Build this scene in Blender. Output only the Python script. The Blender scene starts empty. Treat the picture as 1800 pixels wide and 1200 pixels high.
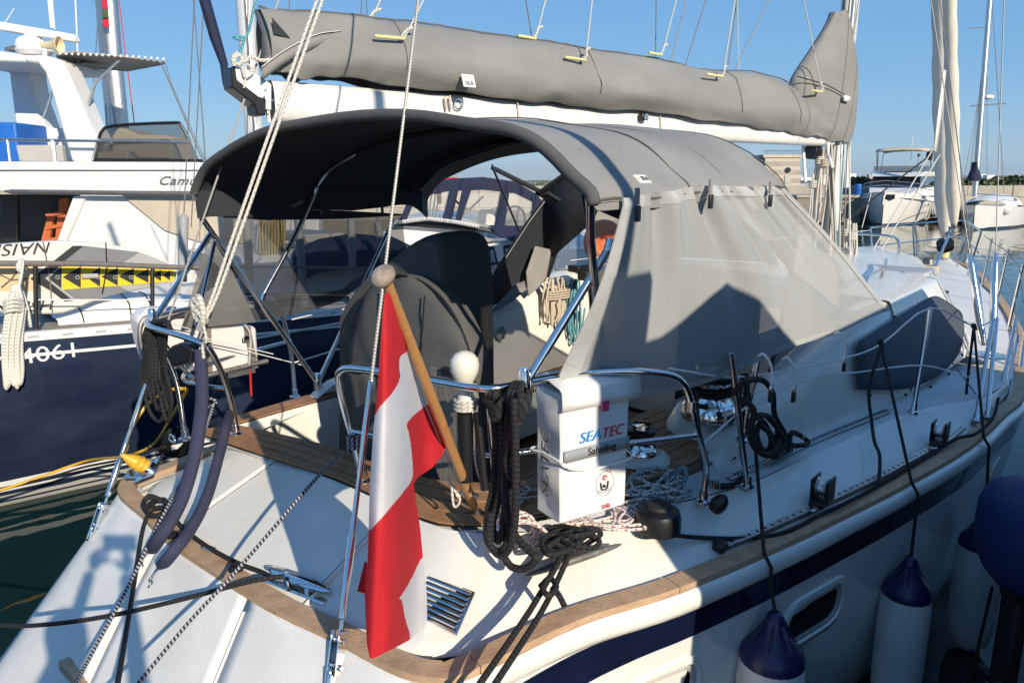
import bpy, bmesh, math, random
import numpy as np
from mathutils import Vector, Matrix, Euler
random.seed(7)
scene = bpy.context.scene
COL = scene.collection
R = math.radians

# ------------------------------------------------------------------ camera
FPX, CX, CY, EYE = 1300.0, 900.0, 600.0, 2.6
TH = math.atan((CY - 317.0) / FPX)
cd = bpy.data.cameras.new('camera'); cam = bpy.data.objects.new('camera', cd); COL.objects.link(cam)
cam.location = (0, 0, EYE); cam.rotation_euler = (R(90) - TH, 0, 0)
cd.sensor_width = 36; cd.lens = 36 * FPX / 1800; cd.clip_start = 0.05; cd.clip_end = 20000
scene.camera = cam

# ------------------------------------------------------------------ sky, sun, exposure
SUN = Vector((0.447, -0.805, 0.400)).normalized()
elev = math.asin(SUN.z)
w = bpy.data.worlds.new('World'); scene.world = w; w.use_nodes = True
nt = w.node_tree
sky = nt.nodes.new('ShaderNodeTexSky'); sky.sky_type = 'NISHITA'; sky.sun_disc = False
sky.sun_elevation = elev; sky.sun_rotation = math.atan2(SUN.x, SUN.y)
sky.air_density = 1.0; sky.dust_density = 0.0; sky.ozone_density = 4.0; sky.altitude = 0
bg = nt.nodes['Background']; bg.inputs['Strength'].default_value = 0.12
# the clear blue of this sky: the physical sky, evened out towards a pale horizon and a deeper zenith
_g = nt.nodes.new('ShaderNodeTexCoord'); _s = nt.nodes.new('ShaderNodeSeparateXYZ'); nt.links.new(_g.outputs['Generated'], _s.inputs[0])
_r = nt.nodes.new('ShaderNodeValToRGB'); nt.links.new(_s.outputs[2], _r.inputs[0])
_k = 1 / 0.102
_e = _r.color_ramp.elements
_e[0].position = 0.0; _e[0].color = (.265, .43, .575, 1); _e[1].position = 1.0; _e[1].color = (.07, .19, .44, 1)
_e2 = _e.new(.12); _e2.color = (.15, .345, .59, 1); _e3 = _e.new(.32); _e3.color = (.095, .28, .575, 1)
_m = nt.nodes.new('ShaderNodeVectorMath'); _m.operation = 'SCALE'; _m.inputs['Scale'].default_value = _k; nt.links.new(_r.outputs[0], _m.inputs[0])
_x = nt.nodes.new('ShaderNodeMix'); _x.data_type = 'RGBA'; _x.inputs[0].default_value = .78
nt.links.new(sky.outputs[0], _x.inputs[6]); nt.links.new(_m.outputs[0], _x.inputs[7])
nt.links.new(_x.outputs[2], bg.inputs[0])
sl = bpy.data.lights.new('sun', 'SUN'); sl.energy = 4.9; sl.angle = R(0.5); sl.color = (1.0, 0.89, 0.71)
so = bpy.data.objects.new('sun', sl); COL.objects.link(so)
so.rotation_euler = (-SUN).to_track_quat('-Z', 'Y').to_euler(); so.location = SUN * 60
vs = scene.view_settings
vs.view_transform = 'Standard'; vs.look = 'None'; vs.gamma = 1; vs.use_curve_mapping = False
vs.exposure = 0.16
try:
    scene.cycles.max_bounces = 8; scene.cycles.transparent_max_bounces = 16
    scene.cycles.caustics_reflective = False; scene.cycles.caustics_refractive = False
    scene.cycles.use_denoising = True
except Exception: pass

# ------------------------------------------------------------------ frames of reference
# The yacht's own axes: f = forward from the taffrail, s = to starboard, z = above the water.
A = R(40.4)
FD = Vector((math.sin(A), math.cos(A), 0)); SD = Vector((math.cos(A), -math.sin(A), 0))
ORG = Vector((-0.98, 2.568, 0)); CAM = Vector((0, 0, EYE))
def Y(f, s, z): return ORG + FD * f + SD * s + Vector((0, 0, z))
def loc(p): d = p - ORG; return (d.dot(FD), d.dot(SD), p.z)
def ray(u, v):
    x = (u - CX) / FPX; y = (v - CY) / FPX; c, s = math.cos(TH), math.sin(TH)
    return Vector((x, c - y * s, -s - y * c))
def onz(u, v, z): r = ray(u, v); return CAM + r * ((z - EYE) / r.z)          # point at a known height
def onf(u, v, f): r = ray(u, v); return CAM + r * ((f - loc(CAM)[0]) / r.dot(FD))   # at a known station
def ons(u, v, s): r = ray(u, v); return CAM + r * ((s - loc(CAM)[1]) / r.dot(SD))   # at a known offset
def ond(u, v, d): r = ray(u, v); return CAM + r * (d / r.y)                  # at a known ground distance
def onpl(u, v, a, b):                                                          # on the upright plane through a, b
    n = (b - a).cross(Vector((0, 0, 1))); r = ray(u, v)
    return CAM + r * ((a - CAM).dot(n) / r.dot(n))

# ------------------------------------------------------------------ materials
def mat(name, col, rough=0.5, metal=0.0, var=0.0, vscale=8.0, bump=0.0, bscale=60.0, stretch=None, col2=None,
        trans=0.0, sub=0.0, coat=0.0, spec=0.5, edge=(0.35, 0.65), detail=6.0, sheen=0.0, grime=None, weave=0.0):
    m = bpy.data.materials.new(name); m.use_nodes = True
    n = m.node_tree.nodes; l = m.node_tree.links; p = n['Principled BSDF']
    p.inputs['Base Color'].default_value = (*col, 1); p.inputs['Roughness'].default_value = rough
    p.inputs['Metallic'].default_value = metal; p.inputs['Specular IOR Level'].default_value = spec
    p.inputs['Coat Weight'].default_value = coat
    if sheen: p.inputs['Sheen Weight'].default_value = sheen
    tc = n.new('ShaderNodeTexCoord'); mp = n.new('ShaderNodeMapping'); l.new(tc.outputs['Object'], mp.inputs[0])
    if stretch: mp.inputs['Scale'].default_value = stretch
    if var or col2:
        t = n.new('ShaderNodeTexNoise'); t.inputs['Scale'].default_value = vscale; t.inputs['Detail'].default_value = detail
        t.inputs['Roughness'].default_value = 0.6
        l.new(mp.outputs[0], t.inputs[0])
        cr = n.new('ShaderNodeValToRGB'); l.new(t.outputs[0], cr.inputs[0])
        cr.color_ramp.elements[0].position = edge[0]; cr.color_ramp.elements[1].position = edge[1]
        c2 = col2 if col2 else tuple(min(1, c * (1 + var)) for c in col)
        c1 = col if col2 else tuple(c * (1 - var) for c in col)
        cr.color_ramp.elements[0].color = (*c1, 1); cr.color_ramp.elements[1].color = (*c2, 1)
        l.new(cr.outputs[0], p.inputs['Base Color'])
        rr = n.new('ShaderNodeMapRange'); l.new(t.outputs[0], rr.inputs[0])
        rr.inputs[3].default_value = max(0.02, rough * 0.8); rr.inputs[4].default_value = min(1, rough * 1.25)
        l.new(rr.outputs[0], p.inputs['Roughness'])
    if grime:
        # weathering with shapes of its own: (strength, scale, stain colour)
        gs, gsc, gc = grime
        src = p.inputs['Base Color'].links[0].from_socket if p.inputs['Base Color'].is_linked else None
        tg = n.new('ShaderNodeTexNoise'); tg.inputs['Scale'].default_value = gsc; tg.inputs['Detail'].default_value = 12; tg.inputs['Roughness'].default_value = .72
        l.new(mp.outputs[0], tg.inputs[0])
        mr = n.new('ShaderNodeMapRange'); mr.inputs[1].default_value = .50; mr.inputs[2].default_value = .78; mr.inputs[4].default_value = gs; l.new(tg.outputs[0], mr.inputs[0])
        mg = n.new('ShaderNodeMix'); mg.data_type = 'RGBA'; l.new(mr.outputs[0], mg.inputs[0])
        if src: l.new(src, mg.inputs[6])
        else: mg.inputs[6].default_value = (*col, 1)
        mg.inputs[7].default_value = (*gc, 1); l.new(mg.outputs[2], p.inputs['Base Color'])
    if bump:
        b = n.new('ShaderNodeBump'); b.inputs['Strength'].default_value = bump; b.inputs['Distance'].default_value = 0.01
        t2 = n.new('ShaderNodeTexNoise'); t2.inputs['Scale'].default_value = bscale; t2.inputs['Detail'].default_value = 5
        l.new(mp.outputs[0], t2.inputs[0]); l.new(t2.outputs[0], b.inputs['Height']); l.new(b.outputs[0], p.inputs['Normal'])
        if weave:
            b2 = n.new('ShaderNodeBump'); b2.inputs['Strength'].default_value = weave; b2.inputs['Distance'].default_value = .002
            t3 = n.new('ShaderNodeTexNoise'); t3.inputs['Scale'].default_value = 420; t3.inputs['Detail'].default_value = 2
            l.new(tc.outputs['Object'], t3.inputs[0]); l.new(t3.outputs[0], b2.inputs['Height']); l.new(b.outputs[0], b2.inputs['Normal']); l.new(b2.outputs[0], p.inputs['Normal'])
    if trans:
        o = n['Material Output']; mx = n.new('ShaderNodeMixShader'); tr = n.new('ShaderNodeBsdfTransparent')
        mx.inputs[0].default_value = trans; l.new(p.outputs[0], mx.inputs[1]); l.new(tr.outputs[0], mx.inputs[2])
        l.new(mx.outputs[0], o.inputs[0])
    if sub:
        o = n['Material Output']; mx = n.new('ShaderNodeMixShader'); tr = n.new('ShaderNodeBsdfTranslucent')
        tr.inputs[0].default_value = (*col, 1); mx.inputs[0].default_value = sub
        l.new(p.outputs[0], mx.inputs[1]); l.new(tr.outputs[0], mx.inputs[2]); l.new(mx.outputs[0], o.inputs[0])
    return m

def rope_mat(name, c1, c2, freq=60.0, twist=1.0, mix=0.5, rough=0.85, cross=False):
    """A laid or braided line: two yarn colours wound along the rope (uv: u round, v metres along)."""
    m = bpy.data.materials.new(name); m.use_nodes = True
    n = m.node_tree.nodes; l = m.node_tree.links; p = n['Principled BSDF']; p.inputs['Roughness'].default_value = rough
    uv = n.new('ShaderNodeUVMap'); sp = n.new('ShaderNodeSeparateXYZ'); l.new(uv.outputs[0], sp.inputs[0])
    def chain(sign):
        a = n.new('ShaderNodeMath'); a.operation = 'MULTIPLY'; a.inputs[1].default_value = freq; l.new(sp.outputs[1], a.inputs[0])
        b = n.new('ShaderNodeMath'); b.operation = 'MULTIPLY'; b.inputs[1].default_value = twist * sign; l.new(sp.outputs[0], b.inputs[0])
        c = n.new('ShaderNodeMath'); c.operation = 'ADD'; l.new(a.outputs[0], c.inputs[0]); l.new(b.outputs[0], c.inputs[1])
        d = n.new('ShaderNodeMath'); d.operation = 'FRACT'; l.new(c.outputs[0], d.inputs[0]); return d
    d = chain(1); h = d
    if cross:
        e = chain(-1); g = n.new('ShaderNodeMath'); g.operation = 'MULTIPLY'; l.new(d.outputs[0], g.inputs[0]); l.new(e.outputs[0], g.inputs[1]); h = g
    st = n.new('ShaderNodeMath'); st.operation = 'GREATER_THAN'; st.inputs[1].default_value = mix; l.new(h.outputs[0], st.inputs[0])
    mx = n.new('ShaderNodeMix'); mx.data_type = 'RGBA'; l.new(st.outputs[0], mx.inputs[0])
    mx.inputs[6].default_value = (*c1, 1); mx.inputs[7].default_value = (*c2, 1); l.new(mx.outputs[2], p.inputs['Base Color'])
    b = n.new('ShaderNodeBump'); b.inputs['Strength'].default_value = 0.6; b.inputs['Distance'].default_value = 0.003
    l.new(h.outputs[0], b.inputs['Height']); l.new(b.outputs[0], p.inputs['Normal'])
    return m

M = {}
M['gel'] = mat('gelcoat', (.80, .77, .70), .28, var=.06, vscale=2.2, coat=.3, bump=.02, bscale=14, detail=12, grime=(.30, 3.5, (.50, .45, .37)))
M['gelw'] = mat('gelcoat_weathered', (.80, .785, .75), .42, var=.07, vscale=2.2, spec=.35, bump=.03, bscale=25, detail=10, grime=(.38, 3.0, (.52, .50, .45)))
M['hullw'] = mat('hull_white', (.76, .75, .72), .2, var=.04, vscale=1.5, coat=.5, grime=(.25, 2.2, (.52, .49, .42)), stretch=(1, 1, .35))
M['nonskid'] = mat('nonskid_deck', (.70, .70, .69), .65, var=.05, vscale=10, bump=.35, bscale=300, grime=(.35, 3, (.50, .48, .44)))
M['navy'] = mat('navy_stripe', (.006, .010, .032), .18, coat=.5, var=.2, vscale=4)
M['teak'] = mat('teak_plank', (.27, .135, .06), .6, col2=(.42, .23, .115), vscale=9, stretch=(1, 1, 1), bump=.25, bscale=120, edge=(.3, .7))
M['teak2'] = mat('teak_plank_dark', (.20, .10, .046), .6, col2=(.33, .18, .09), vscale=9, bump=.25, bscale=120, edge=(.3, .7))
M['teakw'] = mat('teak_weathered', (.38, .235, .135), .65, col2=(.58, .40, .255), vscale=14, stretch=(1, 1, 4), bump=.3, bscale=90, edge=(.25, .75))
M['wood_grey'] = mat('wood_silvered', (.13, .115, .10), .8, col2=(.24, .215, .19), vscale=14, stretch=(5, 5, .5), bump=.5, bscale=30, edge=(.25, .75))
M['staff'] = mat('varnished_wood', (.36, .17, .055), .4, col2=(.52, .27, .10), vscale=10, stretch=(6, 6, .8), edge=(.2, .8))
M['burl'] = mat('worn_wood', (.20, .15, .115), .6, col2=(.42, .34, .27), vscale=22, bump=.3, bscale=60)
M['caulk'] = mat('black_caulk', (.012, .011, .010), .6)
M['steel'] = mat('stainless_steel', (.74, .74, .74), .14, 1.0, var=.05, vscale=30)
M['chrome'] = mat('chrome', (.82, .82, .82), .06, 1.0)
M['alu'] = mat('aluminium', (.62, .63, .64), .38, 1.0, var=.08, vscale=15)
M['alud'] = mat('dull_aluminium', (.27, .26, .25), .55, .85, var=.15, vscale=30)
M['mastp'] = mat('mast_paint', (.72, .72, .71), .3, .25, var=.05, vscale=3)
M['white'] = mat('white_paint', (.78, .77, .75), .35, var=.03, vscale=4)
M['boomw'] = mat('boom_paint', (.76, .75, .71), .35, var=.05, vscale=6)
M['canvas'] = mat('grey_canvas', (.262, .254, .240), .85, var=.09, vscale=3.0, bump=.25, bscale=9, detail=9, grime=(.30, 2.0, (.36, .355, .345)), weave=.35)
M['canvasl'] = mat('grey_canvas_sail_cover', (.242, .234, .220), .85, var=.10, vscale=2.5, bump=.5, bscale=7, detail=9, stretch=(.6, .6, 1.6), grime=(.30, 1.6, (.33, .325, .315)), weave=.35)
M['sleeve_c'] = mat('canopy_edge_cloth', (.095, .093, .092), .85, var=.1, vscale=5, bump=.2, bscale=9)
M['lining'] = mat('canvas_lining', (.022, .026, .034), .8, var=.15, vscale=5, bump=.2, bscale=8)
M['cover'] = mat('wheel_cover_canvas', (.085, .083, .080), .85, var=.15, vscale=4, bump=.5, bscale=7)
M['coverd'] = mat('pedestal_cover_canvas', (.075, .074, .072), .85, var=.15, vscale=4, bump=.35, bscale=8)
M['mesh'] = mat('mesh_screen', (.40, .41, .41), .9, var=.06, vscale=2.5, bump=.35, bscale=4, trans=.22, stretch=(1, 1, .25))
M['hem'] = mat('mesh_screen_hem', (.44, .445, .44), .85, var=.05, vscale=4, bump=.3, bscale=14, trans=.07)
M['meshd'] = mat('shaded_mesh_screen', (.06, .062, .067), .9, var=.1, vscale=3, trans=.30)  # canopy shade over the port mesh put into the colour
M['vinyl'] = mat('clear_vinyl', (.75, .78, .80), .08, trans=.86, spec=.8)
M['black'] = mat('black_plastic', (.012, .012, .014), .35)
M['blackr'] = mat('black_rubber', (.018, .018, .019), .7, var=.2, vscale=10)
M['navycloth'] = mat('navy_cloth', (.033, .036, .075), .85, var=.12, vscale=12, bump=.2, bscale=60)
M['navycan'] = mat('navy_canvas', (.014, .020, .058), .8, var=.15, vscale=3, bump=.3, bscale=6)
M['winpan'] = mat('window_cover_cloth', (.055, .068, .090), .7, var=.06, vscale=5, bump=.15, bscale=40)
M['glass'] = mat('dark_glass', (.012, .014, .016), .05, spec=.8)
M['tint'] = mat('tinted_acrylic', (.035, .030, .026), .06, trans=.6, spec=.8)
M['pvc'] = mat('white_pvc_cloth', (.78, .77, .755), .42, var=.03, vscale=6, bump=.3, bscale=10)
M['red'] = mat('red_flag_cloth', (.70, .024, .035), .8, var=.05, vscale=20, bump=.15, bscale=12, sub=.35)
M['flagw'] = mat('white_flag_cloth', (.78, .76, .78), .8, var=.03, vscale=20, bump=.15, bscale=12, sub=.35)
M['bulb'] = mat('white_bulb', (.74, .70, .60), .3, coat=.3, var=.05, vscale=9)
M['fendw'] = mat('fender_vinyl', (.66, .66, .63), .5, var=.08, vscale=5, detail=10, grime=(.6, 6, (.38, .36, .32)))
M['fendb'] = mat('fender_end_blue', (.012, .013, .065), .4, coat=.15, var=.2, vscale=6)
M['yellow'] = mat('yellow_rubber', (.72, .40, .035), .45, var=.06, vscale=10)
M['batten'] = mat('yellow_batten', (.75, .66, .30), .5)
M['orange'] = mat('orange_plastic', (.55, .14, .045), .5, var=.1, vscale=8)
M['redp'] = mat('red_plastic', (.62, .03, .02), .45)
M['blue'] = mat('bright_blue', (.015, .13, .50), .5, var=.08, vscale=4)
M['bluec'] = mat('blue_cover', (.008, .028, .13), .6, var=.15, vscale=3, bump=.3, bscale=6)
M['beige'] = mat('beige_canvas', (.55, .475, .375), .8, var=.05, vscale=2, bump=.2, bscale=5)
M['pinkw'] = mat('raft_case', (.76, .70, .70), .4, var=.03, vscale=3)
M['txtblk'] = mat('print_black', (.02, .02, .022), .6)
M['txtgrey'] = mat('print_grey', (.13, .13, .14), .6)
M['txtblue'] = mat('print_blue', (.02, .26, .70), .5)
M['txtred'] = mat('print_red', (.62, .02, .05), .5)
M['txtwhite'] = mat('print_white', (.80, .80, .80), .5)
M['lightgrey'] = mat('print_light_grey', (.42, .43, .45), .5)
M['conc'] = mat('concrete', (.46, .41, .345), .9, col2=(.33, .295, .25), vscale=.6, bump=.5, bscale=2, detail=12)
M['stone'] = mat('rock', (.20, .17, .14), .9, col2=(.10, .085, .07), vscale=1.2, bump=.6, bscale=3)
M['leaf'] = mat('shrub_leaf', (.055, .085, .028), .7, col2=(.10, .13, .045), vscale=3)
M['hill'] = mat('hill', (.07, .09, .06), 1, var=.2, vscale=.004)
M['supw'] = mat('board_white', (.72, .69, .64), .35, var=.02)
M['supy'] = mat('board_yellow', (.80, .56, .02), .6, var=.04, vscale=20)
M['supg'] = mat('board_grey', (.20, .205, .215), .55, var=.05, vscale=10)
M['supl'] = mat('board_light_grey', (.38, .385, .38), .55)
M['supk'] = mat('board_dark', (.022, .024, .028), .55)
M['sups'] = mat('board_sand', (.72, .50, .29), .6, var=.04, vscale=10)
M['bhull'] = mat('navy_paint_reflections', (.012, .019, .045), .16, col2=(.034, .048, .085), vscale=1.3, stretch=(1, 1, 2), coat=.5, edge=(.35, .75), detail=10)  # navy paint; mottled reflections put into the second colour
M['bdeck'] = mat('grey_teak', (.27, .235, .20), .8, col2=(.38, .34, .30), vscale=12, bump=.2, bscale=60)
M['fadedgrey'] = mat('faded_grey_paint', (.45, .43, .40), .5, var=.06, vscale=4)
M['sleeve'] = mat('grey_sleeve', (.34, .345, .35), .5, var=.06, vscale=5)
# ropes
M['r_black'] = rope_mat('black_braid', (.020, .020, .021), (.006, .006, .007), 55, 1, .55)
M['r_bw'] = rope_mat('navy_white_twist', (.36, .36, .38), (.012, .014, .030), 72, 1, .50)
M['r_white'] = rope_mat('white_braid', (.66, .63, .56), (.46, .43, .37), 55, 1, .6)
M['r_fleck'] = rope_mat('white_fleck_braid', (.66, .63, .57), (.20, .18, .15), 38, 2, .62, cross=True)
M['r_red'] = rope_mat('white_red_fleck_braid', (.68, .65, .62), (.50, .03, .04), 28, 2, .50, cross=True)
M['r_grey'] = rope_mat('white_grey_fleck_braid', (.62, .62, .60), (.06, .07, .08), 28, 2, .50, cross=True)
M['r_teal'] = rope_mat('teal_braid', (.05, .26, .34), (.20, .42, .48), 45, 2, .6)
M['r_beige'] = rope_mat('beige_braid', (.58, .50, .40), (.30, .22, .15), 45, 2, .6, cross=True)
M['r_yel'] = rope_mat('straw_braid', (.46, .38, .18), (.30, .24, .10), 40, 2, .6)
M['wire'] = mat('rigging_wire', (.22, .22, .22), .55, .4)
M['wire_twist'] = rope_mat('wire_strand', (.42, .40, .37), (.20, .19, .175), 85, 1, .6, rough=.4)

# ------------------------------------------------------------------ object helpers
OFF = {}
def tag(o, label=None, cat=None, group=None, kind=None):
    if label: o['label'] = label
    if cat: o['category'] = cat
    if group: o['group'] = group
    if kind: o['kind'] = kind
    return o
def thing(name, base, label, cat, group=None):
    o = bpy.data.objects.new(name, None); COL.objects.link(o); o.empty_display_size = .1
    o.location = base; OFF[o.name] = Vector(base); return tag(o, label, cat, group)

def smoothpts(pts, n=6, closed=False):
    pts = [Vector(p) for p in pts]; out = []; N = len(pts)
    if N < 3: return pts
    rng = range(N if closed else N - 1)
    for i in rng:
        if closed: p0, p1, p2, p3 = pts[(i - 1) % N], pts[i], pts[(i + 1) % N], pts[(i + 2) % N]
        else:
            p1, p2 = pts[i], pts[i + 1]; p0 = pts[i - 1] if i else p1 * 2 - p2; p3 = pts[i + 2] if i + 2 < N else p2 * 2 - p1
        for k in range(n):
            t = k / n
            out.append(.5 * ((2 * p1) + (p2 - p0) * t + (2 * p0 - 5 * p1 + 4 * p2 - p3) * t * t + (3 * p1 - p0 - 3 * p2 + p3) * t ** 3))
    if not closed: out.append(pts[-1])
    return out
def resample(pts, n):
    pts = [Vector(p) for p in pts]; L = [0]
    for a, b in zip(pts, pts[1:]): L.append(L[-1] + (b - a).length)
    out = []; j = 0
    for i in range(n):
        t = L[-1] * i / (n - 1)
        while j < len(pts) - 2 and L[j + 1] < t: j += 1
        k = (t - L[j]) / max(1e-9, L[j + 1] - L[j]); out.append(pts[j].lerp(pts[j + 1], min(1, max(0, k))))
    return out

class MB:
    def __init__(s): s.v = []; s.f = []; s.uv = []; s.mi = []
    def face(s, idx, uv=None, mi=0): s.f.append(tuple(idx)); s.uv.append(uv); s.mi.append(mi)
    def poly(s, pts, mi=0):
        b = len(s.v); s.v += [Vector(p) for p in pts]; s.face(range(b, b + len(pts)), None, mi); return s
    def grid(s, rows, closed_u=False, closed_v=False, mi=0, flip=False, mfun=None):
        b = len(s.v); nr = len(rows); nc = len(rows[0])
        for r in rows: s.v += [Vector(p) for p in r]
        for i in range(nr if closed_v else nr - 1):
            for j in range(nc if closed_u else nc - 1):
                i2 = (i + 1) % nr; j2 = (j + 1) % nc
                q = [b + i * nc + j, b + i * nc + j2, b + i2 * nc + j2, b + i2 * nc + j]
                if flip: q.reverse()
                s.face(q, None, mfun(i, j) if mfun else mi)
        return s
    def tube(s, pts, r, n=8, closed=False, caps=True, mi=0, flat=None):
        pts = [Vector(p) for p in pts]; N = len(pts)
        if N < 2: return s
        rs = r if isinstance(r, (list, tuple)) else [r] * N
        b = len(s.v); up = None; L = 0; Ls = []
        for i, p in enumerate(pts):
            if closed: t = pts[(i + 1) % N] - pts[i - 1]
            else: t = pts[min(i + 1, N - 1)] - pts[max(i - 1, 0)]
            if t.length < 1e-9: t = Vector((0, 0, 1))
            t.normalize()
            if up is None:
                up = Vector((0, 0, 1)) if abs(t.z) < .9 else Vector((1, 0, 0))
            up = up - t * up.dot(t)
            if up.length < 1e-6: up = t.orthogonal()
            up.normalize(); side = t.cross(up)
            if i: L += (p - pts[i - 1]).length
            Ls.append(L)
            for k in range(n):
                a = 2 * math.pi * k / n
                fx, fy = (1, 1) if not flat else flat
                s.v.append(p + up * (math.cos(a) * rs[i] * fx) + side * (math.sin(a) * rs[i] * fy))
        for i in range(N if closed else N - 1):
            i2 = (i + 1) % N; l2 = Ls[i + 1] if i + 1 < N else Ls[i] + (pts[0] - pts[-1]).length
            for k in range(n):
                k2 = (k + 1) % n
                s.face([b + i * n + k, b + i * n + k2, b + i2 * n + k2, b + i2 * n + k],
                       [(k / n, Ls[i]), ((k + 1) / n, Ls[i]), ((k + 1) / n, l2), (k / n, l2)], mi)
        if caps and not closed:
            s.face([b + k for k in range(n)][::-1], None, mi); s.face([b + (N - 1) * n + k for k in range(n)], None, mi)
        return s
    def box(s, c, size, ax=None, mi=0):
        """c centre, size along the three axes ax (default world)."""
        ax = ax or (Vector((1, 0, 0)), Vector((0, 1, 0)), Vector((0, 0, 1))); c = Vector(c); b = len(s.v)
        for z in (-.5, .5):
            for x, y in ((-.5, -.5), (.5, -.5), (.5, .5), (-.5, .5)):
                s.v.append(c + ax[0] * (x * size[0]) + ax[1] * (y * size[1]) + ax[2] * (z * size[2]))
        for q in ((0, 3, 2, 1), (4, 5, 6, 7), (0, 1, 5, 4), (1, 2, 6, 5), (2, 3, 7, 6), (3, 0, 4, 7)): s.face([b + i for i in q], None, mi)
        return s
    def prism(s, pts, d, mi=0, mi_side=None):
        """polygon pts extruded by vector d."""
        pts = [Vector(p) for p in pts]; n = len(pts); b = len(s.v); d = Vector(d)
        s.v += pts + [p + d for p in pts]
        s.face(list(range(b, b + n))[::-1], None, mi); s.face(range(b + n, b + 2 * n), None, mi)
        for i in range(n):
            j = (i + 1) % n; s.face([b + i, b + j, b + n + j, b + n + i], None, mi if mi_side is None else mi_side)
        return s
    def lathe(s, prof, c, axis=(0, 0, 1), n=16, mi=0, cap=True):
        """prof: list of (r, h) along axis from c."""
        ax = Vector(axis).normalized(); u = ax.orthogonal().normalized(); w_ = ax.cross(u); c = Vector(c)
        rows = [[c + ax * h + (u * math.cos(2 * math.pi * k / n) + w_ * math.sin(2 * math.pi * k / n)) * r for k in range(n)] for r, h in prof]
        b = len(s.v); s.grid(rows, closed_u=True, mi=mi)
        if cap:
            s.face(list(range(b, b + n))[::-1], None, mi); e = b + (len(prof) - 1) * n; s.face(range(e, e + n), None, mi)
        return s
    def ball(s, c, r, n=12, sc=(1, 1, 1), ax=None, mi=0):
        c = Vector(c); ax = ax or (Vector((1, 0, 0)), Vector((0, 1, 0)), Vector((0, 0, 1))); rows = []
        for i in range(n // 2 + 1):
            th = math.pi * i / (n // 2); rr = max(.02, math.sin(th))
            rows.append([c + ax[0] * (r * sc[0] * rr * math.cos(2 * math.pi * k / n)) + ax[1] * (r * sc[1] * rr * math.sin(2 * math.pi * k / n)) - ax[2] * (r * sc[2] * math.cos(th)) for k in range(n)])
        b = len(s.v); s.grid(rows, closed_u=True, mi=mi); e = b + (len(rows) - 1) * n
        s.face(list(range(b, b + n))[::-1], None, mi); s.face(range(e, e + n), None, mi)
        return s
    def build(s, name, m, parent=None, bevel=0, smooth=True, solid=0, ang=40, recalc=True, label=None, subd=0, at=None):
        base = OFF[parent.name] if parent else (Vector(at) if at is not None else
               Vector((sum(v.x for v in s.v) / len(s.v), sum(v.y for v in s.v) / len(s.v), min(v.z for v in s.v))))
        me = bpy.data.meshes.new(name)
        me.from_pydata([tuple(v - base) for v in s.v], [], s.f)
        if any(u is not None for u in s.uv):
            ul = me.uv_layers.new(name='UVMap'); k = 0
            for u, f in zip(s.uv, s.f):
                for q in range(len(f)):
                    if u is not None: ul.data[k].uv = u[q]
                    k += 1
        ms = m if isinstance(m, (list, tuple)) else [m]
        for x in ms: me.materials.append(x)
        if any(s.mi): me.polygons.foreach_set('material_index', s.mi)
        if recalc:
            bm = bmesh.new(); bm.from_mesh(me); bmesh.ops.recalc_face_normals(bm, faces=bm.faces); bm.to_mesh(me); bm.free()
        if smooth:
            me.polygons.foreach_set('use_smooth', [True] * len(me.polygons)); me.set_sharp_from_angle(angle=R(ang))
        o = bpy.data.objects.new(name, me); COL.objects.link(o)
        if parent: o.parent = parent; OFF[o.name] = base
        else: o.location = base; OFF[o.name] = base
        if label: o['label'] = label
        if solid:
            md = o.modifiers.new('solid', 'SOLIDIFY'); md.thickness = solid; md.offset = 0
        if bevel:
            md = o.modifiers.new('bevel', 'BEVEL'); md.width = bevel; md.segments = 2; md.limit_method = 'ANGLE'; md.angle_limit = R(35)
        if subd:
            md = o.modifiers.new('subd', 'SUBSURF'); md.levels = subd; md.render_levels = subd
        return o

def tube(name, pts, r, m, parent=None, n=8, sm=0, closed=False, label=None):
    if sm: pts = smoothpts(pts, sm, closed)
    return MB().tube(pts, r, n, closed).build(name, m, parent, label=label, ang=60)
def rope(name, pts, r, m, label, cat, group=None, sm=6, n=7, closed=False):
    return tag(tube(name, pts, r, m, None, n, sm, closed), label, cat, group)
def text(txt, name, p, xd, yd, size, m, parent=None, shear=0, align='CENTER', ext=.0012, wide=1.0):
    """flat lettering at p, reading along xd, its top towards yd."""
    c = bpy.data.curves.new(name, 'FONT'); c.body = txt; c.size = size; c.shear = shear; c.align_x = align; c.align_y = 'CENTER'; c.extrude = ext
    c.space_character = 1.02
    t = bpy.data.objects.new(name + '_tmp', c); COL.objects.link(t)
    dg = bpy.context.evaluated_depsgraph_get(); me = bpy.data.meshes.new_from_object(t.evaluated_get(dg))
    bpy.data.objects.remove(t); me.name = name; me.materials.clear(); me.materials.append(m)
    xd = Vector(xd).normalized(); yd = Vector(yd); yd = (yd - xd * yd.dot(xd)).normalized(); zd = xd.cross(yd); p = Vector(p)
    base = OFF[parent.name] if parent else p
    for v in me.vertices:
        q = v.co.copy(); v.co = p + xd * (q.x * wide) + yd * q.y + zd * q.z - base
    o = bpy.data.objects.new(name, me); COL.objects.link(o)
    if parent: o.parent = parent
    else: o.location = base
    OFF[o.name] = base
    return o
UP = Vector((0, 0, 1))
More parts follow.
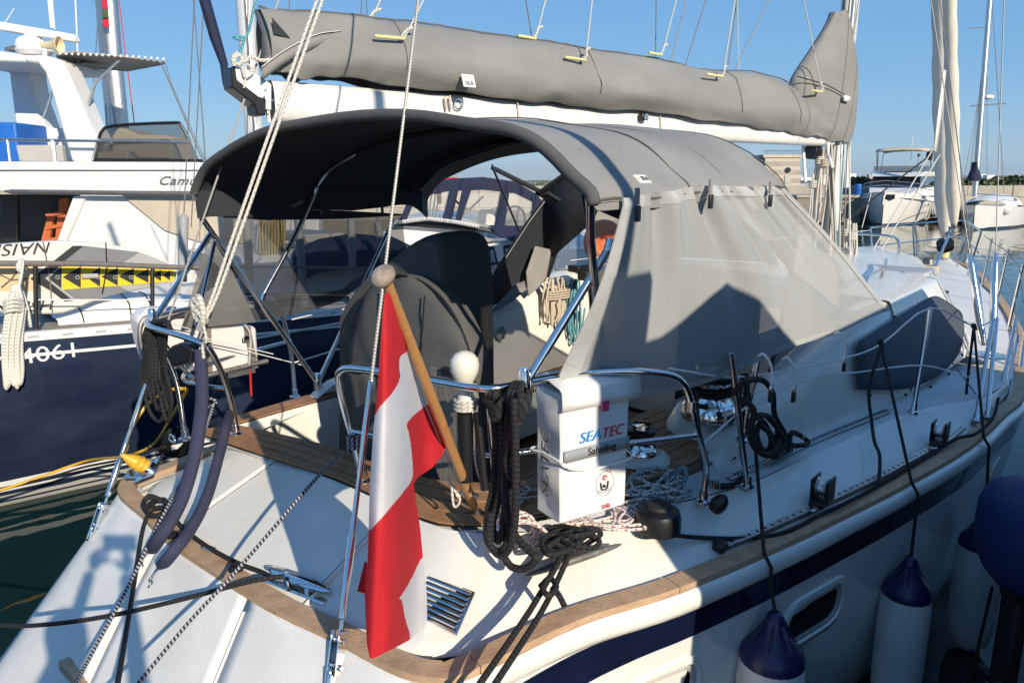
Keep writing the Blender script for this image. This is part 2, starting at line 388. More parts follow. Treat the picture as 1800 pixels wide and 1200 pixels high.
# ================================================================== WATER
wm = bpy.data.materials.new('harbour_water'); wm.use_nodes = True
_n = wm.node_tree.nodes; _l = wm.node_tree.links; _p = _n['Principled BSDF']
_p.inputs['Base Color'].default_value = (.004, .022, .021, 1); _p.inputs['Roughness'].default_value = .03; _p.inputs['IOR'].default_value = 1.33
_tc = _n.new('ShaderNodeTexCoord'); _mp = _n.new('ShaderNodeMapping'); _mp.inputs['Scale'].default_value = (1, .6, 1); _l.new(_tc.outputs['Object'], _mp.inputs[0])
_t1 = _n.new('ShaderNodeTexNoise'); _t1.inputs['Scale'].default_value = 1.1; _t1.inputs['Detail'].default_value = 3; _l.new(_mp.outputs[0], _t1.inputs[0])
_t2 = _n.new('ShaderNodeTexNoise'); _t2.inputs['Scale'].default_value = .25; _t2.inputs['Detail'].default_value = 2; _l.new(_mp.outputs[0], _t2.inputs[0])
_ad = _n.new('ShaderNodeMath'); _ad.operation = 'ADD'; _l.new(_t1.outputs[0], _ad.inputs[0]); _l.new(_t2.outputs[0], _ad.inputs[1])
_b = _n.new('ShaderNodeBump'); _b.inputs['Strength'].default_value = .22; _b.inputs['Distance'].default_value = .09
_l.new(_ad.outputs[0], _b.inputs['Height']); _l.new(_b.outputs[0], _p.inputs['Normal'])
b = MB(); S_ = 6000
b.poly([(-S_, -S_, 0), (S_, -S_, 0), (S_, S_, 0), (-S_, S_, 0)])
tag(b.build('harbour_water', wm, at=(0, 0, 0)), kind='structure')

# ================================================================== THE SAILING YACHT
yacht = thing('sailing_yacht', Y(6, 0, 0), 'cream white cruising sailing yacht with grey bimini and grey sail cover, seen from its stern', 'sailing yacht')
# sheer line: (f, half beam, z)
SHEER = [(0.06, 1.115, 1.20), (0.45, 1.20, 1.20), (0.82, 1.35, 1.20), (1.34, 1.50, 1.20), (1.76, 1.60, 1.20), (2.28, 1.72, 1.205), (3.04, 1.86, 1.212),
         (3.74, 1.92, 1.222), (4.4, 1.95, 1.232), (6.2, 1.74, 1.248), (7.4, 1.54, 1.256), (9.0, 1.19, 1.265), (9.7, 1.0, 1.268), (11.0, .72, 1.273), (12.2, .32, 1.278), (12.8, .02, 1.28)]
TAFF = [(-.17, 0), (-.168, .2), (-.16, .42), (-.13, .66), (-.115, .86), (-.09, .99), (-.035, 1.085)]
def sheer_at(f):
    for a, b_ in zip(SHEER, SHEER[1:]):
        if a[0] <= f <= b_[0]:
            t = (f - a[0]) / (b_[0] - a[0]); return a[1] + (b_[1] - a[1]) * t, a[2] + (b_[2] - a[2]) * t
    return (SHEER[0][1:] if f < SHEER[0][0] else SHEER[-1][1:])
SHS = smoothpts([Vector(p) for p in SHEER], 5)                     # smooth starboard sheer (f, s, z)
TFS = smoothpts([Vector((f, s, 1.2)) for f, s in TAFF], 3)
RAIL = [Vector((p.x, -p.y, p.z)) for p in reversed(SHS)] + [Vector((p.x, -p.y, p.z)) for p in reversed(TFS)][:-1] + TFS + SHS   # port bow > stern > stbd bow
def inward(pl, d):
    """offset an open (f,s) polyline to its inboard side."""
    out = []
    for i, p in enumerate(pl):
        a = pl[max(0, i - 1)]; c = pl[min(len(pl) - 1, i + 1)]; t = Vector((c.x - a.x, c.y - a.y))
        if t.length < 1e-9: t = Vector((1, 0))
        t.normalize(); n = Vector((t.y, -t.x)); q = Vector((p.x + n.x * d, p.y + n.y * d, p.z))
        # port > stern > starboard order: inboard is to the right-hand side of travel reversed
        out.append(q)
    return out
_test = inward(RAIL, .1); _mid = len(RAIL) // 2
SGN = 1 if _test[_mid].x > RAIL[_mid].x else -1
def off(d, dz=0): 
    o_ = inward(RAIL, SGN * d)
    for p, q in zip(o_, RAIL):
        p.z += dz
        if q.y > 0: p.y = max(p.y, .001) if q.x > 9 else p.y
        elif q.y < 0: p.y = min(p.y, -.001) if q.x > 9 else p.y
    return o_
def yy(pl): return [Y(*p) for p in pl]
# hull sides: from the sheer down to below the water, one skin each side, and the reverse transom
def hull_side(sg):
    rows = []
    for dz, k in ((0, 1.0), (-.12, .999), (-.3, .99), (-.55, .97), (-.85, .945), (-1.1, .91), (-1.35, .86), (-1.7, .7)):
        r = []
        for p in SHS:
            flare = 1 - (1 - k) * (1 + max(0, p.x - 6) * .18)
            z = max(-.45, p.z + dz * (p.z / 1.2 if p.z > 1.2 else 1))
            f = p.x
            if f < .7: f = f - .62 * (1.2 - max(.0, z)) * (1 - f / .7) * .9 if f < .7 else f
            if f > 9: f -= (1 - k) * (f - 9) * 1.0
            wd = 1 + .32 * max(0, 1.2 - z) * max(0, 1 - p.x / .7)
            r.append(Y(f, sg * p.y * max(.02, flare) * wd, z))
        rows.append(r)
    return rows
def strip_below(z0, z1, proud):
    """hull band between two depths under the sheer, set proud of the skin."""
    b_ = MB()
    for sg in (1, -1):
        rows = []
        for dz in (z0, (z0 + z1) / 2, z1):
            r = []
            for p in SHS[:-2]:
                k = np.interp(dz, [0, .12, .3], [1, .999, .99]); z = p.z - dz * (p.z / 1.2 if p.z > 1.2 else 1); f = p.x
                if f < .7: f = f - .62 * (1.2 - z) * (1 - f / .7) * .9
                r.append(Y(f, sg * (p.y * k * (1 + .32 * max(0, 1.2 - z) * max(0, 1 - p.x / .7)) + proud), z))
            rows.append(r)
        b_.grid(rows)
    return b_
b = MB()
for sg in (1, -1): b.grid(hull_side(sg))
b.build('hull', M['hullw'], yacht)
strip_below(.075, .19, .005).build('navy_stripe', M['navy'], yacht)
# transom, cut by two seams into a middle platform and two quarters
def tr_pt(s, z):
    sn = abs(s) / (1 + .33 * (1.2 - z))
    base = np.interp(sn, [0, .42, .66, .86, .99, 1.055, 1.12, 1.4], [-.17, -.16, -.13, -.115, -.09, -.04, .02, .16]) + .17
    return Y(-.17 + base * (1 - .45 * max(0, 1.2 - z)) - .62 * (1.2 - z), s, z)
def on_tr(u, v):
    lo, hi = .2, 1.25
    for _ in range(50):
        z = (lo + hi) / 2; p = onz(u, v, z); f, s, _z = loc(p)
        if f > loc(tr_pt(s, z))[0]: lo = z
        else: hi = z
    return onz(u, v, lo)
def transom_piece(name, e0, e1, n=14):
    rows = []
    for z in [1.207] + list(np.linspace(1.185, -.3, 14)):
        a = e0(z); c = e1(z); rows.append([tr_pt(a + (c - a) * t, z) for t in np.linspace(0, 1, n)])
    b_ = MB().grid(rows); return b_.build(name, M['gelw'], yacht, solid=.012)
eL = lambda z: -.42 - (1.2 - z) * .16 + .16 * (1.2 - z) ** 2
eR = lambda z: .24 + (1.2 - z) * .03
full = lambda z: 1.088 * (1 + .33 * (1.2 - z))
transom_piece('transom_panel', lambda z: -full(z), lambda z: eL(z) - .006)
transom_piece('swim_platform', lambda z: eL(z) + .006, lambda z: eR(z) - .006)
transom_piece('transom_panel', lambda z: eR(z) + .006, full)
b = MB().grid([[tr_pt(s, z) - Y(1, 0, 0) * 0 + FD * .06 for s in np.linspace(-.95, .95, 20)] for z in np.linspace(1.12, -.3, 10)])
b.build('transom_core', M['blackr'], yacht)
# raised beads along the seams
for e in (eL, eR):
    b = MB()
    b.tube([tr_pt(e(z) + .012, z) - FD * .006 for z in np.linspace(1.17, 0, 14)], .0065, 6)
    b.build('seam_bead', M['gel'], yacht)
# rub rail (white, half round) and toe rail of teak planks
sh = off(-.006, -.036)
b = MB().tube(yy(sh[len(SHS) + 2 * len(TFS) - 2:]), .042, 10, flat=(1.0, .55)); b.tube(yy(sh[:len(SHS)]), .042, 10, flat=(1.0, .55))
b.build('rub_rail', M['hullw'], yacht)
b = MB(); b.grid([yy(off(-.004, .0)), yy(off(.085, -.003))]); b.build('rail_deck', M['gel'], yacht)
o0, o1, o2, o3 = off(-.002, .004), off(-.002, .028), off(.072, .030), off(.074, .004)
n_st = len(RAIL); cuts = []
Lr = [0]
for a, c in zip(RAIL, RAIL[1:]): Lr.append(Lr[-1] + (c - a).length)
i = 0
while i < n_st - 1:
    j = i + 1
    ss = RAIL[i]; want = .72 if abs(ss.x) < .5 else 1.55
    while j < n_st - 1 and Lr[j] - Lr[i] < want: j += 1
    seg = list(range(i, j + 1)); rows = []
    for k in seg:
        q = [o0[k], o1[k], o2[k], o3[k]]; rows.append([Y(*p) for p in q])
    d0 = (rows[1][0] - rows[0][0]).normalized() * .0016; d1 = (rows[-1][0] - rows[-2][0]).normalized() * .0016
    rows[0] = [p + d0 for p in rows[0]]; rows[-1] = [p - d1 for p in rows[-1]]
    b = MB().grid(rows, closed_u=True); m0 = len(b.v)
    b.face([0, 1, 2, 3]); b.face([m0 - 1, m0 - 2, m0 - 3, m0 - 4])
    b.build('toe_rail_plank', M['teakw'] if abs(rows[0][0].z) < 1.24 and abs(ss.x) < .3 else M['teakw'], yacht, ang=50)
    i = j
# the moulded stern deck and bulwark: from the rail up to the inner deck edge
INN = [(.38, 0, 1.392), (.375, .28, 1.392), (.362, .55, 1.392), (.385, .70, 1.392), (.47, .80, 1.385), (.66, .91, 1.36), (1.04, 1.07, 1.345), (1.57, 1.26, 1.335),
       (2.25, 1.375, 1.335), (3.17, 1.55, 1.33), (3.9, 1.79, 1.30), (4.4, 1.85, 1.295)]
inn = smoothpts([Vector(p) for p in INN], 6)
tail = smoothpts([Vector((p[0], p[1], 1.2)) for p in [(-.17 + .085, 0), (-.16 + .085, .4), (-.125 + .085, .64), (-.02, .84), (.03, .935), (.10, .985), (.20, 1.02), (.45, 1.11), (.82, 1.26), (1.34, 1.41), (1.76, 1.51), (2.28, 1.63), (3.04, 1.775), (3.74, 1.84), (4.4, 1.866)]], 6)
NQ = 90
innr = resample(inn, NQ); outr = resample(tail, NQ)
# keep both curves in step by arc position from the centreline aft
def prof(t): return t / .90 * .97 if t < .8 else float(np.interp(t, [.8, .9, 1.0], [.862, .965, 1.0]))
def quarter(sg, i0, i1):
    rows = []
    for i in range(i0, i1 + 1):
        a, c = outr[i], innr[i]; r = []
        side = min(1, max(0, (a.x - .15) / .5))
        r.append(Y(a.x - .01, sg * (a.y + (.01 if a.x > .1 else 0)), a.z - .01))
        for t in (0, .08, .2, .35, .5, .65, .8, .9, 1.0):
            h = prof(t) * side + (1 - side) * (t if t < .9 else .9 + (t - .9) * 1.0)
            ff = a.x + (c.x - a.x) * t; s_ = a.y + (c.y - a.y) * t; z = a.z + .012 + (c.z - a.z - .012) * h
            r.append(Y(ff, sg * s_, z))
        rows.append(r)
    return rows
JC = 9
def q_idx(s_target):
    return min(range(NQ), key=lambda k: abs(outr[k].y - s_target) + (0 if outr[k].x < .1 else 9))
kseam = q_idx(.40)
for sg, name in ((1, 'quarter_moulding'), (-1, 'quarter_moulding')):
    r = quarter(sg, kseam, NQ - 1)
    MB().grid(r).build(name, M['gel'], yacht, ang=60)
r = list(reversed(quarter(-1, 0, kseam))) ; r2 = quarter(1, 0, kseam)
d = SD * .005
b = MB().grid([[p + d if k == 0 else p for p in row] for k, row in enumerate(r)][:-1] + r2[:-1] + [[p - d for p in r2[-1]]])
b.build('lazarette_panel', M['gel'], yacht, ang=60)
b = MB()
for sg in (1, -1): b.grid([[p - UP * .008 for p in row] for row in quarter(sg, max(0, kseam - 2), kseam + 2)])
b.build('panel_seam', M['blackr'], yacht)
# raised lip beside the seam, port and starboard
for sg in (1, -1):
    rr = quarter(sg, kseam, kseam)[0]
    MB().tube([p + UP * .004 + SD * (sg * .014) for p in rr], .008, 6).build('seam_bead', M['gel'], yacht)

# ---- inner deck: helm seat in teak, side decks, cockpit well -------------------------------------------------
def plank_patch(edge_a, edge_b, n, cuts, thick=.008, gap=.0075, m='teak', z=None):
    """planks between two (f,s,z) curves: n side by side, each cut at the given fractions."""
    ea = resample(edge_a, 25); eb = resample(edge_b, 25)
    b_ = MB().grid([[Y(*p) - UP * .001 for p in ea], [Y(*p) - UP * .001 for p in eb]]); b_.build('deck_caulking', M['caulk'], yacht)
    width = (eb[12] - ea[12]).length; g = gap / max(.01, width) / 2
    for j in range(n):
        cc = [0] + sorted(c + (.08 if j % 2 else -.04) for c in cuts) + [1]
        for c0, c1 in zip(cc, cc[1:]):
            ks = np.linspace(max(0, c0), min(1, c1), 8); rows = []
            for q, k in enumerate(ks):
                kk = k * 24; i0 = min(23, int(kk)); fr = kk - i0
                pa = ea[i0].lerp(ea[i0 + 1], fr); pb = eb[i0].lerp(eb[i0 + 1], fr)
                u0 = pa.lerp(pb, j / n + g); u1 = pa.lerp(pb, (j + 1) / n - g)
                rows.append([Y(*u0) , Y(*u0) + UP * thick, Y(*u1) + UP * thick, Y(*u1)])
            dd = (rows[1][0] - rows[0][0]).normalized() * .002
            rows[0] = [p + dd for p in rows[0]]; rows[-1] = [p - dd for p in rows[-1]]
            b_ = MB().grid(rows, closed_u=True); m0 = len(b_.v); b_.face([0, 1, 2, 3]); b_.face([m0 - 1, m0 - 2, m0 - 3, m0 - 4])
            b_.build('teak_plank', M[m] if random.random() < .75 else M['teak2' if m == 'teak' else 'teak'], yacht, ang=50)
ZT = 1.40
aft = [Vector(p) for p in [(.29, -1.00, ZT), (.31, -.72, ZT), (.345, -.30, ZT), (.385, .05, ZT), (.36, .50, ZT), (.38, .66, ZT), (.46, .76, ZT)]]
fwd = [Vector(p) for p in [(.47, -.94, ZT), (.52, -.72, ZT), (.59, -.34, ZT), (.60, .05, ZT), (.64, .35, ZT), (.74, .50, ZT), (.80, .56, ZT)]]
aft_s = smoothpts(aft, 4); fwd_s = smoothpts(fwd, 4)
MB().grid([[Y(*p) - UP * .02 for p in aft_s], [Y(*p) - UP * .02 for p in fwd_s]]).build('helm_seat_base', M['gel'], yacht)
plank_patch(aft_s, fwd_s, 4, [.22, .47, .72])
# port and starboard seat tops beside the well
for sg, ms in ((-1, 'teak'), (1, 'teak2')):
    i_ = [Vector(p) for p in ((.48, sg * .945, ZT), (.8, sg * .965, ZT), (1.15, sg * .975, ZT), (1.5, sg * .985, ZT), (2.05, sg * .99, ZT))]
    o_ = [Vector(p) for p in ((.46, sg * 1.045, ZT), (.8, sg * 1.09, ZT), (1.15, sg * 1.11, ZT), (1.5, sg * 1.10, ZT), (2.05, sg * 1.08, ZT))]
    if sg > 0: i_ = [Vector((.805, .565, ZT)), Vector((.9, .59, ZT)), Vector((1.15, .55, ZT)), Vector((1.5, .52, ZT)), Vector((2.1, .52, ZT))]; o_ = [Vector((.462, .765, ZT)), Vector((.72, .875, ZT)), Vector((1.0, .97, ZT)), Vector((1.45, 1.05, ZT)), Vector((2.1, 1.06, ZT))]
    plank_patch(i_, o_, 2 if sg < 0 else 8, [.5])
    MB().grid([[Y(*p) - UP * .012 for p in resample(i_, 8)], [Y(*p) - UP * .012 for p in resample(o_, 8)]]).build('seat_base', M['gel'], yacht)
# side decks
def deck_strip(sg, pts_out, pts_in, n=20, name='side_deck', m='nonskid'):
    a = resample([Vector((p[0], sg * p[1], p[2])) for p in pts_out], n); c = resample([Vector((p[0], sg * p[1], p[2])) for p in pts_in], n)
    MB().grid([yy(a), [Y(*p.lerp(q, .5)) for p, q in zip(a, c)], yy(c)]).build(name, M[m], yacht)
for sg in (1, -1):
    deck_strip(sg, [p for p in INN if p[0] >= .38 and p[1] >= .70], [(.52, .80, 1.385), (.75, .9, 1.375), (1.0, .99, 1.37), (1.5, 1.07, 1.36), (2.2, 1.10, 1.36), (3.2, 1.10, 1.36), (4.4, 1.0, 1.36)], 30)
# foredeck and forward side decks
rows = []
for f in np.linspace(3.9, 12.65, 40):
    hb, z = sheer_at(f); hb = max(.02, hb - .085); r = []
    for t in np.linspace(-1, 1, 15): r.append(Y(f, hb * t, z + .012 + (.06 * (1 - t * t) if f > 5 else .06 * (1 - t * t) * max(0, f - 3.9) / 1.1)))
    rows.append(r)
MB().grid(rows).build('foredeck', M['nonskid'], yacht)
# cockpit well
wl = [Vector(p) for p in [(.47, -.94), (.52, -.72), (.59, -.34), (.60, .05), (.64, .35), (.74, .50), (.86, .60), (1.15, .55), (1.5, .52), (2.1, .52), (3.5, .52)]]
wl = [(p[0], p[1]) for p in wl]
port = [(3.5, -.985), (2.3, -.99), (1.15, -.975), (.8, -.965)]
ring = port + [(.48, -.945)] + [(p[0], p[1]) for p in [(.52, -.72), (.59, -.34), (.60, .05), (.64, .35), (.74, .50), (.86, .60), (1.15, .55), (1.5, .52), (2.1, .52), (3.5, .52)]]
MB().grid([[Y(f, s, 1.395) for f, s in ring], [Y(f, s, .78) for f, s in ring]]).build('cockpit_wall', M['gel'], yacht, ang=50)
MB().poly([Y(.3, -1.1, .80), Y(3.6, -1.1, .80), Y(3.6, .9, .80), Y(.3, .9, .80)]).build('cockpit_sole', M['teak2'], yacht)
# port bench in the forward cockpit, teak topped
MB().box(Y(2.45, -.80, 1.02), (.30, 1.9, .30), (SD, FD, UP)).build('bench', M['gel'], yacht, bevel=.01)
plank_patch([Vector((1.5, -.66, 1.172)), Vector((3.4, -.66, 1.172))], [Vector((1.5, -.945, 1.172)), Vector((3.4, -.945, 1.172))], 6, [.35, .7], m='teak')
# coaming ridges rising forward on both sides
def coaming(sg):
    rows = []
    for f, so_, st, zt, si in (((1.62, 1.12, 1.10, 1.39, 1.05), (1.72, 1.16, 1.12, 1.45, 1.03)) if sg > 0 else ((.98, 1.13, 1.11, 1.40, 1.03), (1.15, 1.15, 1.13, 1.47, 1.03), (1.5, 1.17, 1.14, 1.52, 1.03))) + ((1.9, 1.18, 1.145, 1.57, 1.02), (2.3, 1.235, 1.19, 1.66, 1.0),
                               (2.7, 1.305, 1.25, 1.76, .985), (3.1, 1.38, 1.275, 1.84, .975), (3.62, 1.462, 1.275, 1.885, .97)):
        zb = 1.335; zi = 1.17 if f > 1.4 else 1.38
        pr = [(so_ + .03, zb), (so_, zb + .01), (so_ - (so_ - st) * .35, zb + (zt - zb) * .4), (st + .02, zt - .06), (st - .015, zt - .012), (st - .05, zt), (st - .12, zt), (max(si + .03, st - .19), zt - .02), (si + .015, zt - .07), (si, zt - .16 if zt > 1.5 else zt - .06), (si - .01, zi)]
        rows.append([Y(f, sg * s_, z) for s_, z in pr])
    b_ = MB().grid(rows)
    b_.face(range(11)); return b_.build('cockpit_coaming', M['gel'], yacht, ang=55)
coaming(1); coam = coaming(-1)
# bulkhead with companionway
b = MB().box(Y(3.72, 0, 1.35), (1.94, .06, 1.1), (SD, FD, UP)); b.build('bulkhead', M['gel'], yacht)
MB().box(Y(3.683, .12, 1.35), (.62, .02, .95), (SD, FD, UP)).build('companionway', M['black'], yacht)
# coachroof
base = [(3.55, 1.46), (4.4, 1.50), (5.2, 1.50), (5.8, 1.39), (6.5, 1.19), (7.4, .93), (8.1, .60), (8.6, .28), (8.7, 0)]
topo = [(3.55, 1.285), (4.4, 1.275), (5.1, 1.235), (5.6, 1.10), (6.3, .90), (7.1, .68), (7.8, .42), (8.2, .18), (8.3, 0)]
def zt_(f): return 1.885 - .012 * max(0, f - 3.5) - .010 * max(0, f - 6.2) ** 2
for_rows = []
bs = smoothpts([Vector((f, s, 1.335 - .02 * max(0, f - 4))) for f, s in base], 4); ts = smoothpts([Vector((f, s, zt_(f))) for f, s in topo], 4)
def mirror(pl): return [Vector((p.x, -p.y, p.z)) for p in reversed(pl[:-1])]
rows = []
for t in (0, .08, .5, .88, .96, 1.0):
    r = []
    for p, q in zip(bs, ts):
        k = {0: 0, .08: .03, .5: .48, .88: .93, .96: 1.02, 1.0: 1.12}[t]; h = {0: 0, .08: .1, .5: .55, .88: .92, .96: .99, 1.0: 1.0}[t]
        r.append(Vector((p.x + (q.x - p.x) * k, p.y + (q.y - p.y) * k, p.z + (q.z - p.z) * h)))
    rows.append(yy(r + mirror(r)))
inner = []
rr = [Vector((p.x + (q.x - p.x) * 1.12, p.y + (q.y - p.y) * 1.12, q.z)) for p, q in zip(bs, ts)]
for k in (.8, .5, .2, 0):
    r = [Vector((p.x, p.y * k, p.z + .05 * (1 - k * k))) for p in rr]; rows.append(yy(r + mirror(r)))
MB().grid(rows).build('coachroof', M['gel'], yacht, ang=50)
# dark cloth covers over the side windows: follow the coaming / coachroof side, 6 mm proud
def side_pt(sg, f, h, proud=.008):
    """h 0..1 up the starboard side of coaming and coachroof."""
    if f < 3.55:
        so_ = np.interp(f, [.98, 1.5, 1.9, 2.3, 2.7, 3.1, 3.6], [1.13, 1.27, 1.35, 1.41, 1.45, 1.48, 1.51]); st = np.interp(f, [.98, 1.5, 1.9, 2.3, 2.7, 3.1, 3.6], [1.11, 1.22, 1.27, 1.29, 1.30, 1.30, 1.29]) + .02
        z0, z1 = 1.345, np.interp(f, [1.9, 2.3, 2.7, 3.1, 3.6], [1.57, 1.66, 1.76, 1.84, 1.89]) - .06
        s_ = so_ + (st - so_) * h; ff = f
    else:
        p = min(bs, key=lambda q: abs(q.x - f)); i_ = bs.index(p); q = ts[i_]
        s_ = p.y + (q.y - p.y) * h; ff = p.x + (q.x - p.x) * h; z0, z1 = p.z, q.z
    return Y(ff + (proud * .6 if f > 4.6 else 0), sg * (s_ + proud), z0 + (z1 - z0) * h)
WB = [(2.83, 1.318, 1.495), (3.3, 1.425, 1.41), (3.7, 1.475, 1.375), (4.1, 1.50, 1.365), (4.6, 1.505, 1.42), (4.90, 1.47, 1.53), (5.0, 1.435, 1.60)]
WT = [(2.83, 1.298, 1.755), (3.3, 1.318, 1.785), (3.7, 1.325, 1.80), (4.1, 1.318, 1.805), (4.6, 1.300, 1.795), (4.90, 1.315, 1.735), (5.02, 1.40, 1.65)]
for sg in (1, -1):
    lo = resample(smoothpts([Vector(p) for p in WB], 5), 22); hi = resample(smoothpts([Vector(p) for p in WT], 5), 22); rows = []
    for p, q in zip(lo, hi): rows.append([Y(m_.x, sg * (m_.y + 1 * (.007 * math.sin(math.pi * t)) + .016), m_.z) for t in np.linspace(0, 1, 7) for m_ in [p.lerp(q, t)]])
    MB().grid(rows).build('window_cover', M['winpan'], yacht, solid=.005, ang=180)
    for p in lo[1::4]: MB().ball(Y(p.x + .02, sg * (p.y + .03), p.z - .035), .010, 8).build('snap_fastener', M['black'], yacht)
# handrail and hatch on the coachroof
for sg in (1, -1):
    pts = [Y(f, sg * s_, zt_(f) + .085) for f, s_ in ((4.0, 1.02), (4.6, .96), (5.1, .86), (5.5, .76))]
    b = MB().tube(smoothpts([pts[0] - UP * .08] + pts + [pts[-1] - UP * .08], 5), .013, 8)
    for p in pts[1:3]: b.tube([p, p - UP * .075], .011, 7)
    b.build('handrail', M['steel'], yacht)
b = MB().box(Y(5.1, -.05, zt_(5.1) + .055), (.55, .55, .06), (SD, FD, UP)); b.build('deck_hatch', M['white'], yacht, bevel=.015)
b = MB().box(Y(5.1, -.05, zt_(5.1) + .09), (.46, .46, .012), (SD, FD, UP)); b.build('hatch_pane', M['fadedgrey'], yacht, bevel=.004)
b = MB().box(onz(1578, 478, 1.86), (.5, .42, .06), (SD, FD, UP)); b.build('deck_hatch', M['lightgrey'], yacht, bevel=.02)
b = MB().box(Y(9.7, 0, 1.36), (.5, .5, .06), (SD, FD, UP)); b.build('deck_hatch', M['white'], yacht, bevel=.015)
b = MB().box(onz(1655, 513, 1.40), (.13, .10, .03), (SD, FD, UP)); b.build('deck_fitting', M['black'], yacht, bevel=.005)
# genoa track with its blocks, on the toe rail
def rail_pt(f, d, dz=0):
    hb, z = sheer_at(f); return Y(f, hb - d, z + dz)
b = MB().grid([[rail_pt(f, .088, .030), rail_pt(f, .088, .045), rail_pt(f, .122, .045), rail_pt(f, .122, .030)] for f in np.linspace(1.18, 3.3, 26)], closed_u=True)
b.build('genoa_track', M['alu'], yacht, ang=50)
b = MB()
for f in np.linspace(1.22, 3.28, 44): b.lathe([(.007, 0), (.007, .0015)], rail_pt(f, .105, .045), UP, 8)
tag(b.build('track_hole', M['black'], yacht), kind='stuff')
b = MB().box(rail_pt(1.155, .105, .045), (.05, .05, .04), (SD, FD, UP)); b.build('track_end_stop', M['black'], yacht, bevel=.01)
for f in (1.80, 2.92):
    p = rail_pt(f, .105, .10)
    car = MB().box(p - UP * .042, (.06, .16, .025), (SD, FD, UP)).build('track_car', M['black'], yacht, bevel=.005)
    for e in (-.032, .032): MB().box(p + SD * e + UP * .012, (.010, .11, .10), (SD, FD, UP)).build('block_cheek', M['black'], car, bevel=.012)
    MB().lathe([(.046, -.022), (.032, -.012), (.030, 0), (.032, .012), (.046, .022)], p + UP * .012, SD, 20).build('block_sheave', M['alu'], car)
    MB().box(p + FD * -.11 - UP * .045, (.03, .05, .012), (SD, FD, UP)).build('car_pin', M['steel'], car, bevel=.003)
# perforated track on the side deck
b = MB().grid([[Y(f, np.interp(f, [1.5, 2.4, 3.1], [1.185, 1.33, 1.465]) + e, 1.352) for e in (-.016, .016)] for f in np.linspace(1.55, 3.05, 16)]); b.build('inner_track', M['alu'], yacht, solid=.008)
b = MB()
for f in np.linspace(1.6, 3.0, 60):
    for e in (-.010, .010): b.box(Y(f, np.interp(f, [1.5, 2.4, 3.1], [1.185, 1.33, 1.465]) + e, 1.357), (.007, .013, .003), (SD, FD, UP))
tag(b.build('track_hole', M['black'], yacht), kind='stuff')
# hull portlights: raised white surround, alloy frame, dark pane
def hull_pt(f, dz, proud):
    hb, z = sheer_at(f); k = 1 - .03 * dz / .55 if dz > .12 else 1; return Y(f, hb * k + proud, z - dz)
def rrect(fc, zc, w_, h_, proud, rr=.4, n=5, skew=0.0):
    pts = []; rad = min(w_, h_) * rr
    for cx_, cz_, a0 in ((w_ / 2 - rad, h_ / 2 - rad, 0), (-w_ / 2 + rad, h_ / 2 - rad, 90), (-w_ / 2 + rad, -h_ / 2 + rad, 180), (w_ / 2 - rad, -h_ / 2 + rad, 270)):
        for k in range(n + 1):
            a = R(a0 + 90 * k / n); x = cx_ + rad * math.cos(a); z = cz_ + rad * math.sin(a); pts.append(hull_pt(fc + x + skew * z, zc - z, proud))
    return pts
for fw in (.74, 1.66, 3.95):
    zc = .40
    rows = [rrect(fw, zc, .52, .27, .0, .45), rrect(fw, zc, .50, .25, .022, .45), rrect(fw, zc, .43, .205, .024, .45), rrect(fw, zc, .41, .19, .010, .4)]
    wnd = MB().grid(rows, closed_u=True).build('hull_window', M['hullw'], yacht, ang=60)
    MB().grid([rrect(fw, zc, .41, .19, .010, .4), rrect(fw, zc, .40, .18, .018, .4), rrect(fw, zc, .37, .155, .018, .4), rrect(fw, zc, .36, .15, .008, .4)], closed_u=True).build('window_frame', M['fadedgrey'], wnd, ang=60)
    MB().poly(rrect(fw, zc, .37, .155, .010, .4)).build('pane', M['glass'], wnd)
# ------------------------------------------------------------------ spars and rigging
MASTP = (6.42, 0)
MF = Y(6.42, 0, 1.5); MT = Y(6.30, 0, 17.5)
def mast_sec(p, a=.105, b_=.078, n=16): return [p + FD * (a * math.cos(2 * math.pi * k / n)) + SD * (b_ * math.sin(2 * math.pi * k / n)) for k in range(n)]
b = MB().grid([mast_sec(MF.lerp(MT, t)) for t in np.linspace(0, 1, 8)], closed_u=True)
mast = b.build('mast', M['mastp'], yacht)
b = MB()
for e in (-.028, .028): b.tube([MF.lerp(MT, t) - FD * .108 + SD * e for t in (0.02, 1)], .006, 5)
b.build('sail_groove', M['alud'], mast)
b = MB().tube([MF - FD * .125 + UP * .35, MF - FD * .13 + UP * 15], .022, 8); b.build('mast_track', M['fadedgrey'], mast)
for zsp in (6.6, 11.5):
    for sg in (1, -1): MB().tube([Y(6.38, 0, zsp), Y(6.15, sg * 1.15, zsp + .1)], [.04, .025], 8, flat=(.5, 1)).build('spreader', M['mastp'], mast)
# white conduit pipe ahead of the mast, with a winch and clutches at its foot
MB().tube([onf(1487, 330, 6.62), onf(1492, 0, 6.62), onf(1492, 0, 6.62) + UP * 5], .030, 10).build('spinnaker_pole', M['white'], yacht)
for sg in (1, -1):
    MB().lathe([(.06, 0), (.06, .03), (.045, .05), (.045, .11), (.055, .13)], MF + SD * (sg * .08) - FD * .02 + UP * .42, SD * sg, 14).build('mast_winch', M['alu'], mast)
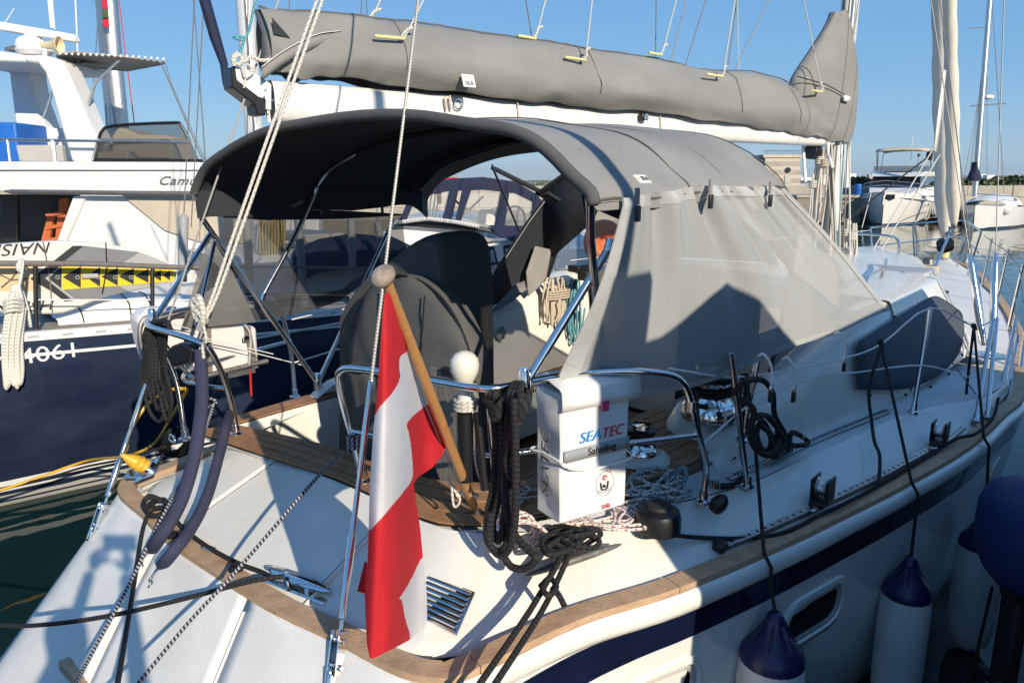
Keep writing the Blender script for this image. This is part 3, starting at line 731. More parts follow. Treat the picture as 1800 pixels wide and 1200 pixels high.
# boom, swung out to port
BE = Y(.80, -1.10, 2.99); BM = Y(6.22, -.02, 3.02); BD = (BM - BE).normalized(); BS = BD.cross(UP).normalized()
def bpt(u, v): return onpl(u, v, BE, BM)
def boom_sec(p, h=.105, w_=.07, n=14): return [p + UP * (h * math.copysign(abs(math.cos(2 * math.pi * k / n)) ** .7, math.cos(2 * math.pi * k / n))) + BS * (w_ * math.copysign(abs(math.sin(2 * math.pi * k / n)) ** .7, math.sin(2 * math.pi * k / n))) for k in range(n)]
boom = MB().grid([boom_sec(BE.lerp(BM, t)) for t in np.linspace(0.015, 1, 10)], closed_u=True).build('boom', M['boomw'], yacht)
e0 = [bpt(405, 118), bpt(437, 128), bpt(470, 150), bpt(470, 196), bpt(447, 192), bpt(440, 180), bpt(402, 148)]
MB().prism([p - BS * .06 for p in e0], BS * .12).build('boom_end_fitting', M['boomw'], boom, bevel=.006)
e1 = [bpt(399, 122), bpt(406, 118), bpt(409, 143), bpt(447, 172), bpt(460, 176), bpt(459, 205), bpt(444, 203), bpt(440, 186), bpt(400, 156)]
MB().prism([p - BS * .066 for p in e1], BS * .132).build('boom_end_cap', M['black'], boom, bevel=.006)
for u, v in ((456, 172), (470, 178), (458, 160)): MB().ball(bpt(u, v) + BS * .068, .006, 6).build('screw', M['steel'], boom)
# sail cover: a deep bag of grey canvas over the flaked sail
top = [(455, 12), (520, 18), (620, 28), (760, 46), (905, 66), (1000, 82), (1130, 100), (1240, 120), (1320, 128), (1370, 142), (1410, 162), (1440, 170)]
bot = [(468, 132), (520, 139), (620, 147), (760, 166), (905, 182), (1000, 192), (1130, 203), (1240, 218), (1320, 228), (1370, 236), (1410, 243), (1440, 246)]
wid = [.10, .125, .16, .18, .19, .195, .195, .19, .18, .165, .15, .13]
stn = []
for (u, v), (u2, v2), w_ in zip(top, bot, wid): stn.append((bpt(u, v), bpt(u2, v2), w_))
def interp_st(n):
    T = smoothpts([s_[0] for s_ in stn], 12); B_ = smoothpts([s_[1] for s_ in stn], 12); W_ = np.interp(np.linspace(0, 11, len(T)), range(12), wid)
    return T, B_, W_
T_, B_, W_ = interp_st(8)
from mathutils import noise as NZ
rnd = random.Random(3); rows = []
prof_l = [(-.55, .02), (-.72, .10), (-.95, .22), (-1.0, .38), (-.86, .58), (-.56, .80), (-.26, .95), (0, 1.0), (.26, .95), (.56, .80), (.86, .58), (1.0, .38), (.95, .22), (.72, .10), (.55, .02)]
for i_, (t, bt, w_) in enumerate(zip(T_, B_, W_)):
    r = []
    sc_ = 1 + .02 * math.sin(i_ * .6)
    for k, (x, h) in enumerate(prof_l):
        wob = .008 * math.sin(i_ * .16 + k * 1.4) + .005 * math.sin(i_ * .33 - k * 2.3) + .006 * math.sin(i_ * .11 + k * 3.1)
        sag = (.012 * math.sin(i_ * .37) + .008 * math.sin(i_ * .83 + 1)) * (2.2 if 8 < i_ < 22 else 1) if k in (0, 1, 13, 14) else 0
        c = bt.lerp(t, h)
        wr = .020 * NZ.noise(Vector((i_ * .10, k * .85, 1.3))) + .013 * NZ.noise(Vector((i_ * .28 + k * .5, k * 1.3, 5.1))) + .007 * NZ.noise(Vector((i_ * .7 - k * .6, k * 1.9, 9.4)))
        r.append(c + BS * ((x * w_ + wob) * sc_ + math.copysign(wr, x) * min(1, abs(x) * 2)) + UP * (sag * .6 + (wob * .5 + wr * .6) * (.25 if k in (0, 1, 13, 14) else 1)))
    rows.append(r)
sc = MB().grid(rows).build('sail_cover', M['canvasl'], yacht, solid=.006, subd=1, ang=180)
M['seam'] = mat('cover_seam_thread', (.13, .125, .118), .9)
for i_ in (30, 62, 88, 110):
    MB().tube([p + (p - B_[i_].lerp(T_[i_], .5)).normalized() * .004 for p in rows[i_][2:13]], .003, 5).build('cover_seam', M['seam'], sc)
MB().tube([r[7] + UP * .004 for r in rows], .006, 5).build('cover_seam', M['seam'], sc)
# its end flap, and the dark opening behind it
fl = [bpt(455, 12), bpt(468, 40), bpt(500, 72), bpt(560, 60), bpt(585, 62), bpt(540, 82), bpt(490, 105), bpt(450, 128), bpt(462, 70)]
MB().grid([[bpt(452, 14) - BS * .05, bpt(458, 60) + BS * .02, bpt(452, 122) + BS * .06], [bpt(470, 16), bpt(475, 60) + BS * .10, bpt(468, 130) + BS * .11]]).build('cover_end_flap', M['canvasl'], sc, solid=.005, ang=180)
MB().prism([bpt(463, 38) + BS * .112, bpt(494, 73) + BS * .116, bpt(466, 66) + BS * .116], BS * .004).build('cover_opening', M['lining'], sc)
fl = smoothpts([bpt(446, 124) + BS * .10, bpt(470, 104) + BS * .125, bpt(500, 86) + BS * .135, bpt(540, 68) + BS * .125, bpt(584, 61) + BS * .10], 6)
MB().grid([fl, [p - UP * .03 + BS * .008 for p in fl], [p - UP * .06 - BS * .004 for p in fl]]).build('cover_end_flap', M['canvasl'], sc, solid=.004, ang=180)
MB().grid([[p + UP * .004 for p in fl], [p + UP * .003 + BS * .014 for p in fl]]).build('flap_edge', M['pvc'], sc, solid=.003)
# the boot of the cover wrapped round the mast
rings = [((1436, 248), (1490, 252), .10), ((1405, 232), (1496, 238), .145), ((1392, 190), (1500, 200), .16), ((1388, 150), (1502, 160), .16), ((1398, 128), (1502, 128), .15), ((1418, 100), (1500, 98), .13), ((1440, 66), (1497, 66), .11), ((1458, 36), (1490, 38), .085), ((1464, 22), (1482, 22), .06)]
rows = []
MA, MB_ = Y(6.0, 0, 3), Y(7, .0, 3)
for q, ((u, v), (u2, v2), w_) in enumerate(rings):
    a = bpt(u, v); c = onpl(u2, v2, BE, BM)
    r = []; n = 18
    for k in range(n):
        an = 2 * math.pi * k / n; x = .5 - .5 * math.cos(an)
        wr = .022 * NZ.noise(Vector((q * .55, k * .7, 2.2))) + .016 * NZ.noise(Vector((q * 1.2 + k, k * .9, 7.7)))
        r.append(a.lerp(c, x) + BS * (w_ * math.sin(an) + wr) + (c - a).normalized() * (.012 * math.sin(k * 2.3 + q * 1.1)) + UP * (.012 * math.sin(k * 1.9)))
    rows.append(r)
MB().grid(rows, closed_u=True).build('mast_boot', M['canvasl'], sc, subd=1, ang=180)
pl = MB().poly([bpt(1450, 170) + BS * .185, bpt(1463, 173) + BS * .18, bpt(1461, 183) + BS * .18, bpt(1449, 180) + BS * .185]); pl.build('cover_patch', M['pvc'], sc, solid=.004)
MB().tube([bpt(1384, 137) + BS * .10, bpt(1420, 152) + BS * .175, bpt(1453, 170) + BS * .178], .005, 6).build('cover_zip', M['black'], sc)
# maker's label sewn on the cover
lp = bpt(787, 149) + BS * .215; lx = BD; ly = (UP - BS * .35).normalized()
lab = MB().box(lp, (.085, .075, .004), (lx, ly, lx.cross(ly))).build('sewn_label', M['pvc'], sc)
nz = lx.cross(ly); nz = nz if nz.dot(CAM - lp) > 0 else -nz
text('LUX', 'lettering', lp + nz * .004 + ly * .016, lx, ly, .030, M['batten'], lab)
text('SEA', 'lettering', lp + nz * .004 - ly * .016, lx, ly, .034, M['txtblk'], lab)
# lazy jacks and their yellow battens
for (u0, v0), (u1, v1), (u2, v2), sd in [((610, 31), (658, 37), (686, -30), -.05), ((632, 72), (683, 76), (748, -30), .17), ((907, 64), (938, 69), (965, -30), .02), ((960, 107), (996, 112), (1028, -30), .18), ((1133, 94), (1156, 98), (1193, -30), .04), ((1207, 135), (1236, 139), (1279, -30), .185), ((1393, 162), (1412, 165), (1389, -30), .18)]:
    a, c, t = bpt(u0, v0) + BS * sd, bpt(u1, v1) + BS * sd, bpt(u2, v2) + BS * sd * .5
    MB().tube([a, c], .0095, 8).build('batten', M['batten'], sc)
    MB().tube([c, c.lerp(t, 1.0), c + (t - c) * 2.6], .005, 6).build('lazy_jack', M['r_white'], sc)
    MB().tube(smoothpts([c - BD * .02, c + UP * .03 + BS * .01, c + (t - c).normalized() * .07, c + (t - c).normalized() * .085 + BD * .03], 4), .008, 6).build('knot', M['r_white'], sc)
for u1, v1, u2, sd in ((1290, 117, 1311, -.06), (953, 68, 938, -.1), (1174, 96, 1176, -.12), (1306, 122, 1303, -.04)):
    c, t = bpt(u1, v1) + BS * sd, bpt(u2, -30) + BS * sd; MB().tube([c, c + (t - c) * 2.5], .0045, 5).build('reefing_line', M['wire'] if u1 != 1306 else M['r_white'], sc)
# boom fittings: lashing, ring and hook under the cover
b = MB()
for u, v in ((768, 172), (776, 171)): b.tube(smoothpts([bpt(u, v) + BS * .09, bpt(u - 1, v + 10) + BS * .095, bpt(u + 2, v + 24) + BS * .09], 4), .007, 6)
b.build('lashing', M['r_beige'], boom)
MB().tube([bpt(791 + 7 * math.cos(a), 185 + 9 * math.sin(a)) + BS * .09 for a in np.linspace(0, 2 * math.pi, 17)[:-1]], .0045, 6, closed=True).build('shackle_ring', M['steel'], boom)
for u in (896, 1146): MB().tube([bpt(u, 180 + (u - 896) * .1) + BS * .078, bpt(u + 2, 214 + (u - 896) * .06) + BS * .078], .005, 6).build('lashing', M['r_beige'], boom)
MB().box(bpt(1113, 207) + BS * .10, (.07, .04, .05), (BD, BS, UP)).build('boom_block', M['black'], boom, bevel=.01)
MB().lathe([(.022, -.006), (.022, .006)], bpt(1113, 207) + BS * .125, BS, 10).build('boom_block', M['alu'], boom)
# white knotted line and turquoise lanyard at the boom end
tp = lambda u, v, e=.08: bpt(u, v) + BS * e
MB().tube(smoothpts([tp(402, 120), tp(400, 106), tp(408, 98), tp(416, 108), tp(409, 118), tp(402, 108), tp(411, 101), tp(420, 112), tp(430, 104), tp(450, 110), tp(466, 108)], 5), .009, 7).build('end_knot', M['r_white'], boom)
MB().tube(smoothpts([tp(413, 104), tp(414, 92), tp(420, 74), tp(418, 70), tp(400, 69), tp(416, 74), tp(426, 64), tp(432, 40), tp(446, -20), tp(500, -200)], 5), .007, 7).build('turquoise_lanyard', M['r_teal'], boom)
MB().tube(smoothpts([tp(420, 112), tp(436, 128), tp(421, 140), tp(415, 120), tp(422, 136), tp(419, 158)], 5), .005, 6).build('end_lashing', M['r_white'], boom)
# dark furled cover up beside the mast at the boom end (topping lift sleeve)
MB().tube([bpt(393, -20) - BS * .3 + (bpt(393, -20) - bpt(412, 50)) * 12, bpt(393, -20) - BS * .3, bpt(412, 50) - BS * .3, bpt(428, 100) - BS * .3, bpt(430, 140) - BS * .3], [.03, .03, .03, .022, .012], 8).build('lift_sleeve', M['navycan'], boom)

# backstays: run up towards the masthead, turnbuckles at the foot
def up_line(base, u, v, slope):
    """far point on the pixel ray that keeps the stay's own steepness (rise per metre forward)."""
    bf = loc(base)[0]; lo, hi = bf + .01, 6
    for _ in range(50):
        m_ = (lo + hi) / 2; p = onf(u, v, m_)
        if base.z + (m_ - bf) * slope > p.z: hi = m_
        else: lo = m_
    return onf(u, v, lo)
def stay(base, top_, r, m=None, tb=True, L=2.2, name='backstay', bot=.11, tbl=.62):
    d = (top_ - base).normalized(); end = base + (top_ - base) * L
    st = MB().tube([base + d * (bot + tbl * .9), end], r, 8).build(name, m or M['wire_twist'], yacht)
    if tb:
        MB().tube([base + d * t for t in (bot, bot + .06, bot + .065, bot + tbl * .38, bot + tbl * .39, bot + tbl * .62, bot + tbl * .63, bot + tbl)], [.007, .007, .0135, .0135, .009, .009, .0115, .009], 10).build('turnbuckle', M['steel'], st)
        x = d.cross(FD).normalized(); y = d.cross(x)
        b_ = MB()
        for e in (-.018, .018): b_.box(base + d * .075 + x * e, (.006, .04, .13), (x, y, d))
        b_.tube([base + d * .11 - x * .03, base + d * .11 + x * .03], .010, 8); b_.tube([base + d * .035 - x * .03, base + d * .035 + x * .03], .010, 8)
        b_.build('toggle', M['chrome'], st, bevel=.003)
        MB().box(base - d * .0, (.022, .06, .07), (x, y, d)).build('chainplate', M['chrome'], st, bevel=.008)
    return st
cp = on_tr(166, 938)
stay(cp, up_line(cp, 490, 0, 2.1), .0052, L=2.4)
cs = on_tr(588, 1192); stay(cs, up_line(cs, 735, 0, 2.6), .0056, L=2.4, tbl=.80)
# paired white lines hauled up to the masthead from the port pushpit, knotted at the foot
kb = Y(.12, -.50, 1.98); kt = up_line(kb, 562, 0, 2.6)
for e in (-.014, .014):
    MB().tube(smoothpts([kb + UP * .10, kb + (kt - kb) * .08 + SD * e, kb + (kt - kb) * .5 + SD * e * 1.6, kb + (kt - kb) * 2.2 + SD * e], 4), .0068, 8).build('topping_line', M['r_fleck'], yacht)
kp = [kb + UP * .02, kb + UP * .07 + SD * .035, kb + UP * .10 - SD * .03, kb + UP * .05 + FD * .03, kb + UP * .12 + SD * .02, kb + UP * .14 - SD * .035, kb + UP * .06 - SD * .02, kb + UP * .16 + SD * .01, kb + UP * .09 + SD * .04, kb + UP * .02 - SD * .01]
MB().tube(smoothpts(kp, 6), .012, 8).build('line_knot', M['r_white'], yacht)
MB().tube(smoothpts([kb + UP * .05 + SD * .03, kb + SD * .045 - UP * .02, kb - UP * .04 + SD * .01, kb - UP * .10 + SD * .008], 5), .006, 7).build('line_tail', M['r_white'], yacht)

# forestay with the furled sails, drums and bow gear
fs0 = Y(12.35, 0, 1.42); fs1 = onpl(1652, -60, Y(6, 0, 0), Y(12, 0, 0)); fd = (fs1 - fs0)
def furl(name, base_, top_, r0, r1, m, L=3.2):
    n = 60; pts = [base_ + (top_ - base_) * (L * i_ / n) for i_ in range(n + 1)]
    rs = [max(.012, (r0 if i_ > 3 else r0 * (.35 + .2 * i_)) * (1 + .07 * math.sin(i_ * 1.7) + .05 * math.sin(i_ * .6)) * (1 - .5 * i_ / n)) for i_ in range(n + 1)]
    return MB().tube(pts, rs, 14).build(name, m, yacht, ang=180)
M['sailc'] = mat('furled_sail_cloth', (.80, .76, .68), .8, var=.06, vscale=5, bump=.7, bscale=5, stretch=(1, 1, .5))
M['sailc2'] = mat('furled_sail_uv_strip', (.74, .69, .60), .85, var=.06, vscale=5, bump=.7, bscale=5, stretch=(1, 1, .5))
g0 = onpl(1661, 415, Y(6, 0, 0), Y(12, 0, 0)); 
furl('furled_genoa', g0, fs1, .13, .1, M['sailc'], 2.6)
j0 = onf(1677, 400, 11.3); j1 = onf(1668, -60, 9.2)
furl('furled_staysail', j0, j1, .095, .07, M['sailc2'], 2.4)
dr = g0 - fd.normalized() * .25
for q, rr in ((0, .125), (.09, .125)): MB().lathe([(rr * .4, 0), (rr, .015), (rr, .035), (rr * .4, .05)], dr + fd.normalized() * q, fd, 18).build('furler_drum', M['black'], yacht)
MB().lathe([(.07, 0), (.07, .11)], dr - UP * .14, UP, 12).build('furler_body', M['batten'], yacht)
MB().tube([g0, fs0 - UP * .15], .02, 8).build('forestay_foot', M['steel'], yacht)
MB().tube([j0 + UP * .1, Y(11.0, .1, 1.32)], .02, 8).build('inner_stay', M['steel'], yacht)
MB().lathe([(.10, 0), (.10, .05), (.07, .06), (.07, .12), (.10, .13)], j0 - UP * .12, UP, 16).build('furler_drum', M['alud'], yacht)
# clew of the genoa with its block and the dark sheet lead
ck = onf(1642, 268, 9.6)
MB().grid([[ck + UP * 1.0 + FD * .12, ck + UP * 1.0 - FD * .0], [ck + UP * .4 + FD * .14, ck + UP * .4 - FD * .04], [ck + FD * .16, ck + UP * .02 - FD * .03]]).build('sail_clew', M['sailc'], yacht, solid=.01)
MB().lathe([(.055, -.03), (.055, .03)], onf(1634, 274, 9.5), SD, 12).build('clew_block', M['black'], yacht)
MB().tube([onf(1634, 274, 9.5), onf(1560, 330, 8.7), onf(1480, 395, 7.9)], .010, 6).build('staysail_sheet', M['r_black'], yacht)
for u0, v0, u1, v1, f0, f1 in ((1640, 262, 1510, 480, 9.5, 7.2), (1652, 272, 1535, 462, 9.5, 7.4)):
    MB().tube([onf(u0, v0, f0), onf(u1, v1, f1)], .008, 6).build('genoa_sheet', M['r_white'], yacht)
# shrouds, with their steel turnbuckle covers
sh0 = [(Y(5.02, 1.665, 1.36), (1765, 0), 2.0, .011, (1748, 455)), (Y(4.94, 1.63, 1.36), (1636, 0), None, .011, (1702, 435)), (Y(5.1, 1.60, 1.36), (1652, 0), None, .010, (1690, 420))]
def ray_s(u, v, s): return ons(u, v, s)
for base_, (u, v), k, r, (u2, v2) in sh0:
    if u == 1765: t = ons(u, v, 1.36)
    elif u == 1636: t = ons(u, v, .95)
    else: t = ons(u, v, .80)
    d = (t - base_)
    s_ = MB().tube([base_ + d * .2, base_ + d * 3.2], .0045, 6).build('shroud', M['wire'], yacht)
    dn = d.normalized(); MB().tube([base_ + dn * .06, base_ + dn * .075, base_ + dn * .66, base_ + dn * .68, base_ + dn * .74], [.012, .027, .027, .022, .010], 10).build('turnbuckle_cover', M['steel'], s_)
    for sg in (-1,):
        b2 = Y(*[c_ * (1 if i_ != 1 else -1) for i_, c_ in enumerate(loc(base_))]); t2 = Y(*[c_ * (1 if i_ != 1 else -1) for i_, c_ in enumerate(loc(base_ + d * 3.2))])
        MB().tube([b2, t2], .0055, 6).build('shroud', M['wire'], yacht)
cpz = Y(5.02, 1.65, 1.335)
MB().lathe([(.14, 0), (.14, .006), (.12, .010)], cpz, UP, 20).build('chainplate_base', M['steel'], yacht)
b = MB()
for e in (-.05, .03): b.box(cpz + FD * e + UP * .06, (.012, .05, .11), (SD, FD, UP))
b.build('chainplate', M['steel'], yacht, bevel=.004)
# halyards hung in hanks at the mast
def hank(name, c, L, w_, n, r, m, parent=None, seed=0, dirv=None, lab=None, cat=None, group=None):
    rn = random.Random(seed); b_ = MB(); dv = dirv or SD
    pts = []
    for i_ in range(n):
        x = (rn.random() - .5) * w_; x2 = (rn.random() - .5) * w_; l_ = L * (.82 + .25 * rn.random()); y_ = (rn.random() - .5) * .05
        ndv = dv.cross(UP)
        pts += [c + dv * (x * .4) + ndv * y_, c + dv * x - UP * (l_ * .5) + ndv * y_, c + dv * (x + (x2 - x) * .3) - UP * (l_ * .93) + ndv * y_, c + dv * ((x + x2) / 2) - UP * l_ + ndv * y_, c + dv * (x2 + (x - x2) * .3) - UP * (l_ * .93) - ndv * y_, c + dv * x2 - UP * (l_ * .5) - ndv * y_]
    b_.tube(smoothpts(pts, 4), r, 6)
    # gathering turns round the neck
    for k in range(4):
        b_.tube([c - UP * (.10 + .018 * k) + dv * (w_ * .32 * math.cos(a)) + dv.cross(UP) * (.045 * math.sin(a)) for a in np.linspace(0, 2 * math.pi, 13)[:-1]], r, 6, closed=True)
    return b_.build(name, m, parent, ang=180)
for u, v, L, n, mm, sd in ((1443, 258, 1.0, 5, 'r_fleck', 1), (1432, 300, .85, 5, 'r_fleck', 2), (1490, 385, .52, 5, 'r_fleck', 3), (1452, 262, .9, 4, 'r_beige', 4), (1500, 392, .55, 3, 'r_white', 5)):
    c = onf(u, v, 6.15 if u < 1480 else 6.4); hank('halyard_hank', c, L, .12, n, .008, M[mm], yacht, sd)
for u0, u1, m_, r in ((1452, 1466, 'r_beige', .008), (1478, 1476, 'r_fleck', .007), (1484, 1472, 'r_teal', .007), (1490, 1482, 'wire', .006), (1493, 1494, 'r_fleck', .009), (1461, 1470, 'alud', .014)):
    MB().tube([onf(u0, 250, 6.2), onf(u1, 450, 6.25)], r, 6).build('halyard', M[m_], yacht)
for u0, v0, u1, v1, f in ((1497, -30, 1492, 480, 6.5), (1514, -30, 1494, 120, 6.3), (1508, -30, 1500, 70, 6.3)): MB().tube([onf(u0, v0, f), onf(u1, v1, f)], .008, 6).build('halyard', M['r_fleck'], yacht)
for pts in ([(1411, 252), (1413, 280), (1416, 320)], [(1455, 250), (1457, 275), (1464, 295)]): MB().tube(smoothpts([onf(u, v, 6.0) for u, v in pts], 4), .016, 8).build('cover_strap', M['white'], yacht)
MB().lathe([(.06, 0), (.075, .02), (.075, .10), (.05, .12)], onf(1424, 266, 6.0), FD, 12).build('gooseneck_block', M['black'], yacht)

# ------------------------------------------------------------------ pushpits
PR = .0135
def bar(name, pts, r=PR, sm=6, parent=None, m='steel'): return tube(name, pts, r, M[m], parent or yacht, 10, sm)
# starboard
pst = [Y(.43, .13, 1.40), Y(.36, .17, 1.60), Y(.25, .25, 1.86), Y(.22, .31, 1.945), Y(.24, .42, 1.962), Y(.28, .66, 1.962), Y(.34, .90, 1.96), Y(.50, .95, 1.96), Y(.70, 1.02, 1.96), Y(.86, 1.16, 1.955), Y(1.00, 1.23, 1.90), Y(1.12, 1.235, 1.70), Y(1.24, 1.225, 1.52), Y(1.26, 1.215, 1.355)]
pushpit_s = bar('pushpit', pst, sm=7)
bar('pushpit_rail', [Y(.33, .19, 1.665), Y(.38, .45, 1.665), Y(.46, .74, 1.665), Y(.64, .88, 1.665), Y(.90, 1.08, 1.665), Y(1.13, 1.235, 1.67)], .011, 5, pushpit_s)
for p, q in (((.34, .90, 1.96), (.50, .80, 1.405)), ((1.42, 1.22, 1.93), (1.545, 1.275, 1.345))): bar('pushpit_leg', [Y(*p), Y(*q)], .0125, 0, pushpit_s)
for p in ((1.26, 1.215, 1.35), (.43, .13, 1.404), (1.545, 1.275, 1.34), (.50, .80, 1.398)): MB().lathe([(.032, 0), (.032, .008), (.019, .016), (.017, .05)], Y(*p), UP, 14).build('rail_base', M['steel'], pushpit_s)
for p in (pst[-3],): MB().lathe([(.02, -.02), (.02, .02)], Y(1.06, 1.235, 1.80), UP, 12).build('rail_collar', M['steel'], pushpit_s)
# port
ppt = [Y(.40, -.80, 1.405), Y(.39, -.79, 1.52), Y(.30, -.68, 1.72), Y(.18, -.53, 1.88), Y(.13, -.50, 1.935), Y(.10, -.58, 1.958), Y(.09, -.74, 1.965), Y(.10, -.93, 1.965), Y(.20, -1.12, 1.965), Y(.5, -1.28, 1.96), Y(.85, -1.38, 1.955), Y(1.05, -1.42, 1.88), Y(1.12, -1.42, 1.60), Y(1.12, -1.40, 1.32)]
pushpit_p = bar('pushpit', ppt, sm=7)
bar('pushpit_rail', [Y(.34, -.72, 1.66), Y(.28, -.90, 1.66), Y(.30, -1.08, 1.66), Y(.5, -1.25, 1.66), Y(1.12, -1.41, 1.66)], .011, 5, pushpit_p)
bar('pushpit_leg', [Y(.12, -.98, 1.965), Y(.25, -1.06, 1.68), Y(.28, -1.08, 1.36)], .0135, 4, pushpit_p)
bar('pushpit_leg', [Y(.13, -1.0, 1.96), Y(.30, -1.06, 1.70), Y(.32, -1.02, 1.66)], .012, 4, pushpit_p)
for p in ((.40, -.80, 1.402), (.28, -1.08, 1.345), (1.12, -1.40, 1.31)): MB().lathe([(.032, 0), (.032, .008), (.019, .016), (.017, .05)], Y(*p), UP, 14).build('rail_base', M['steel'], pushpit_p)
# ------------------------------------------------------------------ stanchions and guard wires (starboard in view, port behind)
STN = [(Y(1.545, 1.32, 1.50), onf(1330, 622, 1.83), .0135), (onz(1605, 724, 1.335), onf(1636, 541, 3.28), .0125), (onz(1735, 735, 1.26), onf(1752, 560, 4.25), .0125), (onz(1715, 740, 1.255), onf(1745, 565, 4.05), .012)]
STN[0] = (onf(1303, 772, 1.72), onf(1332, 632, 1.76), .014)
tops = []
for a, c, r in STN:
    st = bar('stanchion', [a, c], r, 0)
    MB().lathe([(.026, 0), (.026, .012), (.018, .02), (.017, .06)], a - UP * .01, c - a, 12).build('stanchion_base', M['steel'], st); tops.append(c)
gp = [Y(.95, 1.20, 1.955), onf(1310, 662, 1.7), onf(1480, 630, 2.55), onf(1550, 604, 2.85), tops[1], onf(1712, 573, 4.05), tops[2]]
MB().tube(smoothpts(gp, 4), .0048, 7).build('guard_wire', M['white'], yacht)
gl = [Y(1.17, 1.235, 1.62), onf(1335, 700, 1.72), onf(1440, 660, 2.4), onf(1500, 655, 2.65), onf(1622, 642, 3.2), onf(1700, 662, 3.75), onf(1738, 660, 4.1)]
MB().tube(smoothpts(gl, 4), .0045, 7).build('guard_wire', M['white'], yacht)
gl = [onf(1570, 553, 2.9), onf(1650, 610, 3.45), onf(1727, 708, 4.0)]
MB().tube(smoothpts(gl, 4), .0035, 6).build('guard_wire', M['wire'], yacht)
for u0, v0, u1, v1, f0, f1 in ((1748, 745, 1786, 560, 4.3, 4.9), (1765, 700, 1790, 590, 4.5, 5.0), (1788, 690, 1800, 600, 4.9, 5.3)): bar('gate_stanchion', [onf(u0, v0, f0), onf(u1, v1, f1)], .0135, 0)
for f in (6.6, 8.2, 9.7):
    for sg in (1, -1):
        hb, z = sheer_at(f); bar('stanchion', [Y(f, sg * (hb - .1), z + .02), Y(f + .02, sg * (hb - .06), z + .62)], .0125, 0)
for sg in (1, -1):
    for h in (.60, .34):
        pts = [Y(f, sg * (sheer_at(f)[0] - .08), sheer_at(f)[1] + h) for f in ((4.4, 6.6, 8.2, 9.7, 10.6) if sg > 0 else (1.1, 2.6, 4.4, 6.6, 8.2, 9.7, 10.6))]
        MB().tube(pts, .0045, 6).build('guard_wire', M['white'] if sg < 0 else M['wire'], yacht)
for f in (2.6, 4.4): hb, z = sheer_at(f); bar('stanchion', [Y(f, -(hb - .1), z + .02), Y(f + .02, -(hb - .06), z + .62)], .0125, 0)
# pulpit
b = MB()
for h, r in ((.62, .014), (.34, .011)):
    b.tube(smoothpts([Y(10.5, .70, 1.30 + h), Y(11.8, .40, 1.31 + h), Y(12.75, .14, 1.32 + h), Y(12.88, 0, 1.33 + h), Y(12.75, -.14, 1.32 + h), Y(11.8, -.40, 1.31 + h), Y(10.5, -.70, 1.30 + h)], 6), r, 8)
for f, s_ in ((10.5, .70), (11.6, .38)):
    for sg in (1, -1): b.tube([Y(f, sg * (s_ - .1), 1.28), Y(f, sg * s_, 1.92)], .013, 8)
b.build('pulpit', M['steel'], yacht)
MB().tube(smoothpts([Y(7.0, .50, 1.80), Y(7.0, .50, 1.98), Y(7.05, .38, 2.04), Y(7.05, -.0, 2.04), Y(7.0, -.15, 1.98), Y(7.0, -.15, 1.80)], 5), .014, 8).build('mast_guard_rail', M['steel'], yacht)
# anchor windlass and foredeck gear
wl_ = MB().lathe([(.12, 0), (.12, .06), (.08, .09), (.07, .16), (.10, .18)], Y(10.8, .05, 1.32), UP, 16).build('windlass', M['alud'], yacht)
b = MB()
for k in range(5): b.tube([Y(10.1 + .1 * math.cos(a) + .02 * k, .15 + .16 * math.sin(a), 1.36 + .02 * k) for a in np.linspace(0, 2 * math.pi, 17)[:-1]], .012, 6, closed=True)
b.build('anchor_line_coil', M['r_beige'], yacht)
# winches
def winch(c, k, name='winch'):
    w_ = MB().lathe([(.105 * k, 0), (.108 * k, .012 * k), (.10 * k, .05 * k), (.092 * k, .06 * k)], c, UP, 28).build(name, M['chrome'], yacht)
    MB().lathe([(.085 * k, .06 * k), (.066 * k, .085 * k), (.064 * k, .12 * k), (.076 * k, .145 * k)], c, UP, 28).build('winch_drum', M['chrome'], w_)
    MB().lathe([(.086 * k, .145 * k), (.088 * k, .165 * k), (.07 * k, .175 * k)], c, UP, 28).build('winch_jaw', M['black'], w_)
    MB().lathe([(.062 * k, .175 * k), (.06 * k, .20 * k), (.02 * k, .205 * k)], c, UP, 20).build('winch_cap', M['chrome'], w_)
    b_ = MB()
    for q in range(3): b_.tube([c + UP * (.092 * k + .012 * q) + SD * (.074 * k * math.cos(a)) + FD * (.074 * k * math.sin(a)) for a in np.linspace(0, 2 * math.pi, 21)[:-1]], .0065, 6, closed=True)
    b_.build('winch_turns', M['r_black'], w_); return w_
MB().lathe([(.21, 0), (.205, .03), (.16, .11), (.13, .13)], onz(1247, 752, 1.41), UP, 28).build('winch_plinth', M['gel'], yacht)
winch(onz(1247, 732, 1.52), 1.25)
MB().lathe([(.13, 0), (.12, .02), (.10, .03)], onz(1126, 806, 1.41), UP, 24).build('winch_plinth', M['gel'], yacht)
winch(onz(1126, 800, 1.43), .72)
MB().lathe([(.18, 0), (.17, .03), (.14, .09)], Y(1.55, -1.15, 1.50), UP, 24).build('winch_plinth', M['gel'], yacht)
winch(Y(1.55, -1.15, 1.58), 1.15)
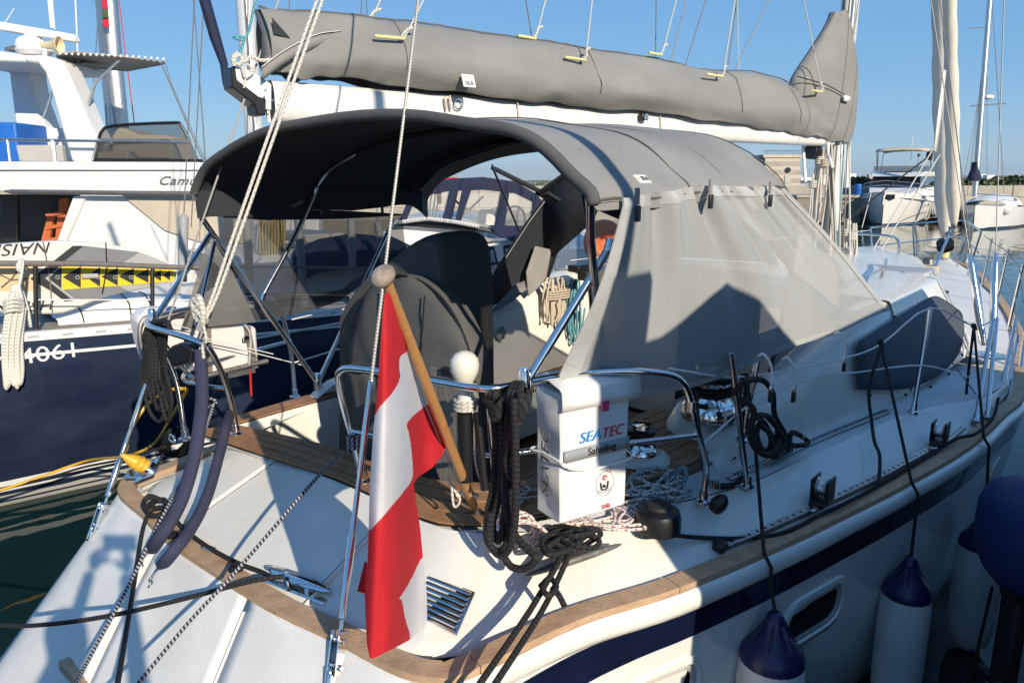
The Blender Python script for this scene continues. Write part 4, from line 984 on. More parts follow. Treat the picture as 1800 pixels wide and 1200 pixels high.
# black dome-shaped rope organiser on the quarter, and small eye block
reel = onz(1156, 925, 1.34)
MB().lathe([(.085, -.01), (.085, .045), (.078, .065), (.05, .078), (.0, .08)], reel, UP, 24).build('deck_reel', M['black'], yacht, ang=40)
MB().lathe([(.05, .078), (.045, .090), (.02, .092)], reel, UP, 20).build('deck_reel_cap', M['blackr'], yacht)
pe = onz(1254, 893, 1.35)
MB().lathe([(.012, 0), (.028, .01), (.034, .04), (.026, .07), (.012, .085)], pe - UP * .01, (SD * .6 + UP).normalized(), 12).build('deck_block', M['black'], yacht)
MB().lathe([(.02, 0), (.02, .02)], pe + UP * .09, UP, 10).build('eye_bolt', M['steel'], yacht)
for u, v in ((882, 949),): pass
# small double bullseye on the quarter
p = onz(826, 977, 1.30)
for e in (-.024, .024): MB().lathe([(.028, 0), (.028, .02), (.018, .026), (.010, .02)], p + FD * (e * .8) + SD * (e * .9), UP, 14).build('bullseye', M['black'], yacht)
# rope clutch (jammer) beside the inner track
jc = onz(1370, 800, 1.37)
MB().box(jc + UP * .03, (.06, .17, .06), ((SD - FD * .12).normalized(), (FD + SD * .12).normalized(), UP)).build('rope_clutch', M['black'], yacht, bevel=.015)
MB().box(jc + UP * .067, (.035, .12, .02), ((SD - FD * .12).normalized(), (FD + SD * .12).normalized(), UP)).build('clutch_handle', M['blackr'], yacht, bevel=.008)
# deck cleat: two tapered alloy horns on a low base
def horn(a, c, r): return [a, a.lerp(c, .06), a.lerp(c, .3), a.lerp(c, .5), a.lerp(c, .7), a.lerp(c, .94), c], [.003, r * .55, r, r * 1.05, r, r * .55, .003]
q0, q1 = onz(921, 1012, 1.335), onz(1092, 956, 1.335); pts, rs = horn(q0, q1, .0145)
cl = MB().tube(pts, rs, 10).build('deck_cleat', M['alud'], yacht)
q2, q3 = onz(938, 962, 1.375), onz(1056, 928, 1.375); pts, rs = horn(q2, q3, .017); MB().tube(pts, rs, 10).build('cleat_horn', M['alud'], cl)
for t in (.36, .64): MB().lathe([(.03, -.045), (.022, 0), (.018, .03)], q2.lerp(q3, t) - UP * .02, UP, 12).build('cleat_post', M['alud'], cl)
# louvred vent plate on the starboard quarter
vp = [onz(752, 1010, 1.30), onz(836, 1043, 1.285), onz(803, 1118, 1.235), onz(735, 1085, 1.245)]
n_ = (vp[1] - vp[0]).cross(vp[3] - vp[0]).normalized(); n_ = n_ if n_.z > 0 else -n_
vp = [p + n_ * .010 for p in vp]
vent = MB().prism([p - n_ * .012 for p in vp], n_ * .012).build('louvre_vent', M['steel'], yacht, bevel=.003)
ctr = sum(vp, Vector()) / 4; ins = [p.lerp(ctr, .10) for p in vp]
MB().prism(ins, n_ * .0015).build('vent_recess', M['black'], vent)
for k in range(7):
    t = (k + .5) / 7; a = ins[0].lerp(ins[3], t); c = ins[1].lerp(ins[2], t); dw = (ins[3] - ins[0]).normalized()
    MB().tube([a + n_ * .006, c + n_ * .006], .0105, 8, flat=(.45, 1)).build('vent_slat', M['steel'], vent)
# pull-up cleats on the taffrail
tc_ = onz(515, 1018, 1.245); td = (onz(590, 1047, 1.24) - onz(470, 1000, 1.24)).normalized()
pc = MB().box(tc_ + td * .03 - UP * .02, (.30, .075, .012), (td, td.cross(UP), UP)).build('rail_cleat_plate', M['chrome'], yacht, bevel=.01)
pts, rs = horn(tc_ - td * .13 + UP * .012, tc_ + td * .18 + UP * .012, .021); MB().tube(pts, rs, 12, flat=(.6, 1.3)).build('rail_cleat', M['chrome'], pc)
for e in (-.03, .07): MB().lathe([(.012, -.035), (.012, .01)], tc_ + td * e + UP * .005, UP, 10).build('cleat_post', M['chrome'], pc)
tc2 = onz(368, 967, 1.235); MB().box(tc2 + UP * .008, (.05, .03, .012), (td, td.cross(UP), UP)).build('rail_fitting', M['chrome'], yacht, bevel=.004)
MB().tube([tc2 - td * .035 + UP * .01, tc2 + td * .035 + UP * .01], .007, 8).build('rail_fitting', M['chrome'], yacht)
for u, v in ((302, 942), (415, 1001)):
    p = onz(u, v, 1.232); MB().lathe([(.026, 0), (.026, .012), (.016, .018), (.010, .012)], p, UP, 16).build('rope_eye', M['black'], yacht)
p = onz(303, 777, 1.36); MB().tube([p + SD * (.03 * math.cos(a)) + UP * (.018 + .018 * math.sin(a)) for a in np.linspace(0, 2 * math.pi, 15)[:-1]], .006, 8, closed=True).build('eye_fitting', M['chrome'], yacht)
# step treads on the swim platform
p = on_tr(140, 1192); MB().box(p, (.30, .05, .045), (SD, FD, UP)).build('transom_step', M['teakw'], yacht, bevel=.006)
# ------------------------------------------------------------------ bimini
ARCH = [(-1.2, 2.545), (-1.185, 2.575), (-1.13, 2.625), (-1.03, 2.685), (-.86, 2.745), (-.65, 2.79), (-.38, 2.83), (0, 2.848), (.38, 2.832), (.65, 2.80), (.86, 2.762), (1.0, 2.70), (1.10, 2.625), (1.16, 2.575), (1.175, 2.545)]
ARCH = smoothpts([Vector((0, s, z)) for s, z in ARCH], 3)
def roof_row(f, dz=0.0, k=1.0, dr=0.0):
    # the front rolls over at the edge; slack between the bows makes the cloth sag a little
    return [Y(f, p.y * k, p.z + dz + dr * (p.z - 2.545)) for p in ARCH]
rows, under = [], []
stations = [(.50, 0, 1.0), (.60, .004, 1.0), (.85, -.012, .997), (1.10, .0, .998), (1.20, .006, 1.0), (1.45, -.010, 1.0), (1.70, .002, 1.005), (1.86, .008, 1.01), (1.95, -.006, 1.01), (2.02, -.045, 1.005), (2.06, -.11, .99)]
for f, dz, k in stations:
    fd_ = 0.03 * (f - .5) / 1.5
    r = roof_row(f, dz + fd_, k)
    if f > 1.9: r = [p - UP * 0 + (Y(0, 0, 0) - Y(0, 0, 0)) for p in r]
    # port and starboard eaves hang a little: starboard short, port longer
    rows.append([r[0] - UP * .13, r[0] - UP * .06] + r + [r[-1] - UP * .035])
rn = random.Random(5)
rows = [[p + UP * (.004 * math.sin(i_ * 1.9 + j * .8)) for j, p in enumerate(r)] for i_, r in enumerate(rows)]
canopy = MB().grid(rows).build('bimini_canopy', M['canvas'], yacht, ang=180)
md = canopy.modifiers.new('subd', 'SUBSURF'); md.levels = 1; md.render_levels = 1
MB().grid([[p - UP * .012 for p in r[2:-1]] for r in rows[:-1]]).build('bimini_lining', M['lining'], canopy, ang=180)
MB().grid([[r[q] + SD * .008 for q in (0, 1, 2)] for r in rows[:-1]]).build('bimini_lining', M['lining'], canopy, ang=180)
aftr = [p for p in rows[0][2:-1]]
MB().tube([p - UP * .012 for p in aftr], .021, 10).build('canopy_sleeve', M['sleeve_c'], canopy, ang=180)
for q in (3, 5, 8): MB().tube([p + UP * .003 for p in rows[q][2:-1]], .003, 5).build('canopy_seam', M['seam'], canopy)
MB().tube([r[-2] + SD * .003 for r in rows], .004, 5).build('canopy_piping', M['seam'], canopy)
FTP, FTS = Y(1.08, -1.10, 1.46), Y(1.12, .88, 1.42)
def bow(name, pts, r=.0145, sm=5): return bar(name, pts, r, sm, canopy)
arch_in = [Y(.50, p.y * .985, p.z - .03) for p in ARCH]
def arch2(f, dz, k=.985): return [Y(f, p.y * k, p.z + dz) for p in ARCH]
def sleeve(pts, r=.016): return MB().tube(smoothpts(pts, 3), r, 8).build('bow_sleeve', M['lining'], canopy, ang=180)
bow('bimini_bow', [FTP, Y(.52, -1.19, 2.42)], .0145, 0); bow('bimini_bow', [Y(.515, 1.15, 2.56), Y(.56, 1.125, 2.42), FTS], .0145, 0)
bow('bimini_bow', [FTP, Y(1.75, -1.17, 2.36)], .0135, 0)
sleeve(arch2(1.92, -.015)[1:-1:4])
mid = arch2(1.18, -.022, .975)[1:-1:4]
bow('bimini_bow', [Y(.78, -1.155, 1.96), Y(1.05, -1.17, 2.32)] + mid[:4], .0135, 4)
sleeve(mid[3:] + [Y(1.05, 1.15, 2.32)])
bar('bimini_strut', [onf(1073, 432, .70), Y(.42, .98, 1.965)], .0135, 0, canopy)
bar('bimini_strut', [Y(.56, -1.185, 2.34), Y(.14, -.98, 1.97)], .0135, 0, canopy)
bar('bimini_strut', [Y(.575, -1.18, 2.30), Y(.28, -.86, 1.95)], .010, 0, canopy)
for p in (Y(.42, .98, 1.965), FTP, FTS, Y(.14, -.98, 1.97)): MB().lathe([(.022, -.03), (.024, 0), (.018, .05), (.014, .06)], p, UP, 12).build('strut_joint', M['chrome'], canopy)
for p in (onf(1073, 432, .70), Y(.80, -1.15, 1.99)): MB().lathe([(.019, -.02), (.019, .02)], p, (FD * .4 + UP), 12).build('bow_clamp', M['chrome'], canopy)
# black webbing braces
for a, c in ((onf(865, 292, 1.9), onf(920, 425, 2.9)), (onf(532, 352, .9), onf(512, 362, .8))): MB().tube([a, c], .010, 6, flat=(1.4, .5)).build('bimini_strap', M['black'], canopy)
# maker's label on the eave
def pix(p):
    q = p - CAM; yy_ = q.y * math.cos(TH) - q.z * math.sin(TH); return CX + FPX * q.x / yy_, CY + FPX * -(q.y * math.sin(TH) + q.z * math.cos(TH)) / yy_
best = min(((math.hypot(pix(r[k])[0] - 1112, pix(r[k])[1] - 324), q, k) for q, r in enumerate(rows) for k in range(len(r) // 2, len(r) - 2)), key=lambda t: t[0])
q_, k_ = best[1], best[2]; lc = rows[q_][k_]
lx = FD.copy(); ly = (rows[q_][k_ - 1] - rows[q_][k_ + 1]).normalized(); ly = (ly - lx * ly.dot(lx)).normalized(); nz = lx.cross(ly); nz = nz if nz.dot(SD) > 0 else -nz
lab = MB().box(lc + nz * .006, (.075, .038, .004), (lx, ly, nz)).build('sewn_label', M['pvc'], canopy)
text('SEA', 'lettering', lc + nz * .0095 + lx * .012, lx, ly, .026, M['txtblk'], lab, ext=.0006)
text('O', 'lettering', lc + nz * .0095 - lx * .026, lx, ly, .020, M['batten'], lab, ext=.0006)
# starboard mesh side screen with hem, buckles and hooks
TOPL = [(1092, 348), (1160, 338), (1240, 326), (1310, 328), (1374, 326)]
BOTL = [(985, 662), (1050, 690), (1130, 694), (1240, 672), (1340, 634), (1400, 608), (1480, 580), (1562, 545)]
tp_ = [ons(u, v, 1.185) for u, v in TOPL]; bt_ = [ons(u, v, s) for (u, v), s in zip(BOTL, (1.00, 1.02, 1.07, 1.15, 1.25, 1.31, 1.33, 1.33))]
NS = 120
T1 = resample(smoothpts(tp_, 5), NS); B1 = resample(smoothpts(bt_, 5), NS)
left = [ons(1080, 420, 1.185), ons(1060, 455, 1.19), ons(1020, 570, 1.205)]
def scr(i_, t):
    p = T1[i_].lerp(B1[i_], t); d = i_ / (NS - 1)
    fold = (.020 * math.sin(d * 31) + .014 * math.sin(d * 57 + 1) + .008 * math.sin(d * 93)) * (1 - t) ** 1.3 * (1 if t > 0 else .4) + .010 * math.sin(d * 14 + t * 5) * t
    return p + SD * (fold + .02 * math.sin(math.pi * t))
ts_ = np.linspace(0, .86, 22)
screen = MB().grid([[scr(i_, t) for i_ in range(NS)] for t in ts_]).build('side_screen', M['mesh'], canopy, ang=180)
MB().grid([[scr(i_, t) for i_ in range(NS)] for t in np.linspace(.86, 1.0, 4)]).build('screen_hem', M['mesh'], screen, ang=180)
MB().grid([[scr(i_, t) + SD * .003 for i_ in range(NS)] for t in np.linspace(.90, 1.0, 5)]).build('screen_hem', M['mesh'], screen, ang=180)
MB().grid([[scr(i_, t) + SD * .005 for i_ in range(NS)] for t in (.965, .982, 1.0)]).build('screen_hem', M['hem'], screen, ang=180)
MB().grid([[scr(i_, t) + SD * .004 for i_ in range(NS - 4, NS)] for t in np.linspace(0, 1, 16)]).build('screen_hem', M['hem'], screen, ang=180)
MB().grid([[scr(i_, t) + SD * .003 for i_ in range(NS)] for t in np.linspace(0, .055, 3)]).build('screen_hem', M['hem'], screen, ang=180)
MB().grid([[scr(i_, t) + SD * .003 for i_ in range(0, 5)] for t in np.linspace(.055, 1, 12)]).build('screen_hem', M['hem'], screen, ang=180)
for u, v in ((1120, 345), (1249, 328), (1354, 330)):
    p = ons(u, v, 1.215); 
    bk = MB().box(p, (.008, .018, .05), (SD, FD, UP)).build('strap', M['canvas'], screen)
    MB().box(p - UP * .052 + SD * .004, (.012, .026, .05), (SD, FD, UP)).build('buckle', M['black'], bk, bevel=.004)
for u, v in ((1467, 588), (1375, 632), (1333, 626)):
    p = ons(u, v, 1.37)
    MB().tube(smoothpts([p, p + UP * .01 + SD * .02, p - UP * .04 + SD * .045 + FD * .02, p - UP * .12 + SD * .05 + FD * .02], 5), .0055, 6).build('shock_cord', M['white'], screen)
    MB().box(p - UP * .15 + SD * .05 + FD * .02, (.014, .028, .045), (SD, FD, UP)).build('cord_hook', M['black'], screen, bevel=.005)
    MB().tube([p - UP * .12 + SD * .05 + FD * (.02 + .014 * math.sin(a)) + UP * (.022 * math.cos(a)) for a in np.linspace(0, 2 * math.pi, 13)[:-1]], .003, 5, closed=True).build('cord_ring', M['steel'], screen)
# port mesh screen, the canopy's shade put into its colour
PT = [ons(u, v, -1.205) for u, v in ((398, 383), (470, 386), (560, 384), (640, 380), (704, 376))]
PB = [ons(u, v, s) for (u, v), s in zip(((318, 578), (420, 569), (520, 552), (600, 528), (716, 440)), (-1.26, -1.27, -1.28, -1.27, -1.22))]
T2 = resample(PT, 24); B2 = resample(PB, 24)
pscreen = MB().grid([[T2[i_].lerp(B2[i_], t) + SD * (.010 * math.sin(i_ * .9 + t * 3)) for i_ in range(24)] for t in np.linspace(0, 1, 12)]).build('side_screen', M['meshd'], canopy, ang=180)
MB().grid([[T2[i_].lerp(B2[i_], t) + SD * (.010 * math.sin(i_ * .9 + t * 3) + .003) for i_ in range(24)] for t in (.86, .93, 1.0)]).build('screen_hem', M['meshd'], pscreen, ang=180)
PA, PB2 = ons(366, 392, -1.20), ons(318, 578, -1.26)
tri = [ons(*p, s) for p, s in (((372, 398), -1.20), ((430, 520), -1.205), ((450, 566), -1.24), ((318, 578), -1.26))]
MB().grid([[tri[0].lerp(tri[3], t), tri[0].lerp(tri[3], t).lerp(tri[0].lerp(tri[2], t), .5) + SD * .02 * math.sin(t * 9), tri[0].lerp(tri[2], t)] for t in np.linspace(0, 1, 12)]).build('screen_wing', mat('lit_mesh_wing', (.17, .172, .175), .9, var=.06, vscale=4, bump=.3, bscale=6, trans=.18), pscreen, ang=180)  # sunlit corner of the port mesh, its lighter tone put into the colour
for u in (440, 565, 672): MB().box(ons(u, 372, -1.2), (.01, .02, .05), (SD, FD, UP)).build('buckle', M['black'], pscreen, bevel=.004)
# wire-mesh border band between roof and screen
MB().grid([[ons(u, v, -1.2) for u, v in ((366, 360), (470, 366), (600, 370), (708, 376))], [ons(u, v, -1.205) for u, v in ((395, 384), (470, 387), (600, 385), (704, 379))]]).build('screen_hem', M['lining'], pscreen)

# ------------------------------------------------------------------ sprayhood (dodger)
dg = []
def dsec(f0, z0, f1, z1, hw, n=17):
    """a hood section: feet at (f0, z0), crown at (f1, z1)."""
    r = []
    for k in range(n):
        t = -1 + 2 * k / (n - 1); a = abs(t)
        if a > .62: q = (a - .62) / .38; s_ = hw * (.80 + .20 * q ** .7) ; h = 1 - .10 - (.90) * q ** 1.0; h = .90 * (1 - q) ** .85
        else: s_ = hw * (.80 * a / .62); h = 1 - .10 * (a / .62) ** 2
        ff = f0 + (f1 - f0) * h; ss = math.copysign(s_, t); zz = z0 + (z1 - z0) * h
        if ss > .1: zz = min(zz, zz + (min(zz, 2.50 - (ff - 2.4) * .42) - zz) * min(1, (ss - .1) / .6))
        r.append(Y(ff, ss, zz))
    return r
secs = [dsec(2.28, 1.665, 3.10, 2.69, 1.06), dsec(2.75, 1.77, 3.25, 2.69, 1.07), dsec(3.2, 1.86, 3.45, 2.68, 1.08), dsec(3.75, 1.895, 3.72, 2.63, 1.08), dsec(4.15, 1.88, 3.95, 2.50, 1.05), dsec(4.55, 1.865, 4.2, 2.32, 1.0), dsec(5.0, 1.865, 4.75, 1.93, .92)]
def hood_mat(i, j):
    if i in (2, 3) and j in (0, 1): return 1          # port side window
    if i in (2, 3) and j in (14, 15): return 1
    if i in (4, 5) and 9 <= j <= 11: return 1        # windscreen panes
    if i in (0, 1) and j in (4, 5, 6): return 1          # roof window
    return 0
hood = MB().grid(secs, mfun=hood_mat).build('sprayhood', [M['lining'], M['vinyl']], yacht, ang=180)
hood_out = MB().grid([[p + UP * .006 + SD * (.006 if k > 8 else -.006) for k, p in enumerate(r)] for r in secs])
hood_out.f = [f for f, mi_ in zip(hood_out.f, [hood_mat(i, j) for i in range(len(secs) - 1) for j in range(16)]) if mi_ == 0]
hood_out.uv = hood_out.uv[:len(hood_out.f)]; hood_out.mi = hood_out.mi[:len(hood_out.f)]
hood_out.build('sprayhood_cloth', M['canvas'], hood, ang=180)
for r in (secs[0], secs[2], secs[4]): MB().tube([p - UP * .012 for p in r], .013, 8).build('sprayhood_bow', M['black'], hood)
MB().tube(secs[0], .012, 6).build('hood_edge', M['black'], hood)
# clear connecting panel between bimini and hood, in a dark frame
cw = [onf(868, 296, 2.32), onf(985, 270, 2.32), onf(1016, 292, 2.32), onf(952, 338, 2.32)]
MB().poly(cw).build('connecting_window', M['vinyl'], hood)
for q, w2 in ((3, .034), (2, .04), (1, .02)): MB().tube([cw[q], cw[(q + 1) % 4]], w2, 6, flat=(.4, 1)).build('window_frame', M['lining'], hood)
MB().tube([cw[3], onf(975, 352, 2.5)], .05, 6, flat=(.4, 1)).build('window_frame', M['lining'], hood)
MB().grid([[onf(u, v, 2.9) for u, v in ((958, 345), (1015, 296), (1062, 350))], [onf(u, v, 3.0) for u, v in ((962, 400), (1000, 400), (1040, 392))], [onf(u, v, 3.1) for u, v in ((958, 445), (972, 452), (985, 440))]]).build('hood_inner_panel', M['lining'], hood, solid=.006)
# pocket and grab handle inside
pk = [ons(922, 520, -1.0), ons(918, 478, -1.0), ons(934, 432, -1.0), ons(962, 438, -1.0), ons(952, 492, -1.0)]
MB().prism([p + SD * .03 for p in pk], SD * .012).build('hood_pocket', mat('grey_pocket_cloth', (.30, .285, .27), .85, var=.08, vscale=8, bump=.3, bscale=12), hood, bevel=.004)
MB().tube(smoothpts([ons(970, 342, -.85) + SD * .02, ons(975, 332, -.85) + SD * .04, ons(990, 325, -.82) + SD * .04, ons(986, 333, -.82) + SD * .03, ons(972, 343, -.85) + SD * .02], 4), .006, 6).build('grab_loop', M['alud'], hood)
# instrument box and cup on the port coaming, under the hood
p = ons(1025, 470, -.78); MB().box(p, (.10, .26, .05), (SD, FD, UP)).build('instrument_shelf', M['black'], hood, bevel=.01)
MB().box(ons(1030, 484, -.72), (.09, .10, .07), (SD, FD, UP)).build('instrument', M['blackr'], hood, bevel=.008)
MB().lathe([(.045, 0), (.05, .008), (.04, .014), (.0, .015)], ons(880, 585, -.955), SD, 22).build('speaker', mat('speaker_grille', (.30, .29, .27), .6), coam)
# dark flap of the hood falling onto the coaming
MB().poly([ons(852, 558, -1.0), ons(905, 500, -1.0), ons(960, 480, -.98), ons(900, 530, -.95)]).build('hood_flap', M['canvas'], hood, solid=.006)

# ------------------------------------------------------------------ wheel and pedestal under one canvas cover
wc = onf(716, 655, .80); wz = wc.z
rows = []; WR = .405
wl0 = loc(wc)
disc = MB()
for ring in range(9):
    rr = WR * (1 - (1 - ring / 8) ** 1.0); fr = .80 - .055 * math.cos(ring / 8 * math.pi / 2) ** .7
    r = []
    for k in range(44):
        a = 2 * math.pi * k / 44; wob = 1 + (.014 * math.sin(a * 5) + .010 * math.sin(a * 9 + 1)) * (ring / 8)
        z = wz + rr * math.sin(a) * wob * (1.06 if math.sin(a) > 0 else 1.0)
        r.append(Y(fr + .012 * math.sin(a * 7 + ring) * (ring / 8) - .0, wl0[1] + rr * math.cos(a) * wob * 1.0, z))
    rows.append(r)
for dr, df in ((1.02, .03), (1.0, .08), (.97, .12)):
    rows.append([Y(.80 + df, wl0[1] + WR * dr * math.cos(2 * math.pi * k / 44), wz + WR * dr * math.sin(2 * math.pi * k / 44) * (1.06 if math.sin(2 * math.pi * k / 44) > 0 else 1)) for k in range(44)])
wheel = MB().grid(rows, closed_u=True).build('wheel_cover', M['cover'], yacht, ang=180)
MB().tube([Y(.80, wl0[1] + WR * 1.005 * math.cos(2 * math.pi * k / 60), wz + WR * 1.005 * math.sin(2 * math.pi * k / 60) * (1.06 if k < 30 else 1)) for k in range(60)], .006, 6, closed=True).build('cover_piping', M['black'], wheel)
for s0 in (-.13, .14): MB().tube([Y(.74 + .03 * abs(t), wl0[1] + s0 + .02 * t, wz + WR * t * .97) for t in np.linspace(-.6, .93, 12)], .0035, 5).build('cover_seam', M['black'], wheel)
# lower skirt of the cover
sk = []
for t in np.linspace(0, 1, 8): sk.append([Y(.76 + .05 * t + .012 * math.sin(k * 1.3 + t * 2), wl0[1] - WR * .98 + k * (WR * 1.96 / 15) * 1.0, wz - .02 - t * .62 + .02 * math.sin(k)) for k in range(16)])
MB().grid(sk).build('cover_skirt', M['cover'], wheel, ang=180, solid=.01)
MB().tube([Y(.735, wl0[1] - WR * .9, wz - .005), Y(.725, wl0[1], wz + .0), Y(.735, wl0[1] + WR * .95, wz - .0)], .006, 6).build('cover_seam', M['black'], wheel)
# pedestal hump behind the wheel
hump = []
prof_ = [(690, 470), (715, 455), (740, 440), (762, 421), (785, 408), (806, 404), (824, 408), (835, 420), (841, 450), (845, 500), (848, 560), (850, 620), (850, 690)]
pr = [loc(onf(u - max(0, (u - 800)) * .35, v, 1.05)) for u, v in prof_]
pr = [(-.62, 1.95), (-.56, 2.03)] + [(s_, z) for _, s_, z in pr]
for df, sh_ in ((-.18, .55), (-.16, .86), (-.10, .97), (0, 1.0), (.08, .95), (.13, .82), (.15, .5)):
    cs_ = -.12; hump.append([Y(1.06 + df, cs_ + (s_ - cs_) * (.85 + .15 * sh_), 1.45 + (z - 1.45) * (.90 + .10 * sh_)) for s_, z in pr])
hump = [[Y(loc(r[0])[0], -.66, 1.1)] + r + [Y(loc(r[0])[0], .17, .95)] for r in hump]
ped = MB().grid(hump).build('pedestal_cover', M['coverd'], yacht, ang=180, subd=1)
MB().poly([hump[0][k] for k in range(len(hump[0]))]).build('pedestal_cover_face', M['coverd'], ped)
MB().poly([hump[-1][k] for k in range(len(hump[0]))]).build('pedestal_cover_face', M['coverd'], ped)
# silvered teak board standing at the pedestal
bd = [onf(755, 645, .66), onf(830, 672, .66), onf(836, 700, .66), onf(828, 800, .66), onf(818, 858, .66), onf(775, 850, .66), onf(764, 820, .66)]
tag(MB().prism(bd, FD * .022).build('boarding_plank', M['wood_grey'], None, bevel=.004), 'silvered weathered wooden board standing upright between the covered wheel and the white bulb light', 'wooden board')
# engine-control bracket with dark strap at the cover's right
MB().box(onf(800, 655, .66), (.14, .03, .03), (SD, FD, UP)).build('strap', M['black'], wheel, bevel=.006)
# ================================================================== THINGS ABOARD
# ---- ensign on its staff
foot = onf(833, 890, .47); knob = onf(678, 492, -.20)
ens = thing('ensign_flag', foot, 'red white red striped flag hanging limp from a varnished wooden staff on the yacht stern', 'flag')
sdv = (knob - foot).normalized()
MB().tube([foot, foot + sdv * .02, foot.lerp(knob, .5), knob], [.0135, .017, .0165, .0135], 12).build('staff', M['staff'], ens)
kx = sdv.orthogonal().normalized(); ky = sdv.cross(kx)
MB().lathe([(.010, -.010), (.022, -.004), (.031, .006), (.033, .014), (.029, .024), (.017, .031), (.003, .034)], knob, (sdv + Vector((-.35, 0, .1))).normalized(), 24).build('finial', M['burl'], ens, ang=180)
soc = foot - sdv * .10
MB().tube([soc, foot + sdv * .01], .011, 10).build('staff_socket', M['alud'], ens)
# halyard beside the staff and the white lashing near its foot
hs = MB(); o_ = (SD * -.022 - FD * .015)
hs.tube([knob - sdv * .05 + o_ * .3, knob.lerp(foot, .3) + o_, knob.lerp(foot, .8) + o_, foot + sdv * .10 + o_ * .4], .0025, 5)
hs.build('flag_halyard', M['r_white'], ens)
lp = foot + sdv * .10
MB().tube(smoothpts([lp + o_, lp + SD * .03, lp - o_, lp - SD * .03 + UP * .01, lp + o_ * 1.4 - UP * .015, lp + o_ * 2.2 + UP * .03, lp + o_ * 2.0 - UP * .05, lp + o_ * 1.2 - UP * .02, lp + o_ * 2.8 + UP * .05], 5), .0045, 6).build('flag_lashing', M['r_white'], ens)
# the cloth: threads fall from the hoist; depth follows the point of the staff each one hangs from
dk, df_ = (knob - CAM).y, (foot.lerp(knob, .28) - CAM).y
LB = [(515, 677), (560, 672), (620, 668), (700, 662), (760, 656), (850, 650), (930, 648), (985, 646), (1010, 643), (1040, 641), (1100, 643), (1130, 645), (1157, 650)]
RB = [(515, 686), (560, 703), (620, 728), (700, 757), (740, 772), (776, 788), (800, 777), (820, 762), (838, 735), (850, 727), (930, 739), (985, 744), (1040, 750), (1085, 751), (1105, 746), (1125, 718), (1140, 690), (1157, 655)]
def bnd(tab, v): return float(np.interp(v, [t[0] for t in tab], [t[1] for t in tab]))
def inside(poly, x, y):
    c = False; n = len(poly)
    for i_ in range(n):
        x1, y1 = poly[i_]; x2, y2 = poly[(i_ + 1) % n]
        if (y1 > y) != (y2 > y) and x < (x2 - x1) * (y - y1) / (y2 - y1) + x1: c = not c
    return c
RED1 = [(670, 500), (686, 514), (700, 560), (716, 612), (704, 626), (702, 645), (703, 665), (690, 690), (668, 714), (640, 742), (640, 500)]
RED2 = [(800, 690), (757, 707), (717, 741), (720, 765), (724, 800), (725, 838), (712, 860), (690, 887), (650, 932), (620, 950), (620, 1120), (644, 1104), (668, 1080), (702, 1050), (720, 1022), (738, 985), (760, 940)]
RED3 = [(644, 1104), (668, 1080), (702, 1050), (712, 1085), (721, 1124), (700, 1150), (640, 1170)]
NV, NU = 320, 100; gridp = []; depth_r = random.Random(2)
for i_ in range(NV + 1):
    v = 515 + (1156 - 515) * i_ / NV; l_, r_ = bnd(LB, v), bnd(RB, v); row = []
    for j in range(NU + 1):
        t = j / NU; u = l_ + (r_ - l_) * t
        k = min(1, max(0, (u - 672) / (784 - 672))); k = k * k * (3 - 2 * k)
        d_ = dk + (df_ - dk) * k - .008
        g = (v - 515) / 640
        amp = min(1, g * 2.2)
        fold = .034 * math.sin((u - 640) / 150 * 9.5 + .6 + g * 2.6) + .014 * math.sin((u - 640) / 150 * 19 + g * 4) + .007 * NZ.noise(Vector((u * .03, v * .012, 3)))
        near = 1 - max(0, min(1, (bnd(RB, v) - u) / 45)) if v < 780 else 0; near = near * near * (3 - 2 * near) * min(1, max(0, (800 - v) / 60))
        row.append(ond(u, v, d_ - .03 * amp + fold * amp * (1 - near)))
    gridp.append(row)
def _sm(pl): return [(p.x, p.y) for p in smoothpts([Vector((x, y, 0)) for x, y in pl], 4, True)]
RED1, RED2, RED3 = _sm(RED1), _sm(RED2), _sm(RED3)
def fcol(i_, j):
    v = 515 + (1156 - 515) * (i_ + .5) / NV; l_, r_ = bnd(LB, v), bnd(RB, v); u = l_ + (r_ - l_) * (j + .5) / NU
    return 1 if (inside(RED1, u, v) or inside(RED2, u, v) or inside(RED3, u, v)) else 0
flag = MB().grid(gridp, mfun=fcol).build('flag_cloth', [M['flagw'], M['red']], ens, ang=180, recalc=False)
tip = [ond(u, v, dk + .03) for u, v in ((641, 985), (628, 1038), (648, 1044), (655, 1000))]
MB().poly(tip).build('flag_corner', M['red'], ens, solid=.002)
b = MB()
for pl in ([(703, 665), (690, 690), (664, 716)], [(757, 707), (740, 720), (717, 741)], [(725, 838), (712, 860), (690, 887), (652, 930)], [(738, 985), (720, 1022), (702, 1050), (668, 1080), (646, 1102)]): pass

# ---- rescue sling bag on the pushpit
b0, b1 = onz(983, 922, 1.47), onz(1101, 886, 1.47); bl = (b1 - b0); bx = bl.normalized(); bin_ = UP.cross(bx).normalized()
if bin_.dot(SD) > 0: bin_ = -bin_
tilt = (UP + bin_ * .03 + bx * .02).normalized()
def hgt(u, v):
    lo, hi = .1, 1.0
    for _ in range(40):
        m_ = (lo + hi) / 2; p = b0 + tilt * m_; q = p - CAM
        yy_ = q.y * math.cos(TH) - q.z * math.sin(TH); dn = -(q.y * math.sin(TH) + q.z * math.cos(TH)); pv = CY + FPX * dn / yy_
        if pv > v: lo = m_
        else: hi = m_
    return lo
BH = hgt(1000, 694); BW = bl.length; BDP = .14
bag = thing('rescue_bag', b0 + bx * (BW / 2) + bin_ * (BDP / 2), 'white rescue sling bag with blue and red print lashed to the pushpit', 'rescue bag')
rows = []
nb = 9
